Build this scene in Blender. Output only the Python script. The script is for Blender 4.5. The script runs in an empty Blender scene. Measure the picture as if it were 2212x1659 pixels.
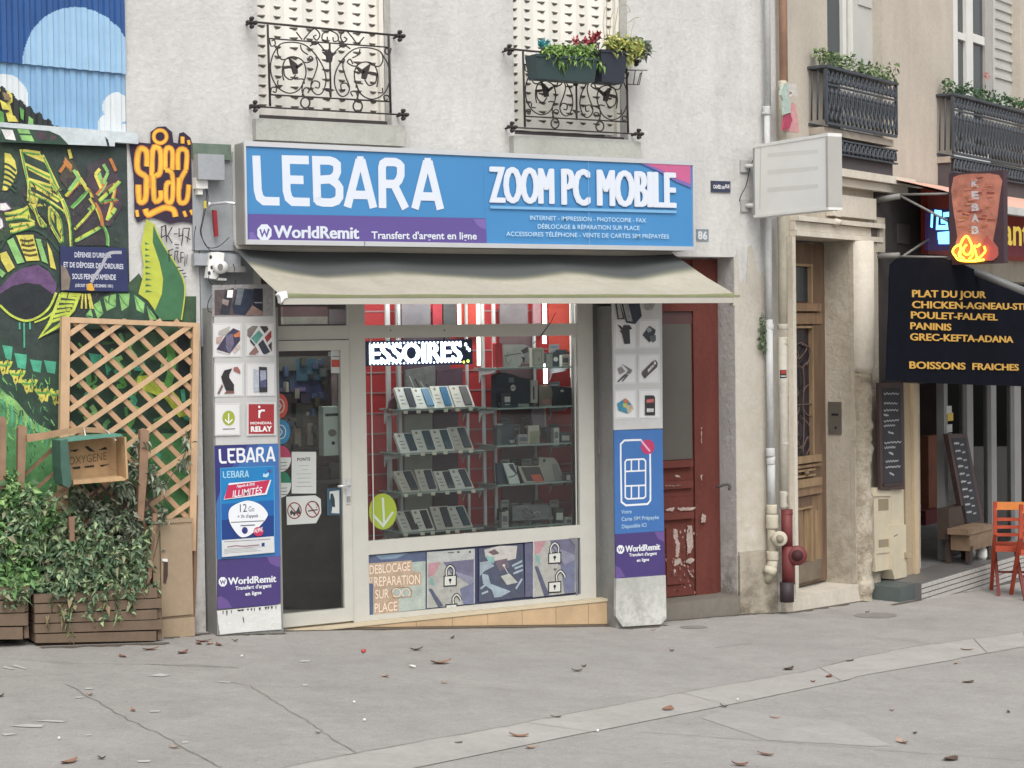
import bpy, bmesh, math, random
from mathutils import Vector, Matrix
random.seed(7)
S = bpy.context.scene
R_ = math.radians
# ---------------------------------------------------------------- camera
FPX = 7000 / 1.8228                      # focal length in units of a 2212 px wide picture
CAM = Vector((-4.87, -11.942, 2.09))
YAW, PITCH, ROLL = R_(29.756), R_(-1.529), R_(-0.8045)
_f = Vector((math.sin(YAW)*math.cos(PITCH), math.cos(YAW)*math.cos(PITCH), math.sin(PITCH)))
_r = Vector((math.cos(YAW), -math.sin(YAW), 0)); _u = _r.cross(_f)
RT = _r*math.cos(ROLL) + _u*math.sin(ROLL); UP = -_r*math.sin(ROLL) + _u*math.cos(ROLL)
cd = bpy.data.cameras.new('camera'); cam = bpy.data.objects.new('camera', cd)
S.collection.objects.link(cam)
cam.matrix_world = Matrix(((RT.x, UP.x, -_f.x, CAM.x), (RT.y, UP.y, -_f.y, CAM.y), (RT.z, UP.z, -_f.z, CAM.z), (0, 0, 0, 1)))
cd.sensor_width = 36; cd.lens = 36*7000/4032; cd.clip_end = 500
S.camera = cam
# ---------------------------------------------------------------- sky, sun, exposure
SUN_EL, SUN_AZ = R_(50), R_(200)
w = bpy.data.worlds.new('World'); S.world = w; w.use_nodes = True
nt = w.node_tree; bg = nt.nodes['Background']
sky = nt.nodes.new('ShaderNodeTexSky'); sky.sky_type = 'NISHITA'; sky.sun_disc = False
sky.sun_elevation = SUN_EL; sky.sun_rotation = SUN_AZ; sky.dust_density = 4; sky.air_density = 1.2
hs = nt.nodes.new('ShaderNodeHueSaturation'); hs.inputs['Saturation'].default_value = .18
nt.links.new(sky.outputs[0], hs.inputs['Color']); nt.links.new(hs.outputs[0], bg.inputs[0])
bg.inputs[1].default_value = 0.13
sd = bpy.data.lights.new('sun', 'SUN'); sd.energy = 0.9; sd.angle = R_(40); sd.color = (1, .96, .9)
so = bpy.data.objects.new('sun', sd); S.collection.objects.link(so)
_d = Vector((math.sin(SUN_AZ)*math.cos(SUN_EL), math.cos(SUN_AZ)*math.cos(SUN_EL), math.sin(SUN_EL)))
so.rotation_euler = _d.to_track_quat('Z', 'Y').to_euler()
S.view_settings.view_transform = 'Standard'; S.view_settings.look = 'None'
S.view_settings.exposure = 0.52; S.view_settings.gamma = 1
# ---------------------------------------------------------------- picture measurements -> points on real planes
def ray(px, py):
    return (RT*((px-1106)/FPX) - UP*((py-829.5)/FPX) + _f)
def gz(x):
    K = [(-30, 1.9), (0, 0), (2.9, -.235), (4.2, -.26), (6.5, -.40), (10, -.60), (60, -2.4)]
    for (a, b), (c, d) in zip(K, K[1:]):
        if x <= c: return b + (d-b)*(x-a)/(c-a)
    return K[-1][1]
def ground(px, py, up=0):
    d = ray(px, py); lo, hi = 1, 90
    for i in range(50):
        m = (lo+hi)/2; q = CAM + d*m
        if q.z > gz(q.x)+up: lo = m
        else: hi = m
    return CAM + d*lo
class Fr:
    """a vertical plane of the street: u runs along it, n points out of it"""
    def __init__(s, o, th):
        s.o = Vector((o[0], o[1], 0)); t = R_(th)
        s.u = Vector((math.cos(t), math.sin(t), 0)); s.n = Vector((math.sin(t), -math.cos(t), 0))
    def hit(s, px, py, v=0):
        d = ray(px, py); k = ((s.o + s.n*v - CAM).dot(s.n))/d.dot(s.n); return CAM + d*k
    def az(s, px, py, v=0):
        p = s.hit(px, py, v); return ((p - s.o).dot(s.u), p.z)
    def W(s, a, z, v=0):
        p = s.o + s.u*a + s.n*v; return Vector((p.x, p.y, z))
    def sc(s, px, py, v=0):
        return s.az(px, py, v)[1] - s.az(px, py+1, v)[1]
F = Fr((0, 0), 0); B = Fr((4.56, 0), 24)
def Q(ox, oy, sc):
    return lambda *pts: [((ox + x/sc)/1.8228, (oy + y/sc)/1.8228) for x, y in pts]
# ---------------------------------------------------------------- materials
def lin(c, k=1.0):
    o = []; g_ = (c[0]*.3+c[1]*.55+c[2]*.15)
    for v in c[:3]:
        v = v*.86+g_*.14+2
        v = v/255; v = v/12.92 if v <= .04045 else ((v+.055)/1.055)**2.4
        o.append(min(v*k, .95))
    return (*o, 1)
_M = {}
def mat(c, rough=.75, noise=.08, scale=6, bump=0, metal=0, emit=0, k=.9, stretch=(1, 1, 1), fine=0, name=None, spec=.4):
    key = (tuple(c), rough, noise, scale, bump, metal, emit, k, stretch, fine, spec)
    if key in _M: return _M[key]
    m = bpy.data.materials.new(name or 'surface_%d' % len(_M)); m.use_nodes = True; n = m.node_tree; p = n.nodes['Principled BSDF']
    p.inputs['Roughness'].default_value = rough; p.inputs['Metallic'].default_value = metal
    p.inputs['Specular IOR Level'].default_value = spec
    L = lin(c, k)
    if emit:
        p.inputs['Base Color'].default_value = L; p.inputs['Emission Color'].default_value = lin(c); p.inputs['Emission Strength'].default_value = emit
    elif noise:
        tc = n.nodes.new('ShaderNodeTexCoord'); mp = n.nodes.new('ShaderNodeMapping'); mp.inputs['Scale'].default_value = stretch
        n.links.new(tc.outputs['Object'], mp.inputs['Vector'])
        t = n.nodes.new('ShaderNodeTexNoise'); t.inputs['Scale'].default_value = scale; t.inputs['Detail'].default_value = 6; t.inputs['Roughness'].default_value = .6
        n.links.new(mp.outputs[0], t.inputs['Vector'])
        cr = n.nodes.new('ShaderNodeValToRGB'); cr.color_ramp.elements[0].position = .3; cr.color_ramp.elements[1].position = .7
        cr.color_ramp.elements[0].color = (*[x*(1-noise) for x in L[:3]], 1); cr.color_ramp.elements[1].color = (*[min(.95, x*(1+noise)) for x in L[:3]], 1)
        n.links.new(t.outputs['Fac'], cr.inputs[0]); out = cr.outputs[0]
        if fine:
            t2 = n.nodes.new('ShaderNodeTexNoise'); t2.inputs['Scale'].default_value = 90; t2.inputs['Detail'].default_value = 3
            n.links.new(tc.outputs['Object'], t2.inputs['Vector'])
            mr = n.nodes.new('ShaderNodeMapRange'); mr.inputs['From Min'].default_value = .3; mr.inputs['From Max'].default_value = .7
            mr.inputs['To Min'].default_value = 1-fine; mr.inputs['To Max'].default_value = 1+fine
            n.links.new(t2.outputs['Fac'], mr.inputs['Value'])
            mx = n.nodes.new('ShaderNodeVectorMath'); mx.operation = 'SCALE'
            n.links.new(out, mx.inputs[0]); n.links.new(mr.outputs[0], mx.inputs['Scale']); out = mx.outputs[0]
        n.links.new(out, p.inputs['Base Color'])
        if bump:
            t3 = n.nodes.new('ShaderNodeTexNoise'); t3.inputs['Scale'].default_value = scale*5; t3.inputs['Detail'].default_value = 5
            n.links.new(mp.outputs[0], t3.inputs['Vector'])
            b = n.nodes.new('ShaderNodeBump'); b.inputs['Strength'].default_value = bump; b.inputs['Distance'].default_value = .01
            n.links.new(t3.outputs['Fac'], b.inputs['Height']); n.links.new(b.outputs[0], p.inputs['Normal'])
    else:
        p.inputs['Base Color'].default_value = L
    _M[key] = m; return m
def glass_mat(tint=(.9, .93, .92), name='window_glass', rough=.02, ior=1.5):
    m = bpy.data.materials.new(name); m.use_nodes = True; n = m.node_tree; n.nodes.clear()
    o = n.nodes.new('ShaderNodeOutputMaterial'); t = n.nodes.new('ShaderNodeBsdfTransparent'); g = n.nodes.new('ShaderNodeBsdfGlossy')
    t.inputs[0].default_value = (*tint, 1); g.inputs['Roughness'].default_value = rough
    fz = n.nodes.new('ShaderNodeFresnel'); fz.inputs[0].default_value = ior; mx = n.nodes.new('ShaderNodeMixShader')
    n.links.new(fz.outputs[0], mx.inputs[0]); n.links.new(t.outputs[0], mx.inputs[1]); n.links.new(g.outputs[0], mx.inputs[2]); n.links.new(mx.outputs[0], o.inputs[0])
    return m
def plaster(c, name, grime=(.62, .60, .56), amount=.5, low=None, bump=.35):
    """painted render: cloudy tone, streaks that run down, grime patches of their own shape"""
    m = bpy.data.materials.new(name); m.use_nodes = True; n = m.node_tree; p = n.nodes['Principled BSDF']; p.inputs['Roughness'].default_value = .9
    p.inputs['Specular IOR Level'].default_value = .2
    L = lin(c, .9); tc = n.nodes.new('ShaderNodeTexCoord')
    def noise(sc, st=(1, 1, 1), det=6, ro=.6):
        mp = n.nodes.new('ShaderNodeMapping'); mp.inputs['Scale'].default_value = st; n.links.new(tc.outputs['Object'], mp.inputs[0])
        t = n.nodes.new('ShaderNodeTexNoise'); t.inputs['Scale'].default_value = sc; t.inputs['Detail'].default_value = det; t.inputs['Roughness'].default_value = ro
        n.links.new(mp.outputs[0], t.inputs['Vector']); return t.outputs['Fac']
    def rng(x, a, b, c_, d):
        r = n.nodes.new('ShaderNodeMapRange'); r.inputs['From Min'].default_value = a; r.inputs['From Max'].default_value = b
        r.inputs['To Min'].default_value = c_; r.inputs['To Max'].default_value = d; n.links.new(x, r.inputs['Value']); return r.outputs[0]
    def mul(a, b):
        q = n.nodes.new('ShaderNodeMath'); q.operation = 'MULTIPLY'; n.links.new(a, q.inputs[0]); n.links.new(b, q.inputs[1]); return q.outputs[0]
    tone = mul(mul(rng(noise(.9), .3, .7, .89, 1.05), rng(noise(5, (1, 1, .25)), .35, .7, .93, 1.04)), rng(noise(28), .3, .7, .93, 1.05))
    mx = n.nodes.new('ShaderNodeMixRGB'); mx.blend_type = 'MIX'; mx.inputs[1].default_value = L
    mx.inputs[2].default_value = (L[0]*grime[0], L[1]*grime[1], L[2]*grime[2], 1)
    gm = mul(rng(noise(2.2, (1, 1, .6), 8, .7), .5, .72, 0, amount), rng(noise(9, (1, 1, .35), 8, .7), .35, .65, .2, 1))
    n.links.new(gm, mx.inputs[0])
    sc_ = n.nodes.new('ShaderNodeVectorMath'); sc_.operation = 'SCALE'; n.links.new(mx.outputs[0], sc_.inputs[0]); n.links.new(tone, sc_.inputs['Scale'])
    out = sc_.outputs[0]
    if low:                                       # flaking and damp stains that belong to the foot of the wall
        z0, z1, lc = low; sep = n.nodes.new('ShaderNodeSeparateXYZ'); gq = n.nodes.new('ShaderNodeNewGeometry'); n.links.new(gq.outputs['Position'], sep.inputs[0])
        a = rng(sep.outputs[2], z0, z1, 1, 0); b_ = rng(noise(7, (1, 1, 1), 9, .75), .42, .58, 0, 1)
        m2 = n.nodes.new('ShaderNodeMixRGB'); n.links.new(mul(a, b_), m2.inputs[0]); n.links.new(out, m2.inputs[1]); m2.inputs[2].default_value = lin(lc, .9); out = m2.outputs[0]
    n.links.new(out, p.inputs['Base Color'])
    b = n.nodes.new('ShaderNodeBump'); b.inputs['Strength'].default_value = bump; b.inputs['Distance'].default_value = .02
    n.links.new(noise(14, (1, 1, 1), 8, .65), b.inputs['Height']); n.links.new(b.outputs[0], p.inputs['Normal'])
    return m
# ---------------------------------------------------------------- text outlines
_TX = {}
def text_mesh(s, bold=0.0):
    key = (s, bold)
    if key in _TX: return _TX[key]
    c = bpy.data.curves.new('t', 'FONT'); c.body = s; c.size = 1; c.offset = bold; c.resolution_u = 3; c.fill_mode = 'FRONT'
    if bold > .02: c.space_character = 1 + bold*1.6
    o = bpy.data.objects.new('t', c); S.collection.objects.link(o)
    dg = bpy.context.evaluated_depsgraph_get(); me = o.evaluated_get(dg).to_mesh()
    vs = [(v.co.x, v.co.y) for v in me.vertices]; fs = [tuple(p.vertices) for p in me.polygons]
    o.evaluated_get(dg).to_mesh_clear(); bpy.data.objects.remove(o); bpy.data.curves.remove(c)
    xs = [v[0] for v in vs] or [0, 1]
    _TX[key] = (vs, fs, min(xs), max(xs)); return _TX[key]
def smooth(pts, n=6, closed=False):
    P = list(pts); out = []; N = len(P)
    rngs = range(N if closed else N-1)
    for i in rngs:
        p0 = P[(i-1) % N] if closed or i > 0 else P[0]; p1 = P[i]; p2 = P[(i+1) % N]; p3 = P[(i+2) % N] if closed or i+2 < N else P[-1]
        for k in range(n):
            t = k/n
            out.append(tuple(.5*((2*p1[j]) + (-p0[j]+p2[j])*t + (2*p0[j]-5*p1[j]+4*p2[j]-p3[j])*t*t + (-p0[j]+3*p1[j]-3*p2[j]+p3[j])*t**3) for j in range(len(p1))))
    if not closed: out.append(tuple(P[-1]))
    return out
def circ(cx, cy, rx, ry=None, n=20, a0=0, a1=360):
    ry = ry or rx; full = (a1-a0) >= 360
    return [(cx + rx*math.cos(R_(a0+(a1-a0)*i/(n if full else n-1))), cy + ry*math.sin(R_(a0+(a1-a0)*i/(n if full else n-1)))) for i in range(n)]
# ---------------------------------------------------------------- mesh builder
class MB:
    def __init__(s): s.v = []; s.f = []; s.mi = []; s.mats = []; s.k = 0; s.sm = []; s.st = .0003
    def m(s, m):
        if m not in s.mats: s.mats.append(m)
        return s.mats.index(m)
    def face(s, pts, m, sm=False):
        i = len(s.v); s.v += [Vector(p) for p in pts]; s.f.append(tuple(range(i, i+len(pts)))); s.mi.append(s.m(m)); s.sm.append(sm)
    def quadmesh(s, vs, fs, m, sm=False):
        i = len(s.v); s.v += [Vector(p) for p in vs]
        for f in fs: s.f.append(tuple(i+j for j in f)); s.mi.append(s.m(m)); s.sm.append(sm)
    def box(s, fr, a0, a1, v0, v1, z0, z1, m, z2=None, z3=None):
        """z2,z3: optional bottom/top heights at a1"""
        z2 = z0 if z2 is None else z2; z3 = z1 if z3 is None else z3
        c = [fr.W(a0, z0, v0), fr.W(a1, z2, v0), fr.W(a1, z2, v1), fr.W(a0, z0, v1), fr.W(a0, z1, v0), fr.W(a1, z3, v0), fr.W(a1, z3, v1), fr.W(a0, z1, v1)]
        s.quadmesh(c, [(0, 1, 2, 3), (7, 6, 5, 4), (0, 4, 5, 1), (1, 5, 6, 2), (2, 6, 7, 3), (3, 7, 4, 0)], m)
    def pbox(s, fr, x0, y0, x1, y1, v0, v1, m):
        """box whose front (at v1) covers the measured rectangle"""
        a0 = (fr.az(x0, y0, v1)[0]+fr.az(x0, y1, v1)[0])/2; a1 = (fr.az(x1, y0, v1)[0]+fr.az(x1, y1, v1)[0])/2
        xm = (x0+x1)/2; s.box(fr, a0, a1, v0, v1, fr.az(xm, y1, v1)[1], fr.az(xm, y0, v1)[1], m)
        return a0, a1, fr.az(xm, y1, v1)[1], fr.az(xm, y0, v1)[1]
    def prism(s, fr, pts, v0, v1, m, local=False):
        q = pts if local else [fr.az(x, y, v1) for x, y in pts]
        area = sum(q[i][0]*q[(i+1) % len(q)][1]-q[(i+1) % len(q)][0]*q[i][1] for i in range(len(q)))
        if area < 0: q = q[::-1]
        s.face([fr.W(a, z, v1) for a, z in q], m); s.face([fr.W(a, z, v0) for a, z in q[::-1]], m)
        for i in range(len(q)):
            a, b = q[i], q[(i+1) % len(q)]
            s.face([fr.W(*a, v0), fr.W(*b, v0), fr.W(*b, v1), fr.W(*a, v1)], m)
    def poly(s, fr, pts, v, m):
        s.k += 1; vv = v + s.k*s.st; q = [fr.az(x, y, vv) for x, y in pts]
        area = sum(q[i][0]*q[(i+1) % len(q)][1]-q[(i+1) % len(q)][0]*q[i][1] for i in range(len(q)))
        if area < 0: q = q[::-1]
        s.face([fr.W(a, z, vv) for a, z in q], m)
    def rect(s, fr, x0, y0, x1, y1, v, m): s.poly(fr, [(x0, y0), (x1, y0), (x1, y1), (x0, y1)], v, m)
    def stroke(s, fr, pts, wpx, v, m, closed=False, sm=0):
        if sm: pts = smooth(pts, sm, closed)
        s.k += 1; vv = v + s.k*s.st
        P = []
        for x, y in pts:
            q = Vector(fr.az(x, y, vv))
            if not P or (q-P[-1]).length > 1e-5: P.append(q)
        if len(P) < 2: return
        wd = wpx*fr.sc(*pts[0], vv)/2; N = len(P); L_, R2 = [], []
        for i in range(N):
            d1 = (P[i]-P[i-1]).normalized() if (i > 0 or closed) else None
            d2 = (P[(i+1) % N]-P[i]).normalized() if (i < N-1 or closed) else None
            d1 = d1 or d2; d2 = d2 or d1
            t = d1+d2
            t = t.normalized() if t.length > 1e-3 else d1
            nrm = Vector((-t.y, t.x)); c = max(.5, abs(nrm.dot(Vector((-d1.y, d1.x)))))
            L_.append(P[i]+nrm*wd/c); R2.append(P[i]-nrm*wd/c)
        W = [fr.W(p.x, p.y, vv) for p in L_] + [fr.W(p.x, p.y, vv) for p in R2]
        s.quadmesh(W, [(i, N+i, N+(i+1) % N, (i+1) % N) for i in range(N if closed else N-1)], m)
    def text(s, fr, st, x0, y0, x1, y1, h, v, m, bold=0.0, shear=0, fat=0):
        if fat:
            for d_, e_ in ((-1, 0), (-.5, .22), (.5, .22), (1, 0), (-.5, -.22), (.5, -.22)): s.text(fr, st, x0+d_*fat, y0+e_*fat, x1+d_*fat, y1+e_*fat, h, v, m, bold, shear)
        s.k += 1; vv = v + s.k*s.st
        vs, fs, mn, mx = text_mesh(st, bold); a = Vector(fr.az(x0, y0, vv)); b = Vector(fr.az(x1, y1, vv)); hz = h*fr.sc(x0, y0, vv)
        d = (b-a)/(mx-mn); ky = hz/(.69+2*bold)
        s.quadmesh([fr.W(a.x+d.x*(x-mn)+shear*y*ky, a.y+d.y*(x-mn)+(y+bold)*ky, vv) for x, y in vs], fs, m)
    def tube(s, pts, r, m, seg=8, caps=True, closed=False):
        P = [Vector(p) for p in pts]; N = len(P); rs = r if isinstance(r, (list, tuple)) else [r]*N
        t0 = (P[1]-P[0]).normalized(); ref = Vector((0, 0, 1)) if abs(t0.z) < .9 else Vector((1, 0, 0))
        nx = t0.cross(ref).normalized(); vs = []
        for i in range(N):
            if closed: t = (P[(i+1) % N]-P[i-1])
            else: t = P[min(i+1, N-1)]-P[max(i-1, 0)]
            t.normalize(); nx = (nx - t*nx.dot(t))
            nx = nx.normalized() if nx.length > 1e-4 else t.orthogonal().normalized()
            by = t.cross(nx)
            for k in range(seg):
                a = 2*math.pi*k/seg; vs.append(P[i]+nx*rs[i]*math.cos(a)+by*rs[i]*math.sin(a))
        fs = [(i*seg+k, i*seg+(k+1) % seg, ((i+1) % N)*seg+(k+1) % seg, ((i+1) % N)*seg+k) for i in range(N if closed else N-1) for k in range(seg)]
        if caps and not closed: fs += [tuple(range(seg))[::-1], tuple((N-1)*seg+k for k in range(seg))]
        s.quadmesh(vs, fs, m, True)
    def ptube(s, fr, pts, v, rpx, m, seg=6, sm=0, closed=False):
        if sm: pts = smooth(pts, sm, closed)
        s.tube([fr.hit(x, y, v) for x, y in pts], rpx*fr.sc(*pts[0], v), m, seg, True, closed)
    def leaf(s, c, size, m, up=.3, droop=0):
        d = Vector((random.gauss(0, 1), random.gauss(0, 1), random.gauss(0, 1)+up)).normalized()
        q = d.orthogonal().normalized(); q.rotate(Matrix.Rotation(random.uniform(0, 6.28), 3, d)); n = d.cross(q)
        l = size*random.uniform(.7, 1.3); w_ = l*random.uniform(.2, .32)
        c = Vector(c); tip = c+d*l+Vector((0, 0, -droop*l)); mid = c+d*l*.45
        s.quadmesh([c, mid+q*w_+n*w_*.4, tip, mid-q*w_+n*w_*.4, mid], [(0, 4, 1), (4, 2, 1), (0, 3, 4), (4, 3, 2)], m)
    def build(s, name, parent=None, label=None, cat=None, group=None, kind=None, origin=None):
        me = bpy.data.meshes.new(name)
        if parent is not None: org = wl(parent)
        elif origin is not None: org = Vector(origin)
        else:
            xs = [v.x for v in s.v]; ys = [v.y for v in s.v]; zs = [v.z for v in s.v]
            org = Vector(((min(xs)+max(xs))/2, (min(ys)+max(ys))/2, min(zs)))
        me.from_pydata([v-org for v in s.v], [], s.f)
        for m in s.mats: me.materials.append(m)
        for p, i, q in zip(me.polygons, s.mi, s.sm): p.material_index = i; p.use_smooth = q
        me.update(); o = bpy.data.objects.new(name, me); S.collection.objects.link(o)
        if parent is not None: o.parent = parent
        else: o.location = org
        tag(o, label, cat, group, kind); return o
def wl(o):
    p = Vector(o.location)
    while o.parent: o = o.parent; p += Vector(o.location)
    return p
def tag(o, label=None, cat=None, group=None, kind=None):
    for k, v in (('label', label), ('category', cat), ('group', group), ('kind', kind)):
        if v: o[k] = v
def thing(name, loc, label, cat, group=None):
    o = bpy.data.objects.new(name, None); o.empty_display_size = .1; S.collection.objects.link(o); o.location = loc; tag(o, label, cat, group); return o
def dup(o, off, label=None, parent=None):
    c = o.copy(); S.collection.objects.link(c)
    if parent is None: c.location = Vector(o.location)+Vector(off)
    else: c.parent = parent
    if label: c['label'] = label
    for ch in list(o.children): dup(ch, (0, 0, 0), None, c)
    return c
def slab(mb, fr, a0, a1, z0, z1, holes, v0, v1, m, mr=None):
    """wall slab with rectangular openings, reveals included"""
    mr = mr or m
    A = sorted({a0, a1, *[h[0] for h in holes], *[h[1] for h in holes]}); Z = sorted({z0, z1, *[h[2] for h in holes], *[h[3] for h in holes]})
    A = [a for a in A if a0 <= a <= a1]; Z = [z for z in Z if z0 <= z <= z1]
    solid = lambda i, j: 0 <= i < len(A)-1 and 0 <= j < len(Z)-1 and not any(h[0]-1e-6 <= A[i] and A[i+1] <= h[1]+1e-6 and h[2]-1e-6 <= Z[j] and Z[j+1] <= h[3]+1e-6 for h in holes)
    for i in range(len(A)-1):
        for j in range(len(Z)-1):
            if not solid(i, j): continue
            a, b, c, d = A[i], A[i+1], Z[j], Z[j+1]
            mb.face([fr.W(a, c, v1), fr.W(b, c, v1), fr.W(b, d, v1), fr.W(a, d, v1)], m)
            mb.face([fr.W(b, c, v0), fr.W(a, c, v0), fr.W(a, d, v0), fr.W(b, d, v0)], m)
            if not solid(i-1, j): mb.face([fr.W(a, c, v0), fr.W(a, c, v1), fr.W(a, d, v1), fr.W(a, d, v0)], mr)
            if not solid(i+1, j): mb.face([fr.W(b, c, v1), fr.W(b, c, v0), fr.W(b, d, v0), fr.W(b, d, v1)], mr)
            if not solid(i, j-1): mb.face([fr.W(a, c, v0), fr.W(b, c, v0), fr.W(b, c, v1), fr.W(a, c, v1)], mr)
            if not solid(i, j+1): mb.face([fr.W(a, d, v1), fr.W(b, d, v1), fr.W(b, d, v0), fr.W(a, d, v0)], mr)
# common materials
ALU = mat((196, 194, 184), .45, .04, 8, name='painted_aluminium')
WHITE = mat((240, 240, 240), .5, 0); PW = mat((232, 232, 228), .6, .04)
BLACK = mat((32, 33, 38), .6, .1); IRON = mat((58, 52, 52), .7, .25, 30, bump=.3, name='wrought_iron')
CHROME = mat((225, 226, 230), .28, .03, 4, metal=.6, name='brushed_metal_trim')
GLASS = glass_mat(); GLASSD = glass_mat((.55, .58, .58), 'dark_glass')
# ================================================================ GROUND
ASPH = plaster((168, 164, 159), 'asphalt_pavement', (.80, .79, .78), .7, None, .5)
_n = ASPH.node_tree; _p = _n.nodes['Principled BSDF']
_t = _n.nodes.new('ShaderNodeTexNoise'); _t.inputs['Scale'].default_value = 160; _t.inputs['Detail'].default_value = 2
_tc = _n.nodes.new('ShaderNodeTexCoord'); _n.links.new(_tc.outputs['Object'], _t.inputs['Vector'])
_r1 = _n.nodes.new('ShaderNodeMapRange'); _r1.inputs['From Min'].default_value = .3; _r1.inputs['From Max'].default_value = .7; _r1.inputs['To Min'].default_value = .82; _r1.inputs['To Max'].default_value = 1.16
_n.links.new(_t.outputs['Fac'], _r1.inputs['Value'])
_src = _p.inputs['Base Color'].links[0].from_socket; _s = _n.nodes.new('ShaderNodeVectorMath'); _s.operation = 'SCALE'
_n.links.new(_src, _s.inputs[0]); _n.links.new(_r1.outputs[0], _s.inputs['Scale']); _t2 = _n.nodes.new('ShaderNodeTexVoronoi'); _t2.inputs['Scale'].default_value = 9; _n.links.new(_tc.outputs['Object'], _t2.inputs['Vector'])
_r2 = _n.nodes.new('ShaderNodeMapRange'); _r2.inputs['From Min'].default_value = .05; _r2.inputs['From Max'].default_value = .16; _r2.inputs['To Min'].default_value = .86; _r2.inputs['To Max'].default_value = 1; _n.links.new(_t2.outputs['Distance'], _r2.inputs['Value'])
_s2 = _n.nodes.new('ShaderNodeVectorMath'); _s2.operation = 'SCALE'; _n.links.new(_s.outputs[0], _s2.inputs[0]); _n.links.new(_r2.outputs[0], _s2.inputs['Scale']); _n.links.new(_s2.outputs[0], _p.inputs['Base Color'])
mb = MB(); xs = [-30, -12, -6, -4, -3, -2, -1.5, -1, -.5, 0, 1, 2, 2.9, 3.5, 4.2, 5, 6.5, 8, 10, 15, 30, 60]; ys = [-60, -20, -10, -6, -4, -2, -1, 0, 3, 12, 60]
vs = [Vector((x, y, gz(x))) for y in ys for x in xs]; nx_ = len(xs)
mb.quadmesh(vs, [(j*nx_+i, j*nx_+i+1, (j+1)*nx_+i+1, (j+1)*nx_+i) for j in range(len(ys)-1) for i in range(nx_-1)], ASPH)
mb.build('pavement', kind='structure', origin=(0, 0, 0))
def gstrip(mb, pts, wid, up, m, sub=.25):
    """thin sheet following the ground along a line of ground points (x, y) ; wid may vary"""
    P = []
    for a, b in zip(pts, pts[1:]):
        n = max(1, int((Vector(b)-Vector(a)).length/sub))
        for i in range(n): P.append(Vector(a).lerp(Vector(b), i/n))
    P.append(Vector(pts[-1])); L_, R2 = [], []
    for i, p in enumerate(P):
        d = (P[min(i+1, len(P)-1)]-P[max(i-1, 0)]).normalized(); n = Vector((-d.y, d.x)); w_ = wid/2
        for q, l in ((p+n*w_, L_), (p-n*w_, R2)): l.append(Vector((q.x, q.y, gz(q.x)+up)))
    N = len(P); mb.quadmesh(L_+R2, [(i, N+i, N+i+1, i+1) for i in range(N-1)], m)
def gp(px, py): p = ground(px, py); return (p.x, p.y)
KERB = plaster((182, 178, 172), 'pale_kerb_stone', (.75, .74, .72), .5, None, .3)
mb = MB(); top = [(560, 1672), (770, 1628), (1106, 1569), (1500, 1493), (1826, 1428), (2212, 1367), (2300, 1353)]
bot = [(800, 1680), (1106, 1617), (1300, 1578), (1606, 1517), (1856, 1461), (2060, 1426), (2300, 1382)]
def resamp(pts, n):
    P = [Vector(gp(*p)) for p in pts]; L = [0]
    for a, b in zip(P, P[1:]): L.append(L[-1]+(b-a).length)
    out = []
    for i in range(n+1):
        t = L[-1]*i/n
        for j in range(len(P)-1):
            if t <= L[j+1]+1e-6: out.append(P[j].lerp(P[j+1], (t-L[j])/(L[j+1]-L[j]))); break
    return out
T_, Bt = resamp(top, 60), resamp(bot, 60)
for i in range(60):
    q = [T_[i], Bt[i], Bt[i+1], T_[i+1]]; mb.face([(p.x, p.y, gz(p.x)+.004) for p in q][::1], KERB)
mb.build('kerb_strip', kind='structure')
JT = mat((134, 129, 122), .95, .3, 20, name='open_joint'); mb = MB()
for i in (13, 24, 36, 50, 55):
    a, b = T_[i], Bt[i]; gstrip(mb, [(a.x, a.y), (b.x, b.y)], .005, .008, JT, .1)
def jog(pts, amp=.012, n=5):
    out = []
    for a, b in zip(pts, pts[1:]):
        for k in range(n): p = Vector(a).lerp(Vector(b), k/n); out.append((p.x+random.uniform(-amp, amp), p.y+random.uniform(-amp, amp)))
    return out+[pts[-1]]
gstrip(mb, jog([(p.x, p.y) for p in T_[::3]], .006), .007, .0075, JT, .3)
g0 = Q(0, 2400, 1.0972); g1 = Q(2016, 2400, 1.0972)
for pts, wd in ((g0((290, 325), (420, 400), (560, 480), (700, 545), (800, 600), (900, 655), (960, 684)), .012), (g0((0, 210), (330, 235), (640, 238), (860, 240), (1030, 255)), .010),
                (g0((960, 310), (1080, 330), (1160, 380), (1240, 430), (1340, 490), (1420, 545), (1540, 622)), .010), (g0((0, 290), (300, 280)), .006),
                (g1((870, 165), (1040, 148)), .012), (g1((1380, 112), (1560, 122), (1760, 140)), .008), (g1((560, 530), (960, 560), (1300, 585), (1700, 615), (2212, 655)), .010),
                (g0((630, 238), (1030, 252)), .018), (g0((1100, 330), (1500, 350), (2000, 365)), .004)):
    gstrip(mb, jog([gp(*p) for p in pts]), wd*.5, .0035, JT, .08)
mb.build('pavement_joints', kind='structure')
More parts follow.
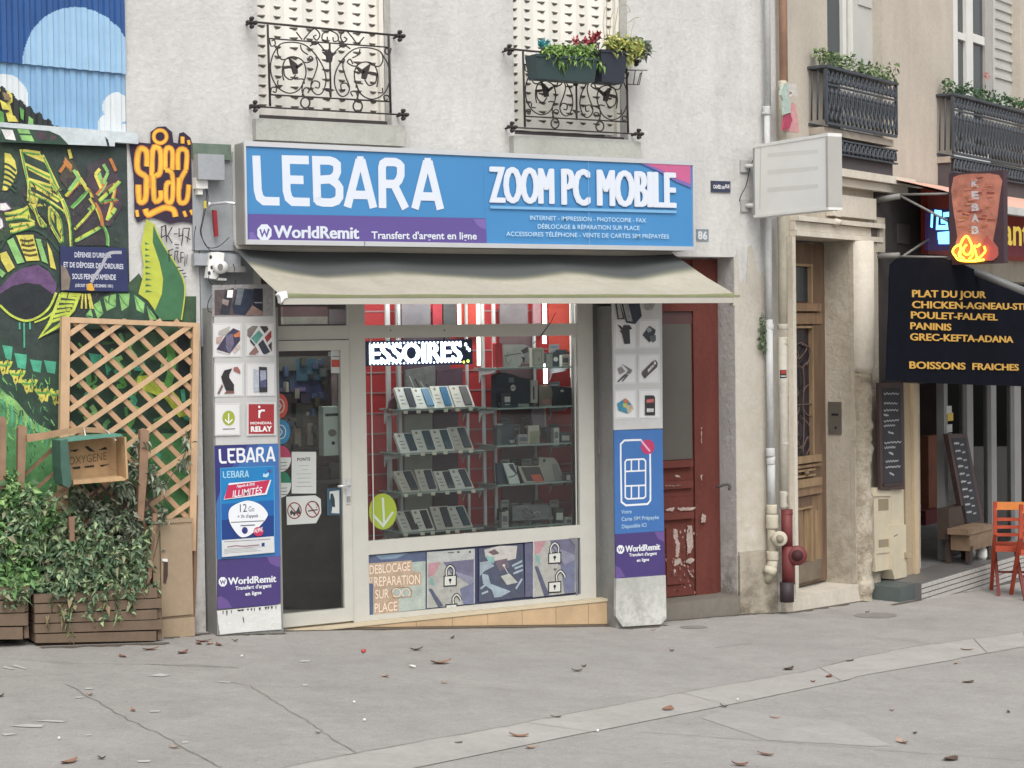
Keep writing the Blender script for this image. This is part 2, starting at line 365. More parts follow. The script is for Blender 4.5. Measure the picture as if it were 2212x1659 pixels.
# line of dirt that gathers where the pavement meets the walls
mb = MB(); DIRT = plaster((104, 96, 86), 'gathered_dirt', (.6, .6, .6), 1.0, None, .6)
def dirtline(pts, wd):
    P = jog(pts, .0, 14); a_s = []
    for i, q in enumerate(P): a_s.append((q[0], q[1]+.004, q[0], q[1]-wd*random.uniform(.35, 1.3)))
    for a, b in zip(a_s, a_s[1:]): mb.face([(a[2], a[3], gz(a[2])+.003), (b[2], b[3], gz(b[2])+.003), (b[0], b[1], gz(b[0])+.003), (a[0], a[1], gz(a[0])+.003)], DIRT)
dirtline([(-.95, -.22), (-.56, -.06)], .07); dirtline([(-.56, -.19), (-.04, -.19)], .05); dirtline([(-.04, -.07), (2.76, -.07)], .045); dirtline([(2.76, -.222), (3.22, -.222)], .05); dirtline([(3.22, -.03), (4.14, -.03)], .05); dirtline([(4.14, -.035), (4.6, -.035)], .06); dirtline([(4.6, -.05), (5.9, .5)], .07); dirtline([(5.95, .2), (9, 1.55)], .05); dirtline([(-1.85, -.43), (-.98, -.43)], .08)
mb.build('gathered_dirt', kind='structure')
# patched, paler asphalt and paint drips on the pavement
mb = MB(); PATCH = plaster((174, 170, 165), 'patched_asphalt', (.9, .9, .9), .4, None, .4)
for pts in (g1((930, 430), (1420, 485), (1640, 590), (1560, 592), (1100, 565), (820, 470)),):
    q = [gp(*p) for p in pts]; mb.face([(x, y, gz(x)+.002) for x, y in q][::-1], PATCH)
mb.build('asphalt_patch', kind='structure')
mb = MB(); PD = mat((192, 190, 186), .7, .1, 30)
for pts in (g0((45, 505), (120, 498), (190, 500), (180, 512), (100, 510)), g0((150, 484), (200, 480), (285, 484), (270, 490)), g0((5, 540), (60, 536), (70, 542), (20, 548)), g0((640, 288), (690, 278), (740, 286), (700, 292)),
            g0((10, 252), (20, 246), (62, 258), (50, 261)), g0((55, 245), (64, 240), (118, 257), (105, 260)), g0((645, 440), (690, 438), (690, 444), (650, 446)), g0((370, 542), (398, 540), (396, 547), (372, 548)),
            g0((590, 656), (655, 653), (645, 662), (600, 663)), g0((785, 573), (812, 571), (815, 577), (790, 580)), g0((325, 380), (355, 378), (362, 383), (330, 386)), g0((940, 312), (1000, 315), (990, 319), (950, 317)),
            g0((365, 342), (400, 340), (400, 346), (370, 347)), g0((1960, 575), (1998, 573), (1995, 582), (1970, 583)), g0((1310, 325), (1330, 326), (1328, 332), (1308, 332)), g0((1295, 222), (1340, 220), (1336, 227), (1300, 229))):
    q = [gp(*p) for p in pts]; mb.face([(x, y, gz(x)+.004) for x, y in q][::-1], PD)
mb.build('paint_drips', kind='structure')
# ================================================================ WHITE BUILDING (the shop's)
bw = thing('white_building', F.W(1.6, gz(1.6), 0), 'white rendered building with two shuttered windows above a phone shop', 'building')
WALL = plaster((210, 209, 206), 'white_render', (.70, .70, .69), 1.0, (-.3, .75, (128, 118, 104)), .6)
w1a = F.az(558, 150)[0]; w1b = F.az(845, 150)[0]; w2a = F.az(1110, 150)[0]; w2b = w2a + (w1b-w1a); wz = F.az(558, 255)[1]
SH_L, SH_R, SH_T = -.56, 4.10, 2.725
mb = MB()
slab(mb, F, -1.065, 4.56, -.5, 6.2, [(w1a, w1b, wz, 6.1), (w2a, w2b, wz-.02, 6.1), (SH_L, SH_R, -.5, SH_T)], -.35, 0, WALL)
# rounded edge of the pier right of the red door and its chipped plinth
PL = plaster((178, 168, 150), 'damp_plinth', (.55, .52, .48), 1.0, (-.4, .6, (110, 100, 86)), .9)
zpl = F.az(1600, 1192)[1]
mb.box(F, SH_R+.004, 4.50, 0, .035, -.45, zpl-.03, PL)
mb.box(F, SH_R+.01, 4.49, 0, .02, zpl-.03, zpl-.0005, PL)
pz = [(SH_R+.002, zpl), (4.553, zpl)]+[(4.553-.03*k-random.uniform(0, .01), SH_T-.05+random.uniform(-.10, .14)+.2*math.sin(k*.9)) for k in range(15)]+[(SH_R+.002, SH_T-.04)]
mb.prism(F, pz, .0005, .004, plaster((200, 193, 180), 'beige_pier_render', (.8, .78, .74), .9, (-.2, 2.2, (184, 172, 152)), .5), True)
mb.build('wall', bw)
mb = MB(); mb.box(F, -1.06, 4.35, -2.4, -.36, -.3, 6.1, mat((60, 58, 55), .9)); 
# shutters -----------------------------------------------------------
SHW = mat((236, 232, 222), .6, .05, 5, name='white_painted_shutter'); SLOT = mat((84, 78, 70), .9, .1)
def shutter_set(a, label):
    wd = (w1b-w1a)-.04; z0, z1 = wz+.03, 6.1; n = 8; lw = wd/n; out = MB(); v = -.16
    for i in range(n):          # folding leaves, every other hinge stands forward
        x0 = a+.02+i*lw; d0, d1 = (0, .03) if i % 2 == 0 else (.03, 0)
        c = [F.W(x0, z0, v+d0), F.W(x0+lw, z0, v+d1), F.W(x0+lw, z1, v+d1), F.W(x0, z1, v+d0)]
        out.face(c, SHW); c2 = [F.W(x0, z0, v+d0-.02), F.W(x0+lw, z0, v+d1-.02), F.W(x0+lw, z1, v+d1-.02), F.W(x0, z1, v+d0-.02)]; out.face(c2[::-1], SHW)
        out.face([c2[0], c2[1], c[1], c[0]], SHW); out.face([c[3], c[2], c2[2], c2[3]], SHW)
        k = z0+.07
        while k < z1-.05:       # half-round punched louvres
            h = .016; xa, xb = x0+lw*.26, x0+lw*.74
            dd = lambda x: v + d0+(d1-d0)*(x-x0)/lw
            top_ = [F.W(xa, k+h, dd(xa)+.002), F.W(xb, k+h, dd(xb)+.002), F.W(xb-.008, k+.004, dd(xb)+.002), F.W((xa+xb)/2+.012, k-.002, dd(xb)+.002), F.W((xa+xb)/2-.012, k-.002, dd(xa)+.002), F.W(xa+.008, k+.004, dd(xa)+.002)]
            out.face(top_[::-1], SLOT)
            out.face([F.W(xa, k+h, dd(xa)+.003), F.W(xb, k+h, dd(xb)+.003), F.W(xb, k+h+.006, dd(xb)+.008), F.W(xa, k+h+.006, dd(xa)+.008)], SHW)
            out.face([F.W(xa, k+h+.006, dd(xa)+.008), F.W(xb, k+h+.006, dd(xb)+.008), F.W(xb, k+h+.012, dd(xb)+.003), F.W(xa, k+h+.012, dd(xa)+.003)], SHW)
            k += .0715
    out.box(F, a+wd+.002, a+wd+.035, v-.03, v+.05, z0-.03, z1, SHW)
    out.build('shutter', bw, label)
shutter_set(w1a, None); shutter_set(w2a, None)
SILL = plaster((186, 188, 180), 'weathered_sill', (.6, .62, .58), .9, None, .6)
for a, xl, nm in ((w1a, F.az(545, 262)[0], 'w1'), (w2a, F.az(1100, 300)[0], 'w2')):
    mb = MB(); L = F.az(865, 285)[0]-F.az(545, 262)[0]; zt = wz-.002 if nm == 'w1' else wz-.03
    mb.box(F, xl, xl+L, -.30, .07, zt-.16, zt-.01, SILL); mb.box(F, a+.01, w1b-w1a+a-.03, -.14, -.02, zt-.01, zt+.03, mat((72, 66, 66), .8)); mb.build('window_sill', bw)
# wrought-iron guard, traced once and copied to the second window ------
q = Q(900, 0, 2.212); VG = .11; g = MB(); rt = 1.6
def mir(pts): return [(1770-x, y+(1770-2*x)*.073) for x, y in pts]
def gt(pts, r=1.5, sm=0, closed=False): g.ptube(F, q(*pts), VG, r, IRON, 6, sm, closed)
gt([(205, 190), (860, 252), (1500, 312)], 2.6); gt([(355, 335), (1390, 412)], 1.7); gt([(370, 825), (1400, 885)], 1.9); gt([(205, 927), (1520, 1000)], 1.9)
gt([(340, 215), (362, 925)], 2.6); gt([(1392, 300), (1412, 985)], 2.6); gt([(880, 375), (890, 845)], 2.2)
C1 = [[(445, 505), (425, 450), (450, 385), (560, 368), (670, 395), (760, 480), (830, 600), (848, 710), (820, 800), (775, 825), (730, 790), (718, 730), (750, 650), (775, 560), (760, 495)],
      [(450, 385), (390, 470), (365, 580), (385, 690), (445, 775), (530, 812), (610, 785), (655, 710), (675, 620), (645, 530), (565, 493), (495, 520), (468, 610), (480, 700)],
      [(480, 590), (490, 660), (545, 695), (585, 650)], [(445, 505), (480, 520), (560, 493)], [(645, 540), (690, 545), (735, 520), (710, 490), (688, 530)],
      [(625, 390), (640, 440), (690, 475)], [(720, 740), (745, 705), (790, 720), (785, 765), (755, 760)], [(650, 710), (640, 790), (665, 850)], [(600, 690), (650, 690), (660, 730)],
      [(355, 340), (370, 400), (405, 390), (400, 350), (375, 355)], [(365, 820), (375, 765), (415, 765), (410, 805), (385, 795)], [(640, 840), (660, 770), (705, 775), (690, 810)],
      [(430, 700), (430, 740), (470, 745)], [(710, 400), (770, 375), (820, 420), (860, 470)], [(655, 345), (700, 290), (750, 250), (795, 300), (770, 350), (740, 320), (765, 305)],
      [(590, 280), (640, 345)]]
C2 = [[(885, 265), (825, 290), (815, 340), (855, 355), (860, 320)]]
for c in C1+C2:
    gt(c, 1.5, 5); gt(mir(c), 1.5, 5)
for cx, cy in ((668, 895), (1125, 925)): gt(circ(cx, cy, 40, 46, 14), 1.8, 0, True)
for pts in ([(530, 500), (600, 560), (605, 640), (570, 645), (550, 580)], [(470, 575), (540, 570), (560, 590), (480, 600)], [(580, 580), (640, 545), (650, 560), (600, 600)]):
    for pp in (pts, mir(pts)): g.prism(F, q(*pp), VG-.008, VG+.012, IRON)
g.prism(F, q((820, 450), (860, 455), (880, 420), (900, 458), (950, 455), (910, 490), (900, 540), (865, 540), (855, 485)), VG-.008, VG+.012, IRON)
for cx, cy in ((755, 370), (1000, 392)): g.prism(F, q((cx-35, cy), (cx, cy-16), (cx+35, cy+4), (cx+10, cy+22), (cx-15, cy+18)), VG-.006, VG+.01, IRON)
g.prism(F, q((845, 765), (885, 770), (930, 785), (892, 800), (890, 850), (882, 800)), VG-.006, VG+.01, IRON)
for cx, cy in ((205, 195), (1495, 312), (235, 925), (1525, 998)):                       # rosette ends fixed to the wall
    c = F.hit(*q((cx, cy))[0], VG)
    for dx, dz in ((0, 0), (.028, 0), (-.028, 0), (0, .028), (0, -.028)):
        g.tube([c+Vector((dx, .015, dz)), c+Vector((dx, -.015, dz))], [.017, .012], IRON, 8)
    g.tube([c, Vector((c.x, 0, c.z))], .008, IRON, 6)
gr1 = g.build('window_guard', bw)
off = F.az((1850+480/2.212)/1.8228, (1105/2.212)/1.8228, VG)[0]-F.az(*q((362, 925))[0], VG)[0]
offz = F.az((1850+480/2.212)/1.8228, (1105/2.212)/1.8228, VG)[1]-F.az(*q((362, 925))[0], VG)[1]
gr2 = gr1.copy(); S.collection.objects.link(gr2); gr2.location = Vector(gr1.location)+Vector((off, 0, offz))
# fascia: grey siding, green awning cheek, plaster stains behind the sign
GREY = plaster((164, 169, 174), 'grey_painted_panel', (.7, .7, .7), .6, None, .1); mb = MB()
mb.box(F, SH_L+.004, 2.95, -.10, .012, 2.625, SH_T-.003, GREY); mb.box(F, SH_L+.004, -.162, -.10, .012, 2.05, 2.624, GREY); mb.box(F, SH_L-.05, 3.2, .001, .03, SH_T, 3.36, GREY)
mb.box(F, SH_L-.05, -.33, .001, .06, 3.36, 3.47, mat((104, 122, 108), .8, .2, 12)); mb.pbox(F, 428, 333, 485, 388, .03, .14, GREY)
mb.pbox(F, 420, 548, 520, 575, .03, .09, GREY); mb.build('shop_fascia', bw)
# small graffiti on the render (paint is part of the wall)
q2 = Q(0, 700, 2.212); q1 = Q(0, 0, 2.212); mb = MB(); mb.st = .0001; PU = mat((52, 38, 62), .7, .2, 20); OR = mat((226, 132, 50), .7, .15, 12); YE = mat((240, 190, 50), .7, .12, 12); DG = mat((62, 116, 76), .7, .15, 10)
YG = mat((188, 198, 62), .7, .12, 12); DK = mat((46, 44, 58), .8)
mb.poly(F, q1((1120, 1150), (1170, 1155), (1210, 1240), (1310, 1250), (1310, 1150), (1370, 1105), (1440, 1100), (1500, 1150), (1510, 1240), (1550, 1250), (1560, 1160), (1600, 1150), (1660, 1200), (1680, 1270), (1690, 1400), (1700, 1660))
        + q2((1700, 60), (1700, 240), (1725, 300), (1700, 400), (1600, 380), (1480, 400), (1380, 360), (1300, 340), (1200, 390), (1170, 340), (1170, 200), (1165, 20)) + q1((1160, 1500), (1130, 1300)), .017, PU)
for st in ((q1((1280, 1450), (1275, 1320), (1215, 1300), (1195, 1400), (1205, 1490), (1270, 1540))+q2((1275, 60), (1265, 190), (1215, 200), (1205, 60)), 24),
           (q1((1325, 1640), (1330, 1310), (1395, 1310), (1395, 1500), (1340, 1530)), 22), (q2((1335, -20), (1345, 190), (1400, 180), (1400, 110)), 22),
           (q1((1440, 1480), (1445, 1305), (1500, 1310), (1500, 1480)), 20), (q2((1440, -70), (1500, -30), (1500, 190), (1450, 200), (1450, 60), (1490, 40)), 20),
           (q1((1550, 1480), (1555, 1315), (1625, 1320), (1620, 1480)), 20), (q1((1620, 1480), (1575, 1560), (1560, 1640)), 20), (q2((1560, 0), (1560, 200), (1625, 200), (1645, 60)), 20),
           (q2((1265, 270), (1290, 320), (1360, 290), (1440, 260), (1510, 280), (1530, 340)), 24), (q2((1190, 280), (1200, 340)), 14), (q2((1600, 290), (1620, 340)), 14), (q2((1660, 280), (1680, 320)), 14),
           (q1((1160, 1190), (1180, 1240)), 14), (q1((1590, 1190), (1590, 1250)), 16), (q1((1640, 1220), (1650, 1260)), 13)):
    mb.stroke(F, st[0], st[1]*.60, .018, OR, sm=4); mb.stroke(F, st[0], st[1]*.36, .018, YE, sm=4)
mb.stroke(F, circ(*q1((1395, 1190))[0], 14, 14, 18), 9, .018, OR, closed=True); mb.stroke(F, circ(*q1((1395, 1190))[0], 14, 14, 18), 5, .018, YE, closed=True)
mb.poly(F, q2((1340, 400), (1380, 500), (1440, 610), (1540, 770), (1600, 900), (1610, 1020), (1580, 1240), (1400, 1240), (1340, 1160), (1300, 900)), .018, DG)
mb.stroke(F, q2((1340, 400), (1380, 500), (1440, 610), (1540, 770), (1600, 900), (1610, 1020), (1580, 1240)), 3, .018, YG, sm=4)
mb.poly(F, q2((1275, 360), (1335, 400), (1330, 560), (1390, 740), (1420, 880), (1410, 1010), (1350, 1155), (1290, 1070), (1205, 1010), (1240, 880), (1250, 760), (1228, 600), (1250, 480)), .018, YG)
for i in range(9): y = 560+i*52; mb.poly(F, q2((1262+i*1.5, y), (1330+i*5, y+30), (1300+i*4, y+18), (1265, y+24)), .018, DG)
for st in (((1400, 430), (1440, 415), (1445, 500), (1405, 520), (1410, 430)), ((1445, 415), (1450, 560)), ((1450, 520), (1500, 430)), ((1460, 500), (1500, 570)), ((1515, 490), (1545, 488)), ((1560, 440), (1560, 510), (1590, 500), (1595, 440)), ((1595, 490), (1580, 590)),
           ((1600, 440), (1650, 440), (1630, 560)), ((1610, 510), (1660, 540)), ((1470, 630), (1475, 730)), ((1460, 640), (1510, 620)), ((1470, 680), (1500, 670)), ((1520, 720), (1525, 640), (1550, 640), (1540, 690), (1560, 740)), ((1575, 740), (1575, 650), (1600, 650)), ((1575, 700), (1600, 690)), ((1610, 770), (1610, 660), (1625, 750), (1630, 670)),
           ((1520, 580), (1560, 585)), ((1530, 610), (1560, 612)), ((1540, 780), (1570, 778)), ((1560, 810), (1600, 805)), ((1590, 835), (1620, 830)), ((1600, 865), (1625, 860))):
    mb.stroke(F, q2(*st), 2.2, .018, DK)
mb.build('graffiti_tag', bw)
# dark gap panel at pier / seam
# ================================================================ PAINTED BUILDING (left)
bl = thing('mural_building', F.W(-2.5, gz(-2.5), 0), 'low building with blue corrugated cladding above a green monster mural', 'building')
MW = plaster((54, 66, 64), 'mural_ground', (.8, .8, .9), .5, None, .4)
mb = MB(); zL = F.az(270, 300)[1]; mb.box(F, -7, -1.069, -.35, -.004, -.2, zL, MW); mb.build('wall', bl)
LB = mat((150, 192, 226), .5, .08, 5); MBL = mat((130, 176, 216), .5, .08, 5); NB = mat((36, 84, 152), .5, .1, 6); CW = mat((214, 222, 226), .5, .06, 5); TINS = [LB, MBL, NB, CW]
def tin(z0f, z1, v, upper):
    mb = MB(); p = .0775; a = -1.07; prof = [(0, 0), (.007, 0), (.014, 0), (.021, 0), (.028, 0), (.036, .016), (.0435, .016), (.051, .016), (.0585, .016), (.066, .016), (.072, .008), (.0775, 0)]
    k = 0; zs = .007; cx, cz = F.az(173, 149, 0); R0 = cz-F.az(173, 283, 0)[1]
    A = []
    while a > -2.6:
        for i in range(11): A.append((a-prof[i][0], prof[i][1]))
        a -= p
    A.append((-3.2, 0)); nz = int((z1-z0f(-1.07))/zs); base = len(mb.v)
    c1 = F.az(0, 262+60), ; cl = F.az(10, 300, 0); cl2 = F.az(122, 285, 0); wd = F.az(0, 195, 0)
    for j in range(nz+1):
        for a_, d in A:
            z = z0f(a_)+(z1-z0f(a_))*j/nz; mb.v.append(F.W(a_, z, v+d))
    n = len(A); r = F.sc(100, 200)
    sx, sz = F.az(0, 0)
    def colour(a_, z):
        px = (a_-F.az(137, 150)[0])/r/.93+137; py = 150-(z-F.az(137, 150)[1])/r
        if upper:
            return LB if math.hypot(px-173, py-149) < 134 - 0 and py < 175+.16*0+px*.09+60 else NB
        if py > 214 + (px-0)*.62 + 4*math.sin(px*.3) - 12: return None
        if px < 22 and py > 172 or math.hypot(px-2, py-218) < 50: return CW
        if math.hypot(px-262, py-228) < 34 or math.hypot(px-238, py-268) < 24 or (px > 215 and py > 262): return CW
        return MBL
    DKW = mat((44, 50, 50), .6, .2)
    for j in range(nz):
        for i in range(n-1):
            am = (A[i][0]+A[i+1][0])/2; zm = (mb.v[base+j*n+i].z+mb.v[base+(j+1)*n+i].z)/2
            mm = colour(am, zm) or DKW
            mb.f.append((base+j*n+i+1, base+j*n+i, base+(j+1)*n+i, base+(j+1)*n+i+1)); mb.mi.append(mb.m(mm)); mb.sm.append(False)
    return mb
seam = lambda a: F.az(270, 291)[1] - (F.az(270, 158)[1]*0) 
zs1 = lambda px: 0
sl = (F.az(10, 248/1.0)[1]-F.az(270, 260)[1])/(F.az(10, 248)[0]-F.az(270, 260)[0])
zseam = F.az(264, 161)[1]; slope = -.035
m_up = tin(lambda a: zseam+slope*(a+1.07), 6.2, .030, True); m_up.build('upper_cladding', bl)
zled = F.az(270, 288)[1]
m_lo = tin(lambda a: zled+slope*(a+1.07), zseam+.05, .004, False); m_lo.build('lower_cladding', bl)
mb = MB(); LED = mat((196, 206, 210), .7, .2, 8, bump=.4); a1, z1 = F.az(276, 290, .05); 
mb.box(F, -3.2, -1.0, -.003, .055, zled-.075+2.13*.035*1, zled+.07, LED, zled-.075, zled)
mb.build('ledge', bl)
# --- the painting ------------------------------------------------------
mb = MB(); c_ = lambda r, g_, b: mat((r, g_, b), .75, .30, 11, bump=.2, fine=.12)
GR = c_(84, 148, 86); LG = c_(134, 192, 106); TE = c_(70, 172, 136); YL = c_(216, 204, 84); YGn = c_(190, 208, 68); PUR = c_(104, 74, 118); DKG = c_(50, 76, 62); BK = c_(40, 46, 50); ORG = c_(196, 120, 60); WH = c_(228, 226, 224); PK = c_(96, 70, 84); MG = c_(92, 162, 74)
V0 = .001; mb.st = .00005; mb.poly(F, [(272, 618), (300, 590), (330, 640), (424, 640), (424, 1135), (272, 1135)], .001, mat((64, 92, 66), .7, .3, 14, bump=.15))
mb.face([F.W(-6.9, .05, .0007), F.W(-1.07, .05, .0007), F.W(-1.07, zL-.06, .0007), F.W(-6.9, zL-.06, .0007)], c_(54, 68, 64))
def P2(pts, m, Z=q2): mb.poly(F, Z(*pts), V0, m)
def S2(pts, w_, m, sm=4, Z=q2, closed=False): mb.stroke(F, Z(*pts), w_, V0, m, closed, sm)
# big lower greens
q3 = Q(0, 1300, 2.212)
P2([(0, 480), (90, 560), (200, 700), (330, 830), (520, 900), (1220, 900), (1640, 700), (1650, 1659), (0, 1659)], GR, q3)
P2([(0, 60), (120, 170), (300, 250), (520, 270), (1100, 200), (1500, 300), (1660, 600), (1640, 900), (520, 900), (300, 800), (150, 640), (0, 500)], DKG, q3)
for x0, y0, x1, y1 in ((20, 130, 110, 260), (125, 200, 235, 340), (260, 255, 365, 370), (382, 262, 490, 380), (770, 200, 890, 310), (900, 220, 1030, 400)):
    P2([(x0, y0), (x1, y0+14), (x1-12, y1), (x0+30, y1-14)], TE, q3)
for cx, cy, r in ((40, 300, 60), (150, 380, 65), (250, 460, 70), (380, 540, 75), (490, 560, 50)):
    S2([(cx-r, cy-30), (cx-r*.3, cy+30), (cx+r*.2, cy-20), (cx+r*.6, cy+20), (cx+r, cy-30)], 6, YGn, 4, q3); S2([(cx-r*.5, cy-30), (cx-r*.2, cy+70), (cx+r*.4, cy-20), (cx+r*.3, cy+80)], 7, YL, 4, q3); S2([(cx-r*.8, cy), (cx, cy+10), (cx+r*.8, cy-5)], 5, MG, 4, q3)
S2([(0, 560), (120, 640), (240, 790), (340, 860), (430, 900)], 16, LG, 4, q3)
for i in range(12): x = 20+i*38; S2([(x, 600+i*26), (x+14, 700+i*24), (x+4, 800+i*20)], 4, LG if i % 2 else TE, 4, q3)
for i in range(70): x, y = random.uniform(620, 1640), random.uniform(0, 1500); S2([(x, y), (x+random.uniform(-60, 60), y+random.uniform(30, 90)), (x+random.uniform(-80, 80), y+random.uniform(80, 160))], random.uniform(4, 12), random.choice([GR, LG, MG, DKG, GR, c_(60, 100, 60), TE]), 4, q3)
P2([(1200, 400), (1300, 390), (1450, 470), (1560, 590), (1640, 740), (1560, 760), (1440, 600), (1300, 540), (1180, 520)], YGn, q3)
S2([(1460, 60), (1500, 300), (1450, 520)], 18, MG, 4, q3); P2([(1540, 20), (1640, 20), (1650, 500), (1560, 520)], BK, q3)
# big painted leaves that fill the dark field
for Z, pts, m in ((q1, [(0, 1260), (120, 1290), (160, 1420), (150, 1560), (60, 1659), (0, 1659)], c_(58, 78, 62)), (q1, [(180, 1290), (360, 1320), (470, 1450), (560, 1659), (240, 1659), (200, 1450)], c_(54, 72, 62)), (q2, [(230, 0), (470, 0), (590, 220), (640, 420), (640, 600), (520, 600), (430, 400), (300, 260), (230, 180)], c_(54, 72, 62)),
                  (q1, [(560, 1350), (640, 1400), (760, 1659), (600, 1659), (520, 1560)], c_(82, 74, 66)), (q2, [(580, 0), (760, 0), (860, 200), (900, 400), (930, 590), (660, 590), (600, 300)], c_(64, 60, 66)), (q1, [(760, 1440), (900, 1380), (1010, 1400), (1050, 1659), (760, 1659)], c_(70, 62, 70)), (q2, [(770, 0), (1050, 0), (1060, 260), (960, 420), (880, 420), (820, 180)], c_(78, 62, 74)),
                  (q2, [(0, 270), (160, 250), (300, 320), (320, 440), (120, 470), (0, 560)], c_(60, 80, 60)), (q1, [(180, 1310), (350, 1335), (410, 1425), (235, 1350)], YL), (q1, [(215, 1415), (440, 1520), (480, 1600), (250, 1480)], YL), (q1, [(250, 1545), (470, 1640), (540, 1655), (520, 1659), (330, 1659), (262, 1610)], YL),
                  (q2, [(250, 10), (400, 85), (530, 185), (505, 215), (370, 130), (252, 70)], YL), (q2, [(250, 118), (340, 165), (320, 225), (246, 205)], YL), (q2, [(435, 250), (470, 290), (475, 420), (432, 380)], YL), (q2, [(490, 320), (540, 430), (548, 555), (500, 520)], YGn), (q2, [(275, 225), (390, 225), (400, 245), (310, 250), (360, 400), (330, 390)], YL),
                  (q2, [(45, 310), (240, 250), (270, 350), (180, 330)], YGn), (q2, [(85, 400), (290, 390), (300, 410), (130, 460)], YL), (q1, [(565, 1370), (630, 1440), (620, 1500), (560, 1440)], c_(190, 150, 80)), (q1, [(640, 1480), (680, 1490), (730, 1600), (700, 1610)], YL), (q1, [(830, 1500), (870, 1470), (900, 1600), (870, 1650)], LG), (q2, [(760, 270), (830, 215), (860, 260), (800, 300)], LG), (q2, [(860, 190), (1020, 180), (1030, 220), (900, 240)], c_(122, 82, 112)), (q2, [(860, 100), (1040, 20), (1040, 60), (900, 140)], c_(130, 92, 84))):
    mb.poly(F, Z(*pts), V0, m)
for i in range(9): y = 20+i*62; S2([(250+i*30, y), (300+i*32, y+52), (330+i*33, y+150)], 3, DKG)
# eye
P2([(0, 950), (70, 870), (180, 790), (330, 755), (430, 820), (495, 930), (480, 1020), (330, 1210), (220, 1240), (90, 1200), (0, 1110)], PUR); P2([(0, 1010), (110, 940), (230, 915), (350, 930), (470, 1020), (430, 1120), (330, 1205), (220, 1235), (90, 1195), (0, 1105)], BK)
S2([(0, 1110), (100, 1200), (220, 1245), (330, 1215), (430, 1130), (490, 1000)], 5, YGn); S2([(300, 1260), (430, 1200), (520, 1090)], 4, YGn); S2([(0, 940), (70, 860), (180, 780), (330, 745), (440, 810), (505, 930)], 6, DKG)
for x, h in ((170, 60), (210, 220), (260, 60)): S2([(x, 1260), (x+2, 1260+h)], 3.5, TE, 0)
# segmented brow
for pts, m in (([(140, 500), (290, 495), (345, 720), (230, 725)], YL), ([(0, 660), (55, 640), (130, 780), (70, 825), (10, 720)], YL), ([(60, 550), (115, 520), (215, 735), (150, 750)], LG), ([(310, 530), (355, 535), (420, 750), (365, 725)], LG), ([(410, 560), (450, 640), (490, 800), (440, 780)], YL), ([(0, 790), (50, 830), (20, 870), (0, 850)], LG)):
    P2(pts, m)
for i in range(4): y = 540+i*42; S2([(175+i*10, y), (235+i*10, y+12), (290+i*12, y)], 5, c_(96, 80, 40))
S2([(0, 620), (60, 520), (160, 460), (300, 450), (420, 520), (520, 640)], 6, DKG)
# dark leaf stripes with yellow outlines
q1b = q1
for pts in ([(0, 780), (60, 800), (120, 860), (70, 900), (100, 1000), (20, 960)],): S2(pts, 7, YL, 0, q1b)
for a, b in (((200, 1310), (350, 1330)), ((220, 1430), (440, 1530)), ((250, 1560), (520, 1640)), ((370, 1350), (510, 1640)), ((180, 1300), (260, 1659))): S2([a, b], 6, YL, 0, q1b); S2([(a[0]+10, a[1]+18), (b[0]-6, b[1]+16)], 4, MG, 0, q1b)
for pts, m in (([(40, 1330), (90, 1340), (130, 1400), (150, 1500), (110, 1600), (60, 1659), (20, 1659), (40, 1500)], YL), ([(140, 1120), (250, 1125), (290, 1230), (200, 1225)], LG), ([(10, 1130), (110, 1130), (140, 1220), (50, 1190)], WH), ([(430, 1150), (490, 1200), (430, 1230)], PK)): P2(pts, m, q1b)
for i in range(5): S2([(20, 1420+i*46), (80, 1440+i*46), (140, 1490+i*46)], 5, DKG, 4, q1b)
for a, b, c in (((250, 10), (380, 90), (530, 190)), ((250, 120), (420, 200), (560, 300)), ((255, 220), (330, 330), (400, 420)), ((300, 250), (350, 400), (380, 420)), ((430, 250), (440, 400), (530, 560)), ((430, 250), (520, 360), (545, 550)),
                ((40, 310), (160, 300), (245, 250)), ((50, 360), (200, 340), (300, 390)), ((80, 420), (200, 400), (290, 395)), ((90, 470), (200, 440), (300, 400)), ((250, 10), (250, 130), (245, 200)), ((440, 30), (540, 200), (610, 420)), ((540, 180), (600, 340), (620, 600))):
    S2([a, b, c], 6, YL); S2([(a[0]+8, a[1]+14), (b[0]+8, b[1]+14), (c[0]+6, c[1]+12)], 3, MG)
P2([(0, 215), (60, 210), (110, 270), (40, 300), (0, 290)], PUR); P2([(0, 225), (50, 220), (95, 270), (40, 285), (0, 280)], WH); P2([(0, 330), (30, 360), (45, 430), (0, 460)], PUR); P2([(0, 345), (20, 370), (30, 425), (0, 445)], WH)
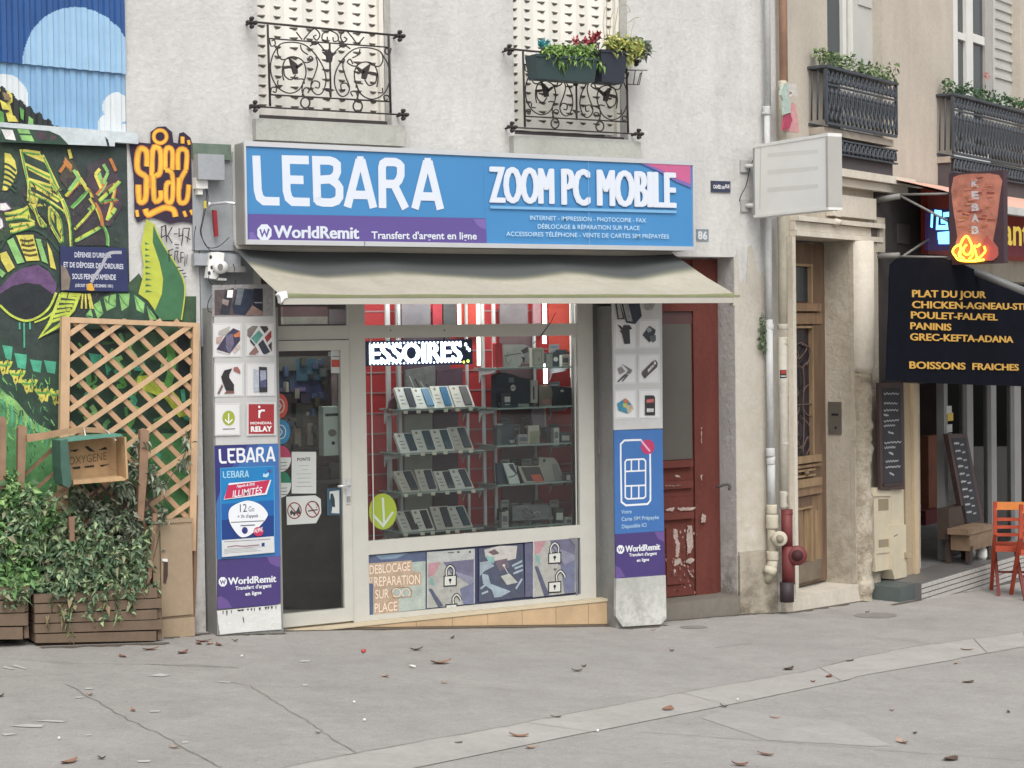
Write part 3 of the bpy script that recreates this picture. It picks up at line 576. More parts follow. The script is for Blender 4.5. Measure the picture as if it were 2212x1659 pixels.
# feather strokes on the dark field
for a, b in (((570, 160), (700, 10)), ((660, 0), (740, 60)), ((740, 80), (800, 170)), ((620, 260), (760, 110)), ((650, 450), (820, 260)), ((780, 180), (890, 400)), ((830, 220), (890, 420)), ((650, 550), (870, 430)), ((900, 420), (935, 590)), ((1000, 50), (930, 370)), ((860, 200), (1040, 30)), ((870, 220), (1020, 190)), ((1000, 260), (930, 360)), ((840, 150), (920, 30)), ((900, 0), (870, 110))):
    S2([a, ((a[0]+b[0])/2+12, (a[1]+b[1])/2-8), b], 6, random.choice([YL, MG, YGn, ORG, PK])); S2([(a[0]+14, a[1]+8), ((a[0]+b[0])/2+26, (a[1]+b[1])/2+2), (b[0]+12, b[1]+6)], 3, random.choice([PK, LG, ORG]))
for a, b in (((560, 1400), (620, 1470)), ((620, 1380), (600, 1300)), ((520, 1500), (590, 1400)), ((640, 1480), (720, 1600)), ((700, 1550), (760, 1659)), ((900, 1430), (940, 1500)), ((940, 1500), (900, 1600)), ((830, 1520), (870, 1470)), ((830, 1520), (880, 1640)), ((960, 1380), (1010, 1490)), ((600, 1659), (690, 1540))): S2([a, b], 7, random.choice([YL, LG, ORG]), 0, q1b)
# lower leaf ladder and dome
P2([(530, 1000), (690, 1010), (640, 1150), (520, 1320), (350, 1390), (430, 1280), (490, 1120)], DKG); S2([(530, 1010), (490, 1120), (430, 1270), (350, 1385), (510, 1290), (640, 1150), (690, 1020), (530, 1010)], 7, YGn, 0)
for i in range(6): t = i/6; S2([(520-t*120, 1030+t*280), (670-t*110, 1050+t*190)], 6, YGn, 0)
P2([(740, 1210), (800, 1110), (890, 1030), (1010, 985), (1160, 985), (1250, 1040), (1330, 1110), (1375, 1240), (1375, 1320), (740, 1320)], DKG)
for pts in ([(810, 1110), (870, 1070), (900, 1180), (850, 1230)], [(900, 1040), (1010, 1010), (1010, 1120), (930, 1160)], [(1035, 1010), (1130, 1010), (1120, 1120), (1060, 1160)], [(1170, 1020), (1260, 1090), (1250, 1180), (1190, 1150)], [(1280, 1120), (1340, 1190), (1370, 1240), (1300, 1230)], [(750, 1190), (790, 1140), (810, 1210)]):
    P2(pts, LG); S2([pts[0], ((pts[0][0]+pts[2][0])/2, (pts[0][1]+pts[2][1])/2+20), pts[2]], 3, GR)
for x in (700, 740, 780, 800): S2([(720+(x-700)*.6, 1010), (x+10, 1140)], 4, YL, 0)
for i in range(260):
    x, y = random.uniform(0, 1040), random.uniform(60, 1150)
    if y > 560 and x < 560 or (520 < x < 1110 and 590 < y < 990): continue
    a = random.uniform(-.9, .9); L = random.uniform(15, 60); S2([(x, y), (x+L*math.sin(a), y+L*math.cos(a))], random.uniform(.8, 2), random.choice([PK, DKG, c_(70, 72, 76), c_(96, 100, 60), c_(60, 84, 74), c_(80, 66, 76)]), 0)
for i in range(150):
    x, y = random.uniform(0, 540), random.uniform(380, 1250); a = random.uniform(-.3, 1.0); L = random.uniform(20, 70); S2([(x, y), (x+L*math.sin(a), y+L*math.cos(a))], random.uniform(.8, 2.4), random.choice([LG, DKG, GR, MG, GR, DKG]), 0, q3)
for i in range(46):          # the same leaf pattern carries on beyond the picture's left edge
    a = random.uniform(-5.6, -2.05); z = random.uniform(.4, 2.9); L = random.uniform(.15, .5); an = random.uniform(-.6, 1.2); d = Vector((math.cos(an), math.sin(an))); n = Vector((-d.y, d.x))*L*.22; c = Vector((a, z)); mb.k += 1
    pts = [c-d*L/2, c-d*L*.1+n, c+d*L/2, c-d*L*.1-n]; mb.face([F.W(q_.x, q_.y, .001+mb.k*.00005) for q_ in pts][::-1], random.choice([GR, LG, MG, YGn, TE, GR, YL]))
mb.build('mural_painting', bl)
mb = MB(); mb.st = .0001; mb.poly(F, q1((0, 1103), (1000, 1175), (1000, 1275), (0, 1236)), .0555, LED)
for pts, m in (([(0, 1105), (430, 1140), (520, 1180), (600, 1262), (0, 1235)], DKG), ([(10, 1125), (110, 1132), (140, 1222), (50, 1212)], WH), ([(150, 1122), (250, 1130), (300, 1232), (190, 1222)], LG), ([(165, 1160), (270, 1166), (275, 1180), (170, 1176)], DKG), ([(440, 1155), (500, 1200), (440, 1226)], PK), ([(300, 1140), (400, 1146), (420, 1220), (320, 1210)], c_(76, 62, 72)), ([(915, 1190), (940, 1215), (955, 1272), (935, 1270)], BK)): mb.poly(F, q1(*pts), .056, m)
mb.build('ledge_painting', bl); mb = MB(); mb.st = .0001
for pts, m in (([(0, 870), (60, 900), (80, 960), (20, 950)], YL), ([(50, 980), (130, 1010), (160, 1060), (70, 1060)], YL), ([(20, 800), (80, 820), (90, 880), (40, 870)], c_(130, 110, 84)), ([(170, 930), (210, 960), (205, 1050), (180, 1030)], MG), ([(250, 1010), (290, 1040), (290, 1085), (245, 1080)], LG), ([(0, 960), (30, 980), (40, 1080), (0, 1080)], MG)): mb.poly(F, q1(*pts), .022, m)
mb.build('cladding_painting', bl)
# ================================================================ SHOPFRONT
sf = thing('shopfront', F.W(1.4, gz(1.4), 0), 'cream aluminium phone shop front with glass door and display window', 'shopfront')
a_ = lambda x, y=1000, v=0: F.az(x, y, v)[0]
z_ = lambda x, y, v=0: F.az(x, y, v)[1]
AD = a_(757, 1000); AM = a_(793, 1000); AR = a_(1250, 900); AE = a_(1283, 900)
ZT0 = z_(1000, 728); ZT1 = z_(1000, 700.6); ZR1 = z_(788, 1169.5); ZR0 = z_(788, 1199.5); ZB1 = z_(788, 1330.5); ZB0 = z_(788, 1342); ZTOP = 2.62; DT = z_(745, 734.5)
mb = MB()
mb.box(F, AD+.006, AM, -.05, .0, ZB0, ZTOP, ALU); mb.box(F, AR, AE, -.05, .0, ZB0, ZTOP, ALU); mb.box(F, -.16, -.10, -.05, 0, ZB0, ZTOP, ALU)
mb.box(F, AM, AR, -.05, -.002, ZT0, ZT1, ALU); mb.box(F, -.10, AD+.006, -.05, -.002, DT+.006, ZT1, ALU)
mb.box(F, AM, AR, -.05, -.002, ZR0, ZR1, ALU); mb.box(F, AM, AR, -.05, -.002, ZB0, ZB1, ALU)
mb.box(F, -.10, AD+.006, -.05, -.002, 2.56, ZTOP, ALU); mb.box(F, AM, AR, -.05, -.002, 2.56, ZTOP, ALU)
for x in (806, 1245): mb.box(F, a_(x)-.004, a_(x)+.004, -.012, -.006, ZR1, ZT0, ALU)
mb.build('window_frame', sf)
mb = MB(); mb.box(F, AM, AR, -.03, -.024, ZR1, ZT0, GLASS); mb.build('display_pane', sf)
mb = MB(); mb.box(F, AM, AR, -.03, -.024, ZT1, 2.56, GLASS); mb.build('transom_pane', sf)
mb = MB(); mb.box(F, -.10, AD, -.03, -.024, ZT1, 2.56, GLASS); mb.build('transom_pane', sf)
# door
mb = MB(); st = AD-a_(738)
mb.box(F, -.095, -.095+st, -.045, .012, .012, DT, ALU); mb.box(F, AD-st, AD, -.045, .012, .012, DT, ALU)
zg1 = z_(700, 757); zg0 = z_(700, 1318)
mb.box(F, -.095+st, AD-st, -.045, .012, zg1, DT, ALU); mb.box(F, -.095+st, AD-st, -.045, .012, .012, zg0, ALU)
door = mb.build('door', sf)
mb = MB(); mb.box(F, -.095+st, AD-st, -.02, -.014, zg0, zg1, GLASS); mb.build('pane', door)
mb = MB(); hx, hz = F.az(750, 1048); mb.box(F, hx-.018, hx+.018, .0135, .02, hz-.14, hz+.05, CHROME); mb.tube([F.W(hx, hz-.0, .02), F.W(hx, hz, .055), F.W(hx-.10, hz, .058)], .009, CHROME); mb.box(F, hx-.012, hx+.012, .0205, .03, hz-.12, hz-.08, mat((150, 148, 142), .5)); mb.build('handle', door)
def sticker(draw, name='sticker', parent=None): m_ = MB(); draw(m_); m_.build(name, parent or door)
RD = mat((196, 72, 58), .5, 0); BLU = mat((44, 128, 176), .5, 0); MAG = mat((176, 60, 92), .5, 0); GRN = mat((34, 118, 84), .5, 0); PAP = mat((196, 200, 196), .6, .03); INK = mat((60, 62, 66), .7, 0); REDI = mat((140, 52, 50), .6, 0)
VD = -.010
def disc(cx, cy, rx, ry, c1, c2=None):
    def d(m_):
        m_.poly(F, circ(cx, cy, rx, ry, 28), VD, c1)
        if c2: m_.poly(F, circ(cx, cy, rx*.98, ry*.98, 24, -6, 186), VD, c2); [m_.stroke(F, [(cx-8, cy+9+i*7), (cx+rx*.6, cy+8+i*7)], 1.2, VD, INK) for i in range(3)]
        else: m_.stroke(F, circ(cx, cy, rx*.55, ry*.55, 18), 2, VD, PAP, closed=True); m_.stroke(F, [(cx-2, cy-8), (cx+4, cy), (cx-2, cy+9)], 2.4, VD, PAP)
    return d
sticker(disc(604, 877, 18, 27, RD)); sticker(disc(606, 933, 21, 27, BLU)); sticker(disc(606, 991, 23, 29, MAG, PAP)); sticker(disc(607, 1046, 22, 29, GRN, PAP))
def sheet(m_):
    m_.rect(F, 630, 976, 683, 1066, VD, PAP); m_.text(F, 'PONTS', 642, 996, 670, 995, 7, VD, INK, .03)
    for i, (a, b) in enumerate(((645, 668), (650, 666), (640, 674), (642, 672), (643, 671), (640, 674))): m_.stroke(F, [(a, 1006+i*9), (b, 1005.4+i*9)], .9, VD, mat((140, 144, 142), .7, 0))
sticker(sheet, 'notice')
def noent(m_):
    m_.poly(F, [(618, 1073), (681, 1070), (693, 1078), (694, 1108), (683, 1130), (620, 1134)], VD, PAP)
    for cx, cy in ((636, 1103), (675, 1100)):
        if cx < 650: m_.poly(F, [(626, 1106), (630, 1101), (634, 1106), (640, 1104), (646, 1092), (648, 1104), (651, 1110), (646, 1111), (640, 1108), (636, 1116), (632, 1110), (628, 1114)], VD, INK)
        else: m_.stroke(F, [(665, 1104), (686, 1101)], 2.6, VD, INK); m_.stroke(F, [(683, 1098), (686, 1092), (682, 1088)], 1, VD, INK, sm=4)
        m_.stroke(F, circ(cx, cy, 14.5, 17, 28), 2.6, VD, REDI, closed=True); m_.stroke(F, [(cx-10, cy-12), (cx+10, cy+13)], 2.6, VD, REDI)
sticker(noent, 'notice')
def card(m_):
    m_.rect(F, 706, 1055, 737, 1113, VD, mat((52, 82, 102), .5, 0)); m_.poly(F, [(712, 1062), (733, 1059), (733, 1109), (716, 1108), (719, 1090), (712, 1078)], VD, PAP); m_.poly(F, [(714, 1066), (719, 1066), (723, 1078), (724, 1096), (717, 1094), (713, 1080)], VD, mat((40, 60, 66), .6, 0))
sticker(card, 'notice')
sticker(lambda m_: (m_.rect(F, 715, 757, 736, 806, VD, PAP), m_.rect(F, 716, 777, 735, 793, VD, RD), m_.stroke(F, [(718, 770), (733, 770)], 1.4, VD, INK)), 'sticker')
# opaque picture panel below the display window
mb = MB(); mb.box(F, AM, AR, -.04, -.026, ZB1, ZR0, mat((60, 66, 100), .5, .1))
P_ = Q(1350, 2000, 2.011); VP_ = -.022; c2 = lambda *c: mat(tuple(int(.72*v+.28*g_) for v, g_ in zip(c, (150, 150, 144))), .45, .16, 14, fine=.08)
def bp(pts, m): mb.poly(F, P_(*pts), VP_, m)
bp([(180, 378), (655, 345), (655, 800), (180, 852)], c2(168, 186, 180)); bp([(180, 378), (655, 345), (655, 420), (190, 460)], c2(62, 78, 124)); bp([(260, 375), (520, 358), (420, 400), (300, 410)], c2(110, 146, 180)); bp([(185, 600), (240, 600), (240, 845), (185, 850)], c2(62, 80, 128)); bp([(450, 480), (655, 430), (655, 800), (440, 820)], c2(176, 192, 182))
bp([(205, 440), (545, 415), (548, 500), (620, 508), (622, 610), (370, 632), (445, 735), (440, 835), (245, 842), (240, 600), (205, 595)], c2(196, 160, 128))
TXC = mat((232, 214, 192), .5, 0); OUT_ = mat((176, 128, 92), .5, 0)
for st, x0, y0, x1, y1, h in (('DEBLOCAGE', 212, 526, 535, 496, 72), ('REPARATION', 250, 622, 612, 600, 76), ('SUR', 258, 722, 365, 712, 74), ('PLACE', 252, 830, 430, 812, 74)):
    (x0, y0), (x1, y1) = P_((x0, y0), (x1, y1)); mb.text(F, st, x0, y0+.4, x1, y1+.4, h/2.011/1.8228+1, VP_, OUT_, .05); mb.text(F, st, x0, y0, x1, y1, h/2.011/1.8228, VP_, TXC, .015)
mb.text(F, "D'", *P_((208, 594))[0], *P_((240, 590))[0], 12, VP_, TXC, .01)
for cx in (425, 500): mb.stroke(F, circ(*P_((cx, 672))[0], 9, 9, 16), 2, VP_, TXC, closed=True)
mb.stroke(F, P_((385, 650), (420, 630), (520, 628), (548, 660), (540, 700), (400, 712), (385, 650)), 1.6, VP_, OUT_)
def lock(cx, cy, s_, op=0):
    K = mat((34, 36, 40), .5, 0); LF = mat((206, 208, 200), .5, 0); w_, h_ = 48*s_, 80*s_
    mb.poly(F, P_((cx-w_, cy), (cx+w_, cy-8), (cx+w_, cy+h_-6), (cx-w_, cy+h_)), VP_, LF); mb.stroke(F, P_((cx-w_, cy), (cx+w_, cy-8), (cx+w_, cy+h_-6), (cx-w_, cy+h_)), 2.6, VP_, K, closed=True)
    ox, oy = (0, 0) if not op else (46*s_, -8)
    mb.stroke(F, P_(*[(cx+ox-28*s_, cy+oy), (cx+ox-30*s_, cy+oy-50*s_), (cx+ox, cy+oy-82*s_), (cx+ox+30*s_, cy+oy-52*s_)]+([(cx+ox+28*s_, cy+oy-6)] if not op else [(cx+ox+36*s_, cy+oy-30*s_)])), 7, VP_, K, sm=5)
    mb.stroke(F, P_(*[(cx+ox-28*s_, cy+oy), (cx+ox-30*s_, cy+oy-50*s_), (cx+ox, cy+oy-82*s_), (cx+ox+30*s_, cy+oy-52*s_)]+([(cx+ox+28*s_, cy+oy-6)] if not op else [(cx+ox+36*s_, cy+oy-30*s_)])), 3, VP_, LF, sm=5)
    mb.poly(F, circ(*P_((cx, cy+h_*.38))[0], 3, 3.4, 12), VP_, K); mb.stroke(F, P_((cx, cy+h_*.38), (cx, cy+h_*.72)), 2.2, VP_, K)
def phonepic(x0, x1, y0, y1, full):
    bp([(x0, y0), (x1, y0-28), (x1, y1-40), (x0, y1)], c2(188, 192, 190))
    ya = y0+90 if full else y0
    bp([(x0+12, ya), (x1-8, ya-34), (x1-8, y1-44), (x0+12, y1-4)], c2(176, 176, 168)); bp([(x0+130, ya-10), (x1-8, ya-34), (x1-8, y1-200), (x0+200, y1-260)], c2(92, 90, 130)); bp([(x0+160, ya+40), (x1-8, ya+110), (x1-8, y1-160), (x0+260, y1-240)], c2(128, 130, 160))
    bp([(x0+12, ya), (x0+110, ya-14), (x0+60, ya+90), (x0+12, ya+110)], c2(196, 130, 142)); bp([(x0+20, ya+110), (x0+50, ya+120), (x0+60, ya+180), (x0+24, ya+160)], c2(110, 176, 168)); bp([(x0+12, ya+200), (x0+40, ya+200), (x0+130, y1-20), (x0+90, y1-8)], c2(62, 70, 104)); bp([(x1-120, ya+200), (x1-8, ya+150), (x1-8, y1-44), (x1-90, y1-30)], c2(96, 104, 148))
phonepic(665, 1045, 350, 795, True); mb.stroke(F, P_((830, 355), (880, 352)), 1.5, VP_, INK); mb.stroke(F, P_((905, 350), (925, 348)), 3, VP_, INK); mb.stroke(F, P_((1005, 340), (1007, 356)), 4, VP_, INK)
lock(850, 540, 1.0); lock(860, 768, .9, 1); bp([(850, 650), (865, 650), (857, 665)], c2(120, 110, 110))
bp([(790, 790), (960, 770), (960, 815), (790, 830)], mat((60, 66, 100), .5, .1)) if False else None
bp([(1078, 320), (1425, 285), (1440, 705), (1078, 748)], c2(48, 56, 88)); bp([(1120, 330), (1240, 300), (1380, 300), (1370, 400), (1260, 430), (1180, 420), (1130, 390)], c2(206, 200, 196)); bp([(1150, 350), (1200, 325), (1240, 360), (1190, 375)], c2(96, 66, 74)); bp([(1130, 380), (1200, 390), (1195, 440), (1150, 420)], c2(120, 186, 178))
bp([(1085, 430), (1160, 420), (1200, 460), (1120, 500), (1085, 540)], c2(150, 172, 188)); bp([(1100, 520), (1150, 530), (1170, 600), (1330, 660), (1250, 705), (1200, 710), (1180, 650), (1110, 600)], c2(150, 176, 196)); bp([(1250, 540), (1320, 520), (1385, 590), (1300, 610)], c2(196, 200, 190)); bp([(1200, 420), (1300, 400), (1320, 470), (1240, 500)], c2(96, 76, 96))
for a, b in (((1340, 460), (1420, 420)), ((1350, 520), (1425, 490)), ((1360, 480), (1425, 455)), ((1090, 640), (1140, 600)), ((1100, 680), (1150, 660)), ((1370, 640), (1420, 560))): mb.stroke(F, P_(a, b), 4.5, VP_, c2(160, 184, 204))
mb.stroke(F, P_((1270, 450), (1320, 540)), 1.6, VP_, PAP); mb.poly(F, circ(*P_((1275, 455))[0], 3, 3, 10), VP_, PAP)
bp([(1440, 282), (1500, 276), (1510, 700), (1445, 706)], c2(74, 76, 116)); phonepic(1505, 1845, 262, 708, False)
lock(1678, 360, 1.0); lock(1678, 590, 1.0, 1); bp([(1668, 480), (1696, 478), (1684, 498)], c2(80, 74, 84)); bp([(1790, 240), (1862, 236), (1862, 690), (1846, 692), (1840, 300)], c2(110, 112, 124))
mb.build('picture_panel', sf)
# tiled plinth
TL = mat((196, 164, 124), .6, .12, 5, fine=.05, bump=.1); GRT = mat((120, 104, 84), .9, .1); CAP = mat((206, 190, 158), .6, .06, 4)
mb = MB(); vF = .07; aL = F.az(612, 1345, vF)[0]; aRt = F.az(1311, 1320, vF)[0]
mb.box(F, aL, aRt, -.25, vF-.004, gz(aL)-.05, ZB0-.022, GRT, gz(aRt)-.08, ZB0-.022); mb.box(F, -.10, aRt+.006, -.20, vF+.008, ZB0-.022, ZB0-.001, CAP)
edges = [F.az((1350+x/2.011)/1.8228, 1340, vF)[0] for x in (285, 582, 868, 1148, 1420, 1688, 1945)]
e = [edges[0]-.31, edges[0]-.155][:1]+edges+[aRt+.004]
for x0, x1 in zip(e, e[1:]): mb.box(F, x0+.002, x1-.002, vF-.03, vF, gz(x0)+.018, ZB0-.026, TL, gz(x1)+.018)
mb.box(F, AE+.002, 2.95, -.08, -.03, -.3, SH_T-.004, mat((112, 112, 106), .7, .15, 6)); mb.build('tiled_plinth', sf)
# pillars -------------------------------------------------------------
PIL = plaster((150, 150, 148), 'grey_pillar_paint', (.75, .74, .7), .8, (-.3, .35, (122, 124, 118)), .3)
mb = MB(); mb.box(F, -.548, -.052, -.15, .19, -.1, 2.32, PIL); mb.box(F, -.30, -.052, -.15, .12, -.1, .1, PIL); mb.build('pillar', sf)
mb = MB(); mb.box(F, 2.762, 3.212, -.30, .19, -.4, 2.32, PIL)
qz = Q(2300, 2050, 3.16); mb.prism(F, qz((400, 725), (1015, 680), (1025, 1215), (960, 1290), (480, 1320), (395, 1190)), .19, .222, plaster((178, 180, 174), 'worn_plinth', (.62, .62, .6), 1.0, (-.4, .2, (224, 222, 214)), .3)); mb.build('pillar', sf)
# pull handle on the grey jamb
mb = MB(); jx, jz = F.az(1298, 960, -.03); mb.box(F, jx-.03, jx+.03, -.03, -.015, jz-.075, jz+.04, mat((140, 140, 136), .5)); mb.tube([F.W(jx, jz+.03, -.01), F.W(jx, jz+.03, .03), F.W(jx, jz-.04, .03), F.W(jx, jz-.04, -.01)], .007, CHROME); mb.build('jamb_handle', sf)
# ---------------------------------------------------------------- printed panels on the pillars
PAN = mat((196, 196, 194), .45, .05, 8); FRM = mat((222, 222, 222), .5, 0); PVc = .205
def photo_tile(mb, x0, y0, x1, y1, v=.2055):
    mb.poly(F, [(x0, y0), (x1, y0-1), (x1, y1-1), (x0, y1)], v, FRM); mb.stroke(F, [(x0+2, y0+2), (x1-2, y0+1), (x1-2, y1-3), (x0+2, y1-2)], .8, v, mat((176, 178, 180), .6, 0), closed=True)
zq = Q(700, 1050, 3.16); V2 = .206; cc = lambda *c: mat(c, .45, .22, 26, fine=.1)
mb = MB(); mb.prism(F, [(462, 622), (594, 620), (600, 958), (466, 962)], .192, .205, PAN)
def zp(pts, m, Z=zq): mb.poly(F, Z(*pts), V2, m)
zp([(425, 230), (1185, 215), (1190, 615), (430, 625)], cc(150, 148, 148)); zp([(455, 290), (1060, 270), (1060, 605), (460, 605)], cc(92, 80, 82)); zp([(600, 290), (700, 260), (640, 600), (520, 590)], cc(54, 56, 66)); zp([(740, 270), (830, 270), (960, 300), (900, 590), (840, 610), (690, 580), (680, 480)], cc(48, 58, 78)); zp([(745, 275), (830, 270), (780, 480), (710, 470)], cc(110, 116, 126))
zp([(620, 290), (690, 290), (680, 385), (610, 385)], mat((255, 255, 255), .4, 0, k=1)); zp([(560, 400), (640, 420), (620, 490), (550, 460)], cc(150, 132, 126)); zp([(945, 270), (1055, 275), (1055, 600), (930, 600)], cc(40, 44, 58)); zp([(950, 440), (1050, 440), (1050, 455), (960, 455)], cc(150, 150, 156)); zp([(840, 605), (930, 480), (1055, 560), (1055, 605)], cc(150, 120, 110))
for x0, y0, x1, y1 in ((437, 705, 795, 1130), (845, 705, 1195, 1115), (455, 1200, 820, 1620), (850, 1200, 1215, 1615)):
    (a, b), (c, d) = zq((x0, y0), (x1, y1)); photo_tile(mb, a, b, c, d)
zp([(510, 800), (650, 740), (640, 830), (560, 860), (500, 850)], cc(176, 172, 166)); zp([(480, 1030), (600, 850), (690, 765), (775, 800), (775, 920), (640, 1090), (500, 1060)], cc(66, 62, 88)); zp([(600, 850), (680, 830), (700, 960), (640, 1090), (600, 1000)], cc(108, 102, 130)); zp([(690, 850), (775, 800), (775, 870), (710, 880)], cc(210, 116, 72)); zp([(480, 1030), (640, 1080), (640, 1096), (490, 1060)], cc(206, 200, 200)); zp([(475, 880), (570, 860), (520, 960), (475, 960)], cc(190, 160, 150)); zp([(680, 1040), (770, 960), (775, 1010), (700, 1085)], cc(200, 180, 174))
for pts, c in (([(865, 780), (930, 735), (1000, 740), (900, 890), (865, 860)], (126, 118, 112)), ([(1020, 740), (1110, 740), (1130, 780), (1080, 830)], (66, 58, 60)), ([(915, 890), (1010, 790), (1060, 850), (975, 960)], (84, 150, 140)), ([(1080, 880), (1165, 790), (1165, 880), (1110, 945)], (160, 50, 56)), ([(1000, 965), (1060, 905), (1150, 1060), (1090, 1090), (1060, 1080)], (52, 58, 74)), ([(1125, 980), (1170, 930), (1170, 1060)], (70, 60, 64)), ([(905, 900), (965, 975), (950, 990), (900, 930)], (60, 58, 60)), ([(880, 1090), (970, 990), (1010, 1060), (960, 1095)], (150, 110, 104))): zp(pts, cc(*c))
zp([(540, 1370), (580, 1290), (680, 1265), (640, 1340), (640, 1380), (700, 1470), (700, 1560), (600, 1540), (560, 1440)], cc(46, 44, 48)); zp([(700, 1250), (745, 1245), (780, 1300), (775, 1335), (690, 1290)], cc(160, 96, 88)); zp([(490, 1580), (550, 1460), (565, 1490), (520, 1580)], cc(120, 90, 84)); zp([(570, 1580), (620, 1540), (700, 1550), (705, 1575)], cc(130, 84, 78))
zp([(945, 1270), (1010, 1290), (1010, 1550), (945, 1560)], cc(180, 188, 204)); zp([(1010, 1245), (1110, 1250), (1115, 1560), (1015, 1565)], cc(52, 54, 62)); zp([(1025, 1290), (1100, 1290), (1100, 1500), (1030, 1500)], cc(158, 166, 190)); zp([(1030, 1420), (1100, 1400), (1100, 1500), (1030, 1500)], cc(84, 90, 128))
qr = Q(0, 1300, 2.212)
photo_tile(mb, 464, 872, 519, 941); photo_tile(mb, 533, 870, 596, 941)
mb.poly(F, circ(494, 903, 13.5, 16, 28), V2, mat((158, 172, 48), .5, 0)); mb.stroke(F, [(494, 893), (494, 913)], 2.4, V2, WHITE); mb.stroke(F, [(486, 906), (494, 914), (502, 906)], 2.4, V2, WHITE); mb.stroke(F, [(481, 927), (508, 926)], 1.8, V2, mat((120, 120, 118), .6, 0))
mb.rect(F, 537, 873, 592, 937, V2, mat((176, 44, 52), .5, 0)); mb.text(F, 'MONDIAL', 541, 917, 588, 916, 5.5, V2, WHITE, .03); mb.text(F, 'RELAY', 542, 933, 588, 932, 12, V2, WHITE, .05); mb.poly(F, circ(560, 879, 2.4, 2.8, 12), V2, WHITE); mb.stroke(F, [(560, 886), (560, 903), ], 4, V2, WHITE); mb.stroke(F, [(561, 893), (564, 887), (572, 887)], 4, V2, WHITE, sm=4)
mb.build('picture_board', label='tall grey board of accessory photos on the left shop pillar', cat='picture board', origin=F.W(-.3, 1.7, .2))
# lebara lettering drawn as strokes in a unit box (six letters)
def lebara(mb, fr, x0, y0, x1, y1, h, v, m, wf=.165):
    """(x0,y0)-(x1,y1) baseline in px, h cap height in px"""
    def T(u, t): return (x0+(x1-x0)*u, y0+(y1-y0)*u-h*t)
    w_ = h*wf; o = wf/2
    L = [[(.022, .98), (.030, .3), (.04, o+.07), (.062, o), (.145, o)], [(.30, 1-o), (.178, 1-o), (.183, .3), (.193, o+.07), (.215, o), (.305, o)], [(.185, .52), (.272, .52)],
         [(.345, o), (.338, 1-o), (.41, 1-o), (.435, .97-o), (.449, .84), (.45, .72)], [(.45, .76), (.45, .70), (.44, .61), (.42, .55), (.36, .53)], [(.42, .53), (.448, .46), (.462, .38), (.462, .20), (.448, o+.04), (.42, o), (.375, o), (.352, o+.02), (.345, o+.06), (.342, .3)],
         [(.504, 0), (.568, .95)], [(.578, .95), (.642, 0)], [(.556, .93), (.590, .93)], [(.53, .25), (.615, .25)], [(.69, 0), (.687, .80), (.692, .96-o), (.708, 1-o), (.757, 1-o), (.775, .97-o), (.786, .84), (.786, .68)], [(.786, .74), (.786, .66), (.776, .56), (.757, .48), (.70, .48)], [(.752, .46), (.812, 0)],
         [(.861, 0), (.924, .95)], [(.934, .95), (.996, 0)], [(.912, .93), (.946, .93)], [(.886, .25), (.97, .25)]]
    for l in L: mb.stroke(fr, [T(u, t) for u, t in l], w_, v, m)
def remit(mb, fr, x0, y0, x1, y1, h, v, m, bg_):
    """octagon with W, then the word; x0..x1 is the whole mark"""
    r = h*.62; cx, cy = x0+r*.9, y0-h*.42; pts = [(cx+r*math.cos(R_(22.5+45*i)), cy+r*1.15*math.sin(R_(22.5+45*i))) for i in range(8)]
    mb.poly(fr, pts, v, m); mb.stroke(fr, [(cx-r*.55, cy-r*.42), (cx-r*.3, cy+r*.45), (cx, cy-r*.25), (cx+r*.3, cy+r*.45), (cx+r*.58, cy-r*.5)], r*.26, v, bg_)
    mb.text(fr, 'WorldRemit', x0+r*2.15, y0, x1, y1, h, v, m, .012, 0, h*.035)
# left pillar: blue poster, purple poster, white sheet
sA = Q(800, 1700, 3.16); sB = Q(800, 2100, 3.16)
mb = MB(); VB = .205; NAV = mat((52, 52, 128), .4, .05); CB = mat((58, 112, 184), .4, .05); AZ = mat((20, 128, 200), .4, .06); CR = mat((206, 40, 84), .4, 0); DN = mat((26, 62, 138), .4, 0); W2 = mat((228, 232, 238), .45, 0)
def bpA(pts, m, Z=sA): mb.poly(F, Z(*pts), VB, m)
mb.prism(F, sA((145, 178), (935, 150), (960, 1545), (180, 1590)), .192, .205, CB); bpA([(145, 178), (560, 164), (360, 440), (215, 450), (225, 700), (160, 900), (150, 600)], NAV); bpA([(560, 164), (700, 160), (420, 438), (360, 440)], mat((56, 84, 160), .4, .05))
lebara(mb, F, *sA((190, 398))[0], *sA((890, 368))[0], 185/3.16/1.8228, VB, W2, .155)
bpA([(210, 450), (885, 425), (895, 1510), (225, 1565)], mat((70, 160, 214), .4, 0)); bpA([(218, 458), (878, 432), (882, 1310), (232, 1345)], AZ); bpA([(228, 1100), (880, 1040), (882, 1310), (232, 1345)], DN); bpA([(226, 900), (880, 850), (880, 1040), (228, 1100)], mat((24, 96, 176), .4, 0))
lebara(mb, F, *sA((243, 578))[0], *sA((565, 566))[0], 86/3.16/1.8228, VB, mat((150, 206, 236), .5, 0), .17); bpA([(740, 560), (750, 515), (775, 530), (820, 500), (815, 545), (790, 570)], mat((170, 214, 240), .5, 0)); mb.poly(F, circ(*sA((825, 490))[0], 3.5, 3.5, 12), VB, mat((90, 70, 150), .5, 0))
bpA([(320, 640), (848, 598), (790, 780), (255, 845)], W2); bpA([(310, 665), (832, 598), (770, 762), (262, 838)], CR); mb.text(F, 'Appels & SMS', *sA((415, 694))[0], *sA((640, 668))[0], 6, VB, W2, .02, .1); mb.text(F, 'ILLIMITÉS', *sA((365, 815))[0], *sA((728, 768))[0], 14.5, VB, W2, .01, .15)
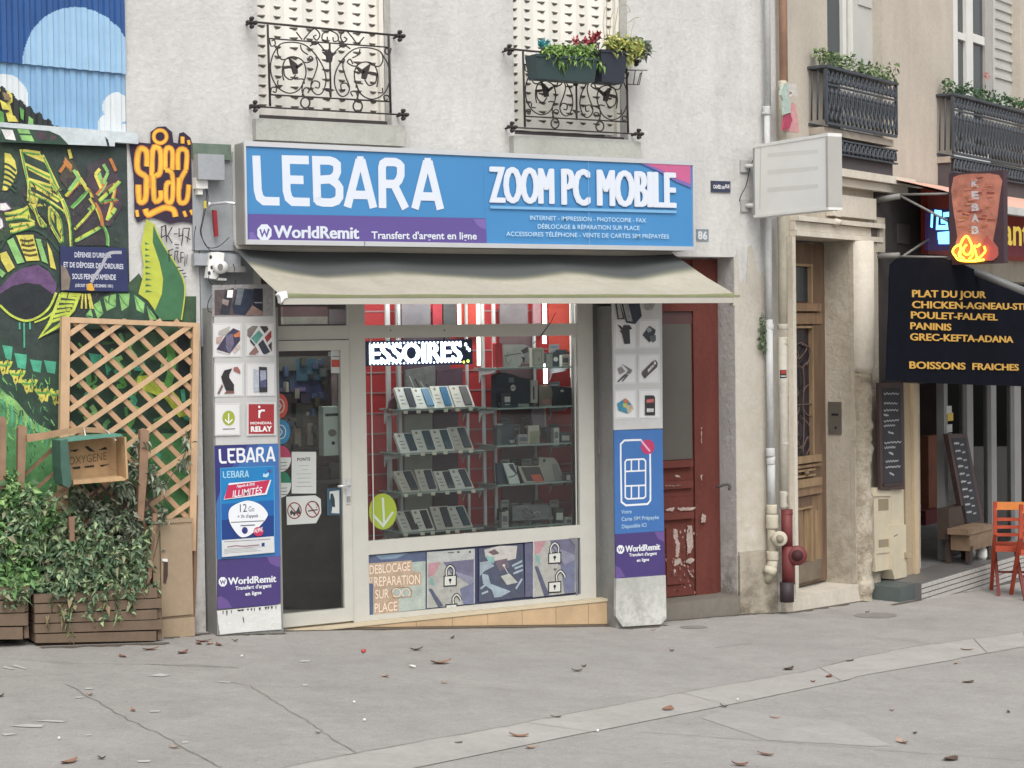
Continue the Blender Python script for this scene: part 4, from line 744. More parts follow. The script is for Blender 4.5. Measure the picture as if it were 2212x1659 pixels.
bpA(smooth([(315, 1030), (360, 930), (540, 858), (700, 900), (795, 1000), (790, 1070), (700, 1180), (590, 1280), (510, 1312), (440, 1290), (345, 1160)], 5, True), W2)
mb.text(F, '12', *sA((458, 1000))[0], *sA((545, 995))[0], 17, VB, INK, .0); mb.text(F, 'Go', *sA((565, 994))[0], *sA((635, 990))[0], 11, VB, INK); mb.text(F, '+ 3h d\'appels', *sA((428, 1075))[0], *sA((684, 1062))[0], 7, VB, INK, .01); mb.stroke(F, sA((345, 1128), (755, 1108)), 2, VB, mat((120, 124, 130), .6, 0)); mb.stroke(F, sA((465, 1168), (645, 1160)), 2.6, VB, mat((110, 114, 124), .6, 0))
mb.poly(F, circ(*sA((518, 1228))[0], 6.5, 7.5, 16), VB, NAV); bpA(circ(688, 1242, 64, 58, 20), CR); mb.text(F, '14,99€', *sA((632, 1262))[0], *sA((742, 1240))[0], 9, VB, W2, .02)
bpA([(232, 1350), (880, 1300), (888, 1500), (236, 1560)], mat((208, 210, 212), .4, .05, 10)); mb.stroke(F, sA((260, 1370), (700, 1345), (835, 1335)), 1.5, VB, mat((130, 130, 134), .6, 0)); mb.stroke(F, sA((300, 1435), (400, 1420), (520, 1425), (700, 1408)), 2.6, VB, mat((150, 110, 120), .6, 0)); bpA([(728, 1385), (765, 1380), (765, 1422), (728, 1426)], DN)
for i in range(4): mb.stroke(F, sA((262, 1462+i*17), (262+random.uniform(350, 560), 1462+i*17-36)), .7, VB, mat((150, 152, 156), .6, 0))
mb.build('advertising_poster', label='blue phone plan poster with a white 12 Go bubble on the left pillar', cat='poster', origin=F.W(-.3, .9, .2))
PUc = mat((74, 58, 124), .4, .06); PU2 = mat((106, 80, 150), .4, .05)
mb = MB(); mb.prism(F, sB((185, 335), (960, 280), (965, 860), (890, 890), (178, 945)), .192, .2045, PUc); mb.poly(F, sB((795, 295), (955, 283), (960, 420), (900, 410), (830, 370)), VB, PU2); mb.poly(F, sB((180, 940), (175, 800), (220, 780), (300, 830), (360, 925)), VB, PU2)
remit(mb, F, *sB((195, 640))[0], *sB((908, 605))[0], 88/3.16/1.8228, VB, W2, PUc); mb.text(F, 'Transfert d\'argent', *sB((400, 708))[0], *sB((850, 672))[0], 8.5, VB, W2, .03); mb.text(F, 'en ligne', *sB((525, 778))[0], *sB((725, 758))[0], 8.5, VB, W2, .03)
mb.build('advertising_poster', label='purple money transfer poster low on the left pillar above a white sheet', cat='poster', origin=F.W(-.3, .5, .2))
mb = MB(); WS = mat((214, 216, 212), .4, .08, 6, bump=.5)
pts = sB((175, 965), (965, 885), (975, 1195), (700, 1215), (400, 1240), (210, 1262), (185, 1100)); mb.prism(F, pts, .1925, .2005, WS)
for i, (x, w_, h_) in enumerate(((240, 16, 40), (285, 20, 60), (345, 14, 40), (420, 60, 22), (470, 40, 24), (545, 24, 24), (590, 22, 30), (630, 14, 40), (690, 30, 34), (765, 30, 30), (800, 24, 30), (840, 28, 30), (900, 12, 44))): y = 972-(x-200)*.1; mb.poly(F, sB((x, y), (x+w_, y-2), (x+w_*.7, y+h_), (x+w_*.3, y+h_)), .201, INK)
mb.stroke(F, sB((495, 1040), (508, 1110)), 1.6, .201, INK); mb.build('plastic_sheet', label='wrinkled white plastic sheet hanging at the foot of the left pillar', cat='sheet', origin=F.W(-.3, .1, .2))
# right pillar
qa = Q(2300, 1150, 3.6867); qb = Q(2300, 1600, 3.16); qc = Q(2300, 2050, 3.16)
mb = MB(); mb.prism(F, [(1322, 640), (1430, 640), (1431.5, 925), (1326, 929)], .192, .205, PAN)
for x0, y0, x1, y1 in ((440, 410, 755, 830), (790, 400, 1098, 815), (440, 905, 755, 1335), (785, 905, 1098, 1325), (440, 1425, 755, 1840), (795, 1415, 1100, 1835)):
    (a, b), (c, d) = qa((x0, y0), (x1, y1)); photo_tile(mb, a, b, c, d)
for pts, c in (([(440, 120), (510, 120), (590, 395), (490, 395)], (52, 54, 60)), ([(470, 150), (510, 150), (565, 375), (505, 380)], (160, 160, 158)), ([(530, 120), (800, 120), (838, 350), (740, 465), (610, 445)], (48, 54, 68)), ([(560, 150), (640, 150), (705, 430), (625, 420)], (146, 148, 150)), ([(860, 150), (1045, 150), (990, 255), (930, 265), (890, 240)], (150, 148, 144)),
               ([(575, 480), (660, 480), (700, 530), (660, 550), (670, 750), (585, 755), (550, 600), (510, 560), (550, 560), (480, 470), (530, 490), (560, 520)], (56, 56, 62)), ([(850, 625), (950, 490), (1040, 550), (1030, 600), (950, 735)], (54, 60, 70)), ([(905, 540), (950, 510), (990, 560), (930, 590)], (150, 156, 164)), ([(950, 640), (1040, 620), (1045, 700), (1000, 735), (960, 700)], (92, 98, 104)),
               ([(545, 1040), (700, 1130), (680, 1180), (600, 1200), (640, 1130)], (120, 120, 120)), ([(485, 1110), (540, 1080), (600, 1150), (520, 1200)], (138, 134, 130)), ([(590, 1190), (620, 1200), (500, 1310), (480, 1300)], (84, 82, 84)), ([(620, 1200), (650, 1200), (560, 1305), (550, 1290)], (84, 82, 84)),
               ([(840, 1160), (990, 1010), (1040, 985), (1070, 1030), (1060, 1090), (940, 1200), (880, 1260), (840, 1200)], (88, 80, 78)), ([(920, 1130), (1000, 1050), (1020, 1070), (930, 1170)], (196, 194, 190)), ([(1010, 1020), (1035, 1005), (1045, 1040), (1020, 1060)], (226, 226, 226)),
               ([(480, 1620), (600, 1540), (640, 1570), (700, 1650), (660, 1740), (620, 1760), (500, 1720)], (60, 140, 170)), ([(560, 1560), (610, 1545), (650, 1600), (600, 1640)], (196, 110, 70)), ([(600, 1640), (700, 1640), (720, 1700), (640, 1770)], (196, 178, 150)), ([(560, 1620), (620, 1620), (610, 1680), (570, 1670)], (190, 190, 80)), ([(885, 1500), (1010, 1500), (1030, 1530), (1030, 1790), (885, 1790)], (54, 50, 54)), ([(905, 1560), (1010, 1550), (1010, 1600), (905, 1610)], (190, 96, 90)), ([(910, 1690), (1010, 1690), (1010, 1740), (910, 1745)], (206, 206, 204))):
    mb.poly(F, qa(*pts), V2, cc(*c))
mb.build('picture_board', label='grey board of accessory photos on the right shop pillar', cat='picture board', origin=F.W(3, 1.7, .2))
mb = MB(); mb.prism(F, qb((372, 298), (975, 285), (995, 1550), (385, 1590)), .192, .2045, CB)
mb.stroke(F, qb((455, 640), (455, 470), (500, 425), (600, 420), (705, 418), (820, 560), (825, 900), (825, 1170), (790, 1215), (520, 1232), (465, 1190), (460, 900)), 4.2, VB, W2, closed=True)
mb.poly(F, qb(*circ(792, 505, 84, 92, 22)), VB, mat((196, 52, 104), .45, 0)); mb.stroke(F, qb((705, 420), (820, 560)), 4.2, VB, mat((236, 170, 196), .45, 0))
mb.stroke(F, qb((510, 690), (530, 665), (740, 655), (765, 680), (765, 1120), (740, 1142), (540, 1152), (512, 1130)), 3.6, VB, W2, closed=True)
for a, b in (((515, 810), (765, 798)), ((515, 992), (762, 982)), ((588, 665), (588, 805)), ((680, 660), (680, 800)), ((588, 990), (588, 1148)), ((680, 985), (680, 1145))): mb.stroke(F, qb(a, b), 3.4, VB, W2)
for st, x0, y0, x1, y1 in (('Votre', 462, 1338, 592, 1330), ('Carte SIM Prépayée', 465, 1428, 930, 1402), ('Disponible ICI', 470, 1520, 775, 1498)): mb.text(F, st, *qb((x0, y0))[0], *qb((x1, y1))[0], 8.4, VB, mat((170, 206, 236), .5, 0), .012)
mb.build('advertising_poster', label='blue poster with a white line drawing of a SIM card on the right pillar', cat='poster', origin=F.W(3, .9, .2))
mb = MB(); mb.prism(F, qc((388, 168), (995, 130), (1008, 680), (398, 725)), .192, .2045, PUc); mb.poly(F, qc((875, 140), (995, 132), (998, 265), (920, 225)), VB, PU2); mb.poly(F, qc((390, 560), (450, 590), (510, 695), (398, 720)), VB, PU2)
remit(mb, F, *qc((408, 392))[0], *qc((945, 362))[0], 80/3.16/1.8228, VB, W2, PUc); mb.text(F, 'Transfert d\'argent', *qc((560, 448))[0], *qc((905, 426))[0], 7.2, VB, W2, .03); mb.text(F, 'en ligne', *qc((655, 514))[0], *qc((808, 502))[0], 7.2, VB, W2, .03)
mb.build('advertising_poster', label='purple money transfer poster on the right pillar above its worn grey plinth', cat='poster', origin=F.W(3, .4, .2))
# ---------------------------------------------------------------- illuminated fascia sign
sg = thing('shop_sign', F.W(1.6, 2.75, .15), 'wide blue shop sign reading LEBARA and ZOOM PC MOBILE above the awning', 'sign')
VS = .30; sL = F.az(530, 305, VS)[0]; sR = F.az(1497, 348, VS)[0]; sT = F.az(1000, 327, VS)[1]; sBt = F.az(1000, 533.5, VS)[1]
mb = MB(); mb.box(F, sL, sR, .09, VS-.02, sBt, sT, mat((168, 164, 158), .45, .08, 4, metal=.2)); mb.box(F, sL+.001, sR-.001, .035, .088, sBt-.02, sT-.05, PW); mb.build('box', sg)
mb = MB(); tr = .03
mb.box(F, sL-.012, sR+.01, VS-.018, VS+.006, sT-tr, sT+.004, CHROME); mb.box(F, sL-.012, (sL+(sR-sL)*.235), VS-.018, VS+.006, sBt-.004, sBt+tr, CHROME); mb.box(F, (sL+(sR-sL)*.235)+.006, sR+.01, VS-.018, VS+.006, sBt-.004, sBt+tr, CHROME)
mb.box(F, sL-.012, sL+.002, VS-.018, VS+.006, sBt+tr, sT-tr, CHROME); mb.box(F, sR-.008, sR+.01, VS-.018, VS+.006, sBt+tr, sT-tr, CHROME); mb.build('trim', sg)
SB = mat((62, 138, 202), .32, .04, 1.2, name='sign_blue'); SW = mat((216, 224, 238), .4, 0); VF = VS-.008
mb = MB(); mb.box(F, sL+.002, sR-.008, VS-.02, VF, sBt+tr, sT-tr, SB)
n1 = Q(900, 530, 2.212); n2 = Q(1850, 550, 2.212)
lebara(mb, F, *n1((205, 613))[0], *n1((1852, 652))[0], 440/2.212/1.8228, VF, SW, .168)
PUR2 = mat((98, 80, 158), .32, .04, 1.2); mb.poly(F, n1((170, 690), (2212, 728), (2232, 729))+n2((140, 690), (148, 908))+n1((172, 930)), VF, PUR2)
mb.poly(F, n1((180, 850), (215, 850), (260, 925), (182, 922)), VF, mat((120, 100, 176), .35, 0)); mb.poly(F, n2((30, 690), (138, 692), (142, 780), (100, 770), (60, 740)), VF, mat((120, 100, 176), .35, 0))
remit(mb, F, *n1((252, 898))[0], *n1((1135, 908))[0], 108/2.212/1.8228, VF, SW, PUR2); mb.text(F, "Transfert d'argent en ligne", *n1((1245, 908))[0], *n1((2162, 914))[0], 66/2.212/1.8228, VF, SW, .02)
mb.poly(F, n2((1480, 205), (1925, 212), (1925, 420), (1800, 370), (1650, 280)), VF, mat((118, 104, 180), .35, 0)); mb.poly(F, n2((1530, 208), (1922, 213), (1922, 385), (1800, 340), (1660, 262)), VF, mat((204, 92, 142), .35, .05))
for st, xa, xb, yy, yb in (('ZOOM', 184, 724, 545, 558), ('PC', 812, 1038, 564, 570), ('MOBILE', 1122, 1786, 572, 592)): mb.text(F, st, *n2((xa, yy))[0], *n2((xb, yb))[0], 312/2.212/1.8228, VF, SW, 0, 0, 3.8)
mb.stroke(F, n2((178, 588), (1800, 630)), 5.5, VF, mat((116, 178, 226), .4, 0)); mb.stroke(F, n2((178, 575), (1800, 617)), 1, VF, mat((90, 160, 216), .4, 0))
for st, xa, xb, yy, yb in (('INTERNET - IMPRESSION - PHOTOCOPIE - FAX', 525, 1535, 698, 722), ('DÉBLOCAGE & RÉPARATION SUR PLACE', 592, 1478, 774, 788), ('ACCESSOIRES TÉLÉPHONE - VENTE DE CARTES SIM PRÉPAYÉES', 318, 1735, 838, 862)): mb.text(F, st, *n2((xa, yy))[0], *n2((xb, yb))[0], 9.5, VF, mat((186, 218, 240), .4, 0), .006)
mb.stroke(F, n2((1031, 185), (1042, 915)), .9, VF, mat((130, 180, 226), .4, 0)); mb.stroke(F, n2((130, 190), (142, 680)), .8, VF, mat((74, 146, 208), .4, 0))
mb.build('face', sg)
# ---------------------------------------------------------------- awning
aw = thing('shop_awning', F.W(1.5, 2.4, 0), 'beige roll-out canvas awning with a mossy front edge above the shop window', 'awning')
VA = .95; fL = F.az(608, 640, VA)[0]; fR = F.az(1593, 652, VA)[0]; zF = F.az(1100, 640, VA)[1]; zA = 2.76
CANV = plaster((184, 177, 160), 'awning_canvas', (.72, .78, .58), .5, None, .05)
def shade_algae_belt(m):
    # shade under the sign painted into the rear canvas, wavy edge, greenish algae rim
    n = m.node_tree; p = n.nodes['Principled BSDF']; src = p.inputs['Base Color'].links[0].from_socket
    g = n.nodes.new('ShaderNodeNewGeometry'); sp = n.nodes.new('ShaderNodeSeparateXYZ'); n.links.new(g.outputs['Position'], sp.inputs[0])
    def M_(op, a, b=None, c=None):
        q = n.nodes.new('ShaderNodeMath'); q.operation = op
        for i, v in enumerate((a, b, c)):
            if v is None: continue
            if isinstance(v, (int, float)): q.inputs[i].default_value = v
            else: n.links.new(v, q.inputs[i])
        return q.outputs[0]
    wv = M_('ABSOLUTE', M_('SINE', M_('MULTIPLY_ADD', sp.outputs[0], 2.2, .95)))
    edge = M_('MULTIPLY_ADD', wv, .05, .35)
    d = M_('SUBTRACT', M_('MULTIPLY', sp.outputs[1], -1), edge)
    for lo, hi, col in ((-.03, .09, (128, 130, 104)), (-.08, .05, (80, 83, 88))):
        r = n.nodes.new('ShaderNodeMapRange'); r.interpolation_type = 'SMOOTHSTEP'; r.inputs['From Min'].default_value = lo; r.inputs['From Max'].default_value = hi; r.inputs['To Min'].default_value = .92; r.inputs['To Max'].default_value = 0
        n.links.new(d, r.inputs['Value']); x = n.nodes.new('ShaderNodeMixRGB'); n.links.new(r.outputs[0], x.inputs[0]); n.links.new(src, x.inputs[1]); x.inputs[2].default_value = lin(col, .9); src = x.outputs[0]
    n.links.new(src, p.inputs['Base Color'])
shade_algae_belt(CANV)
MOSS = plaster((140, 142, 104), 'mossy_canvas', (.6, .9, .4), 1.0, None, .2)
mb = MB(); nx, ny = 60, 16; vs = []
for j in range(ny+1):
    t = j/ny
    for i in range(nx+1):
        s = i/nx; a = fL+(fR-fL)*s; arm = abs(math.sin(math.pi*(s*2.6+.22)))
        sag = -.10*math.sin(math.pi*t**.55)*(.6+.35*arm)*min(1, 6*min(s, 1-s)+.12); wr = .006*math.sin(26*s+7*t)*math.sin(math.pi*t)
        vs.append(F.W(a, zA+(zF-zA)*t+sag+wr, .06+(VA-.06)*t))
k = nx+1
fa = [(j*k+i, (j+1)*k+i, (j+1)*k+i+1, j*k+i+1) for j in range(ny) for i in range(nx)]
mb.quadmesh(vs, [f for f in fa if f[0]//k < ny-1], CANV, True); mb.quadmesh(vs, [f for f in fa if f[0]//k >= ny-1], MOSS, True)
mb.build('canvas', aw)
mb = MB(); zf2 = F.az(1100, 656, VA+.03)[1]
mb.box(F, fL, fR, VA-.03, VA+.03, zf2, zF-.008, mat((184, 180, 168), .6, .05, 5)); mb.box(F, fL, fR, VA-.02, VA+.034, zF-.008, zF+.008, MOSS); mb.build('front_bar', aw)
mb = MB(); mb.prism(F, zq((1255, 345), (1290, 315), (1355, 300), (1372, 385), (1325, 400), (1290, 455), (1280, 380)), VA-.02, VA+.04, WHITE); mb.build('end_cap', aw)
mb = MB(); mb.prism(F, [(1586, 640), (1594, 650), (1597, 653), (1590, 662), (1584, 660)], VA-.02, VA+.033, mat((190, 186, 170), .6)); mb.build('end_cap', aw)
mb = MB(); mb.tube([F.W(fL+.02, zA+.0, .07), F.W(fR-.02, zA, .07)], .045, mat((196, 190, 180), .6), 12); mb.box(F, fL+.3, fR-.05, .0125, .05, zA+.02, zA+.06, GREY); mb.build('roller', aw)
for s in (.28, .75):
    mb = MB(); a = fL+(fR-fL)*s; mb.tube([F.W(a+.5*(1 if s < .5 else -1), 2.60, .0), F.W(a+.28*(1 if s < .5 else -1), 2.50, .35), F.W(a, zf2+.03, VA-.03)], .016, PW, 8); mb.build('arm', aw)
# ================================================================ INSIDE THE SHOP
rm = thing('shop_interior', F.W(1.3, 0, -1.5), 'dim phone shop interior with red slatwall behind the display glass', 'shop interior')
DKF = mat((108, 100, 94), .6, .15, 3); GY = mat((118, 116, 116), .7, .08, 3)
mb = MB(); mb.box(F, -.3, 3.03, -3.0, -.06, -.12, -.10, DKF); mb.box(F, -.3, 3.03, -3.0, -2.9, -.1, 2.7, mat((96, 84, 88), .8, .2, 3)); mb.box(F, -.3, -.24, -2.9, -.06, -.1, 2.7, GY); mb.box(F, 2.95, 3.03, -2.9, -.06, -.1, 2.7, GY); mb.box(F, -.3, 3.03, -3.0, -.06, 2.66, 2.72, mat((150, 148, 146), .8)); mb.build('room_shell', rm)
VR = -.62; ra = F.az(792, 900, VR)[0]; rb = F.az(1256, 900, VR)[0]
RED = mat((200, 48, 54), .45, .1, 3, name='red_slatwall'); LINE = mat((176, 130, 134), .5, .05)
mb = MB(); mb.box(F, ra-.05, rb+.05, VR-.04, VR, .1, 2.60, RED)
dz = (F.az(810, 1708.7/1.0, VR)[1]*0); z0 = F.az(820, (1600+690/3.687)/1.8228, VR)[1]; dzz = F.az(820, (1600+395/3.687)/1.8228, VR)[1]-z0
for i in range(-8, 12):
    z = z0+i*dzz
    if .12 < z < 2.58: mb.box(F, ra-.05, rb+.05, VR+.001, VR+.006, z-.006, z+.006, LINE)
mb.build('red_slatwall', rm)
for x0_, x1_, c_2 in ((874, 975, (96, 76, 92)), (1082, 1160, (112, 84, 90))):
    mb = MB(); mb.pbox(F, x0_, 705, x1_, 1160, VR+.008, VR+.02, mat(c_2, .5, .2, 5)); mb.build('reflection_board', rm)  # purple-grey sheets carry glass reflections as colour over the red slatwall
mb = MB(); RAIL = mat((206, 206, 210), .5, .05)
for x, w_, v in ((842, .035, -.45), (866, .024, -.40), (1047, .024, -.40), (1071, .024, -.40), (1240, .024, -.40), (862, .02, -.55), (1012, .02, -.55), (1158, .02, -.55)):
    a = F.az(x, 950, v)[0]; mb.box(F, a-w_/2, a+w_/2, v-.02, v, .12, 2.58, RAIL)
mb.build('shelf_upright', rm)
# lit tubes (the visible fluorescent lamps)
TUBE = mat((255, 255, 255), .5, 0, emit=9, k=1); WARM = mat((255, 246, 230), .5, 0, emit=1.0, k=1)
for x, v, ya, yb, ml, lab in ((1176, -.30, 640, 700, TUBE, 'lit tube above the transom'), (1176, -.30, 726, 742, TUBE, None), (1178, -.30, 786, 828, TUBE, None)):
    a, z1 = F.az(x, ya, v); z0_ = F.az(x, yb, v)[1]; mb = MB(); mb.tube([F.W(a, z0_, v), F.W(a, z1, v)], .016, ml, 10)
    mb.build('lit_tube', rm)
for x in (1806/1.0*0+ (1400+1500/3.687)/1.8228, (1400+1775/3.687)/1.8228, (1850+1470/3.687)/1.8228):
    v = -.5; a, z1 = F.az(x, 640, v); mb = MB(); mb.box(F, a-.012, a+.012, v-.01, v+.01, 2.12 if x < 1000 else 1.86 if x < 1200 else 1.75, z1+.05, WARM); mb.build('lit_strip', rm)
for a0_, a1_, v0_, v1_, e_ in ((0, .9, -1.0, -.85, 16), (.75, 2.6, -.26, -.14, 18), (1.0, 2.2, -1.6, -1.5, 6)):
    mb = MB(); mb.box(F, a0_, a1_, v0_, v1_, 2.62, 2.655, mat((255, 250, 240), .5, 0, emit=e_, k=1)); mb.build('added_fill_light', rm)  # unseen glowing panels added under the ceiling to brighten the shop
# goods seen dimly behind the door and the transoms
mb = MB(); cI = lambda *c: mat(c, .6, .2, 8)
mb.box(F, .0, 1.1, -1.5, -1.1, -.1, .95, cI(84, 78, 76)); mb.box(F, -.2, .06, -1.0, -.35, -.1, .85, cI(112, 106, 92))
for i in range(4): mb.box(F, -.2, .065, -1.0, -.345, .1+i*.2, .11+i*.2, BLACK)
mb.build('counter', rm)
mb = MB(); VB_ = -1.3
for x0, y0, x1, y1, c in ((600, 770, 735, 800, (96, 96, 92)), (640, 775, 700, 822, (52, 92, 116)), (648, 780, 690, 812, (118, 142, 142)), (600, 800, 640, 830, (48, 68, 92)), (600, 822, 700, 850, (46, 62, 104)), (606, 838, 660, 846, (116, 96, 140)), (650, 850, 710, 870, (70, 66, 92)), (716, 760, 728, 880, (150, 142, 146)), (640, 870, 712, 940, (74, 72, 66)), (640, 885, 655, 925, (52, 60, 52)), (662, 890, 680, 897, (150, 150, 138)), (684, 905, 706, 911, (140, 146, 136)), (618, 912, 735, 968, (92, 84, 74)), (636, 920, 650, 965, (140, 134, 116)), (664, 914, 676, 962, (126, 120, 104)), (690, 914, 700, 962, (120, 112, 96)), (600, 968, 740, 985, (60, 54, 60)), (690, 1010, 716, 1060, (84, 76, 70)), (713, 1000, 735, 1300, (104, 110, 106))):
    mb.pbox(F, x0, y0, x1, y1, VB_-random.uniform(.02, .1), VB_+random.uniform(0, .03), cI(*c))
for i in range(26): x, y = random.uniform(606, 706), random.uniform(770, 965); mb.pbox(F, x, y, x+random.uniform(5, 14), y+random.uniform(8, 22), VB_, VB_+.05+random.uniform(0, .03), cI(*random.choice([(150, 148, 140), (60, 60, 66), (96, 110, 112), (170, 168, 158), (80, 76, 64), (66, 84, 120)])))
mb.build('wall_of_goods', rm)
mb = MB()
for x0, y0, x1, y1, c in ((612, 662, 708, 684, (104, 70, 76)), (612, 684, 708, 700, (150, 146, 138)), (710, 668, 752, 700, (110, 104, 112)), (868, 655, 930, 706, (130, 122, 132)), (935, 655, 955, 706, (190, 50, 64)), (958, 655, 985, 706, (84, 84, 88)), (1080, 655, 1140, 700, (124, 112, 118)), (1152, 655, 1168, 706, (180, 130, 140))):
    mb = MB(); mb.pbox(F, x0, y0, x1, y1, -.56 if x0 > 800 else -.95, -.54 if x0 > 800 else -.9, cI(*c)); mb.build('transom_goods', rm)
mb = MB(); mb.pbox(F, 992, 640, 1038, 728, -.60, -.58, mat((226, 74, 62), .5, .05)); mb.build('red_panel', rm); mb = MB(); mb.pbox(F, 1186, 640, 1235, 760, -.60, -.58, mat((226, 74, 62), .5, .05)); mb.build('red_panel', rm)
# white box hanging inside the door
mb = MB(); mb.pbox(F, 699, 878, 734, 984, -.16, -.07, mat((176, 186, 178), .5, .05)); mb.pbox(F, 703, 893, 731, 899, -.069, -.066, BLACK); mb.poly(F, circ(718, 935, 9, 8, 16), -.066, mat((104, 98, 90), .6)); mb.poly(F, circ(720, 957, 4, 4, 12), -.066, BLACK)
mb.build('wall_cabinet', label='white box with a dark slot hanging behind the shop door glass', cat='box')
# glass shelves and things on them -------------------------------------
SHG = mat((150, 168, 164), .15, .03, 3, name='shelf_glass_edge'); VSF = -.12; VSB = -.50
def shelf(x0, x1, y, lab):
    a0, z = F.az(x0, y, VSF); a1 = F.az(x1, y, VSF)[0]; mb = MB(); mb.box(F, a0, a1, VSB, VSF, z-.012, z, SHG)
    for a in (a0+.015, a1-.02): mb.prism(Fr((F.W(a, 0).x, 0), -90), [(-VSF*-1+.0, z-.013), (VSB*-1*-1*-1*-1+0, z-.013)][:0] or [(-.44*1, z-.013), (-.16, z-.013), (-.20, z-.04), (-.40, z-.06), (-.44, z-.12)], -.004, .004, RAIL, True)
    mb.build('glass_shelf', label=lab, cat='shelf', group='glass shelves in the shop window'); return z
CART = mat((222, 220, 212), .55, .06, 12); PHN = [mat((60, 66, 78), .3, .1, 8), mat((44, 76, 92), .3, .1, 8), mat((72, 66, 72), .3, .1, 8), mat((66, 72, 88), .3, .1, 8), mat((52, 120, 170), .3, .1, 8)]
def phone_box(x, y, col, cardx, label, wpx=34, scale=1.0):
    """a boxed phone reclining on the shelf: card half with a logo dot, phone half"""
    a, z = F.az(x, y, VSF-.02); scale *= random.uniform(.93, 1.06); w_, h_ = .158*scale, .205*scale; th = R_(random.uniform(34, 46)); x += random.uniform(-2.5, 2.5); jw = random.uniform(-.08, .08)
    t = thing('phone_box', F.W(a, z+.002, VSF-.03), label, 'phone box', 'boxed phones on the glass shelves')
    ex = Vector((math.cos(jw), math.sin(jw), 0)); yy_ = Vector((-math.sin(jw), math.cos(jw), 0)); ey = yy_*math.sin(th)+Vector((0, 0, math.cos(th))); en = ey.cross(ex)*-1; en = yy_*-math.cos(th)+Vector((0, 0, math.sin(th))); o = Vector(t.location)
    def bxx(m_, u0, u1, t0, t1, n0, n1, mm):
        c = [o+ex*u+ey*tt+en*nn for nn in (n0, n1) for u, tt in ((u0, t0), (u1, t0), (u1, t1), (u0, t1))]
        m_.quadmesh(c, [(3, 2, 1, 0), (4, 5, 6, 7), (0, 1, 5, 4), (1, 2, 6, 5), (2, 3, 7, 6), (3, 0, 4, 7)], mm)
    m_ = MB(); bxx(m_, 0, w_, 0, h_, -.03, 0, random.choice([CART, mat((206, 202, 196), .55, .08, 12), mat((228, 228, 224), .5, .06, 12), mat((196, 190, 180), .55, .1, 12)]))
    cx = w_*.25 if not cardx else w_*.25
    c0 = o+ex*w_*.22+ey*h_*.86+en*.001; m_.face([c0+ex*.011*math.cos(R_(k))+ey*.013*math.sin(R_(k)) for k in range(0, 360, 36)], mat((146, 118, 110), .6, 0))
    for k in range(3): c0 = o+ex*w_*.12+ey*h_*(.55-.17*k)+en*.001; m_.face([c0, c0+ex*w_*.22, c0+ex*w_*.22+ey*.012, c0+ey*.012], mat((160, 156, 150), .6, 0))
    m_.build('carton', t)
    m_ = MB(); bxx(m_, w_*.50, w_*.88, h_*.08, h_*.92, .001, .012, col); m_.build('phone', t)
    return t
RN = ['top', 'second', 'third', 'lowest']
rows = [(885, 876, [868, 905, 944, 986], (3, 4, 4, 2)), (980, 968, [868, 905, 945, 986], (1, 1, 1, 3)), (1066, 1055, [871, 911, 952, 990], (0, 3, 0, 3)), (1152, 1140, [872, 905, 945, 985], (2, 2, 0, 1))]
CN = ['grey', 'teal', 'dark', 'slate', 'bright blue']
for r, (yl, yr, xs_, cols) in enumerate(rows):
    zz = shelf(866, 1046, yl, '%s glass shelf of the left display unit' % RN[r])
    for i, x in enumerate(xs_):
        y = yl+(yr-yl)*(x-866)/180-1; t = phone_box(x, yl-2, PHN[cols[i]], False, 'boxed %s phone, %s from the left on the %s shelf of the display' % (CN[cols[i]], ['first', 'second', 'third', 'fourth'][i], RN[r]))
        p = Vector(t.location); t.location = (p.x, p.y, zz+.002)
for yl, lab in ((797, 'greenish glass shelf high in the right display unit'), (884, 'glass shelf below the greenish one in the right display unit'), (965, 'middle glass shelf of the right display unit'), (1050, 'glass shelf carrying a tablet box in the right display unit'), (1143, 'bottom glass shelf of the right display unit')): shelf(1074, 1236, yl-2, lab)
def gadget(name, pts, v, dth, m, label, cat, extra=None):
    mb = MB(); mb.prism(F, pts, v-dth, v, m)
    if extra: extra(mb)
    mb.build(name, label=label, cat=cat)
k6 = Q(1850, 1180, 3.6867); k8 = Q(1850, 1600, 3.6867)
gadget('red_bottle_pack', k6((372, 640), (400, 622), (470, 632), (480, 980), (378, 985)), -.22, .05, mat((190, 44, 50), .4, .05), 'narrow red pack on the greenish shelf in the right display', 'pack')
gadget('accessory_pack', k6((485, 650), (800, 650), (860, 680), (730, 960), (660, 985), (490, 990)), -.26, .04, mat((168, 168, 166), .5, .15, 10), 'pale blister pack with earphones hanging in the right display', 'pack', lambda mb: (mb.stroke(F, k6((500, 820), (600, 800), (740, 780)), 1.5, -.258, BLACK, sm=4), mb.stroke(F, k6((560, 760), (520, 860), (560, 940), (610, 860)), 1.5, -.258, GY, sm=4), mb.poly(F, k6((740, 740), (840, 680), (850, 760), (780, 790)), -.258, mat((70, 66, 70), .6)), mb.poly(F, k6((750, 830), (800, 840), (790, 930)), -.258, BLACK)))
gadget('accessory_pack', k6((900, 700), (1075, 705), (1075, 985), (905, 990)), -.20, .04, mat((180, 176, 164), .5, .06, 10), 'cream charger pack hanging in the middle of the right display', 'pack', lambda mb: (mb.stroke(F, k6((930, 740), (1040, 745), (1045, 950), (930, 950)), 1, -.198, GY, closed=True), mb.stroke(F, k6((1005, 840), (1005, 890)), 1.5, -.198, BLACK), mb.poly(F, k6((940, 680), (965, 680), (965, 700), (940, 700)), -.198, WHITE)))
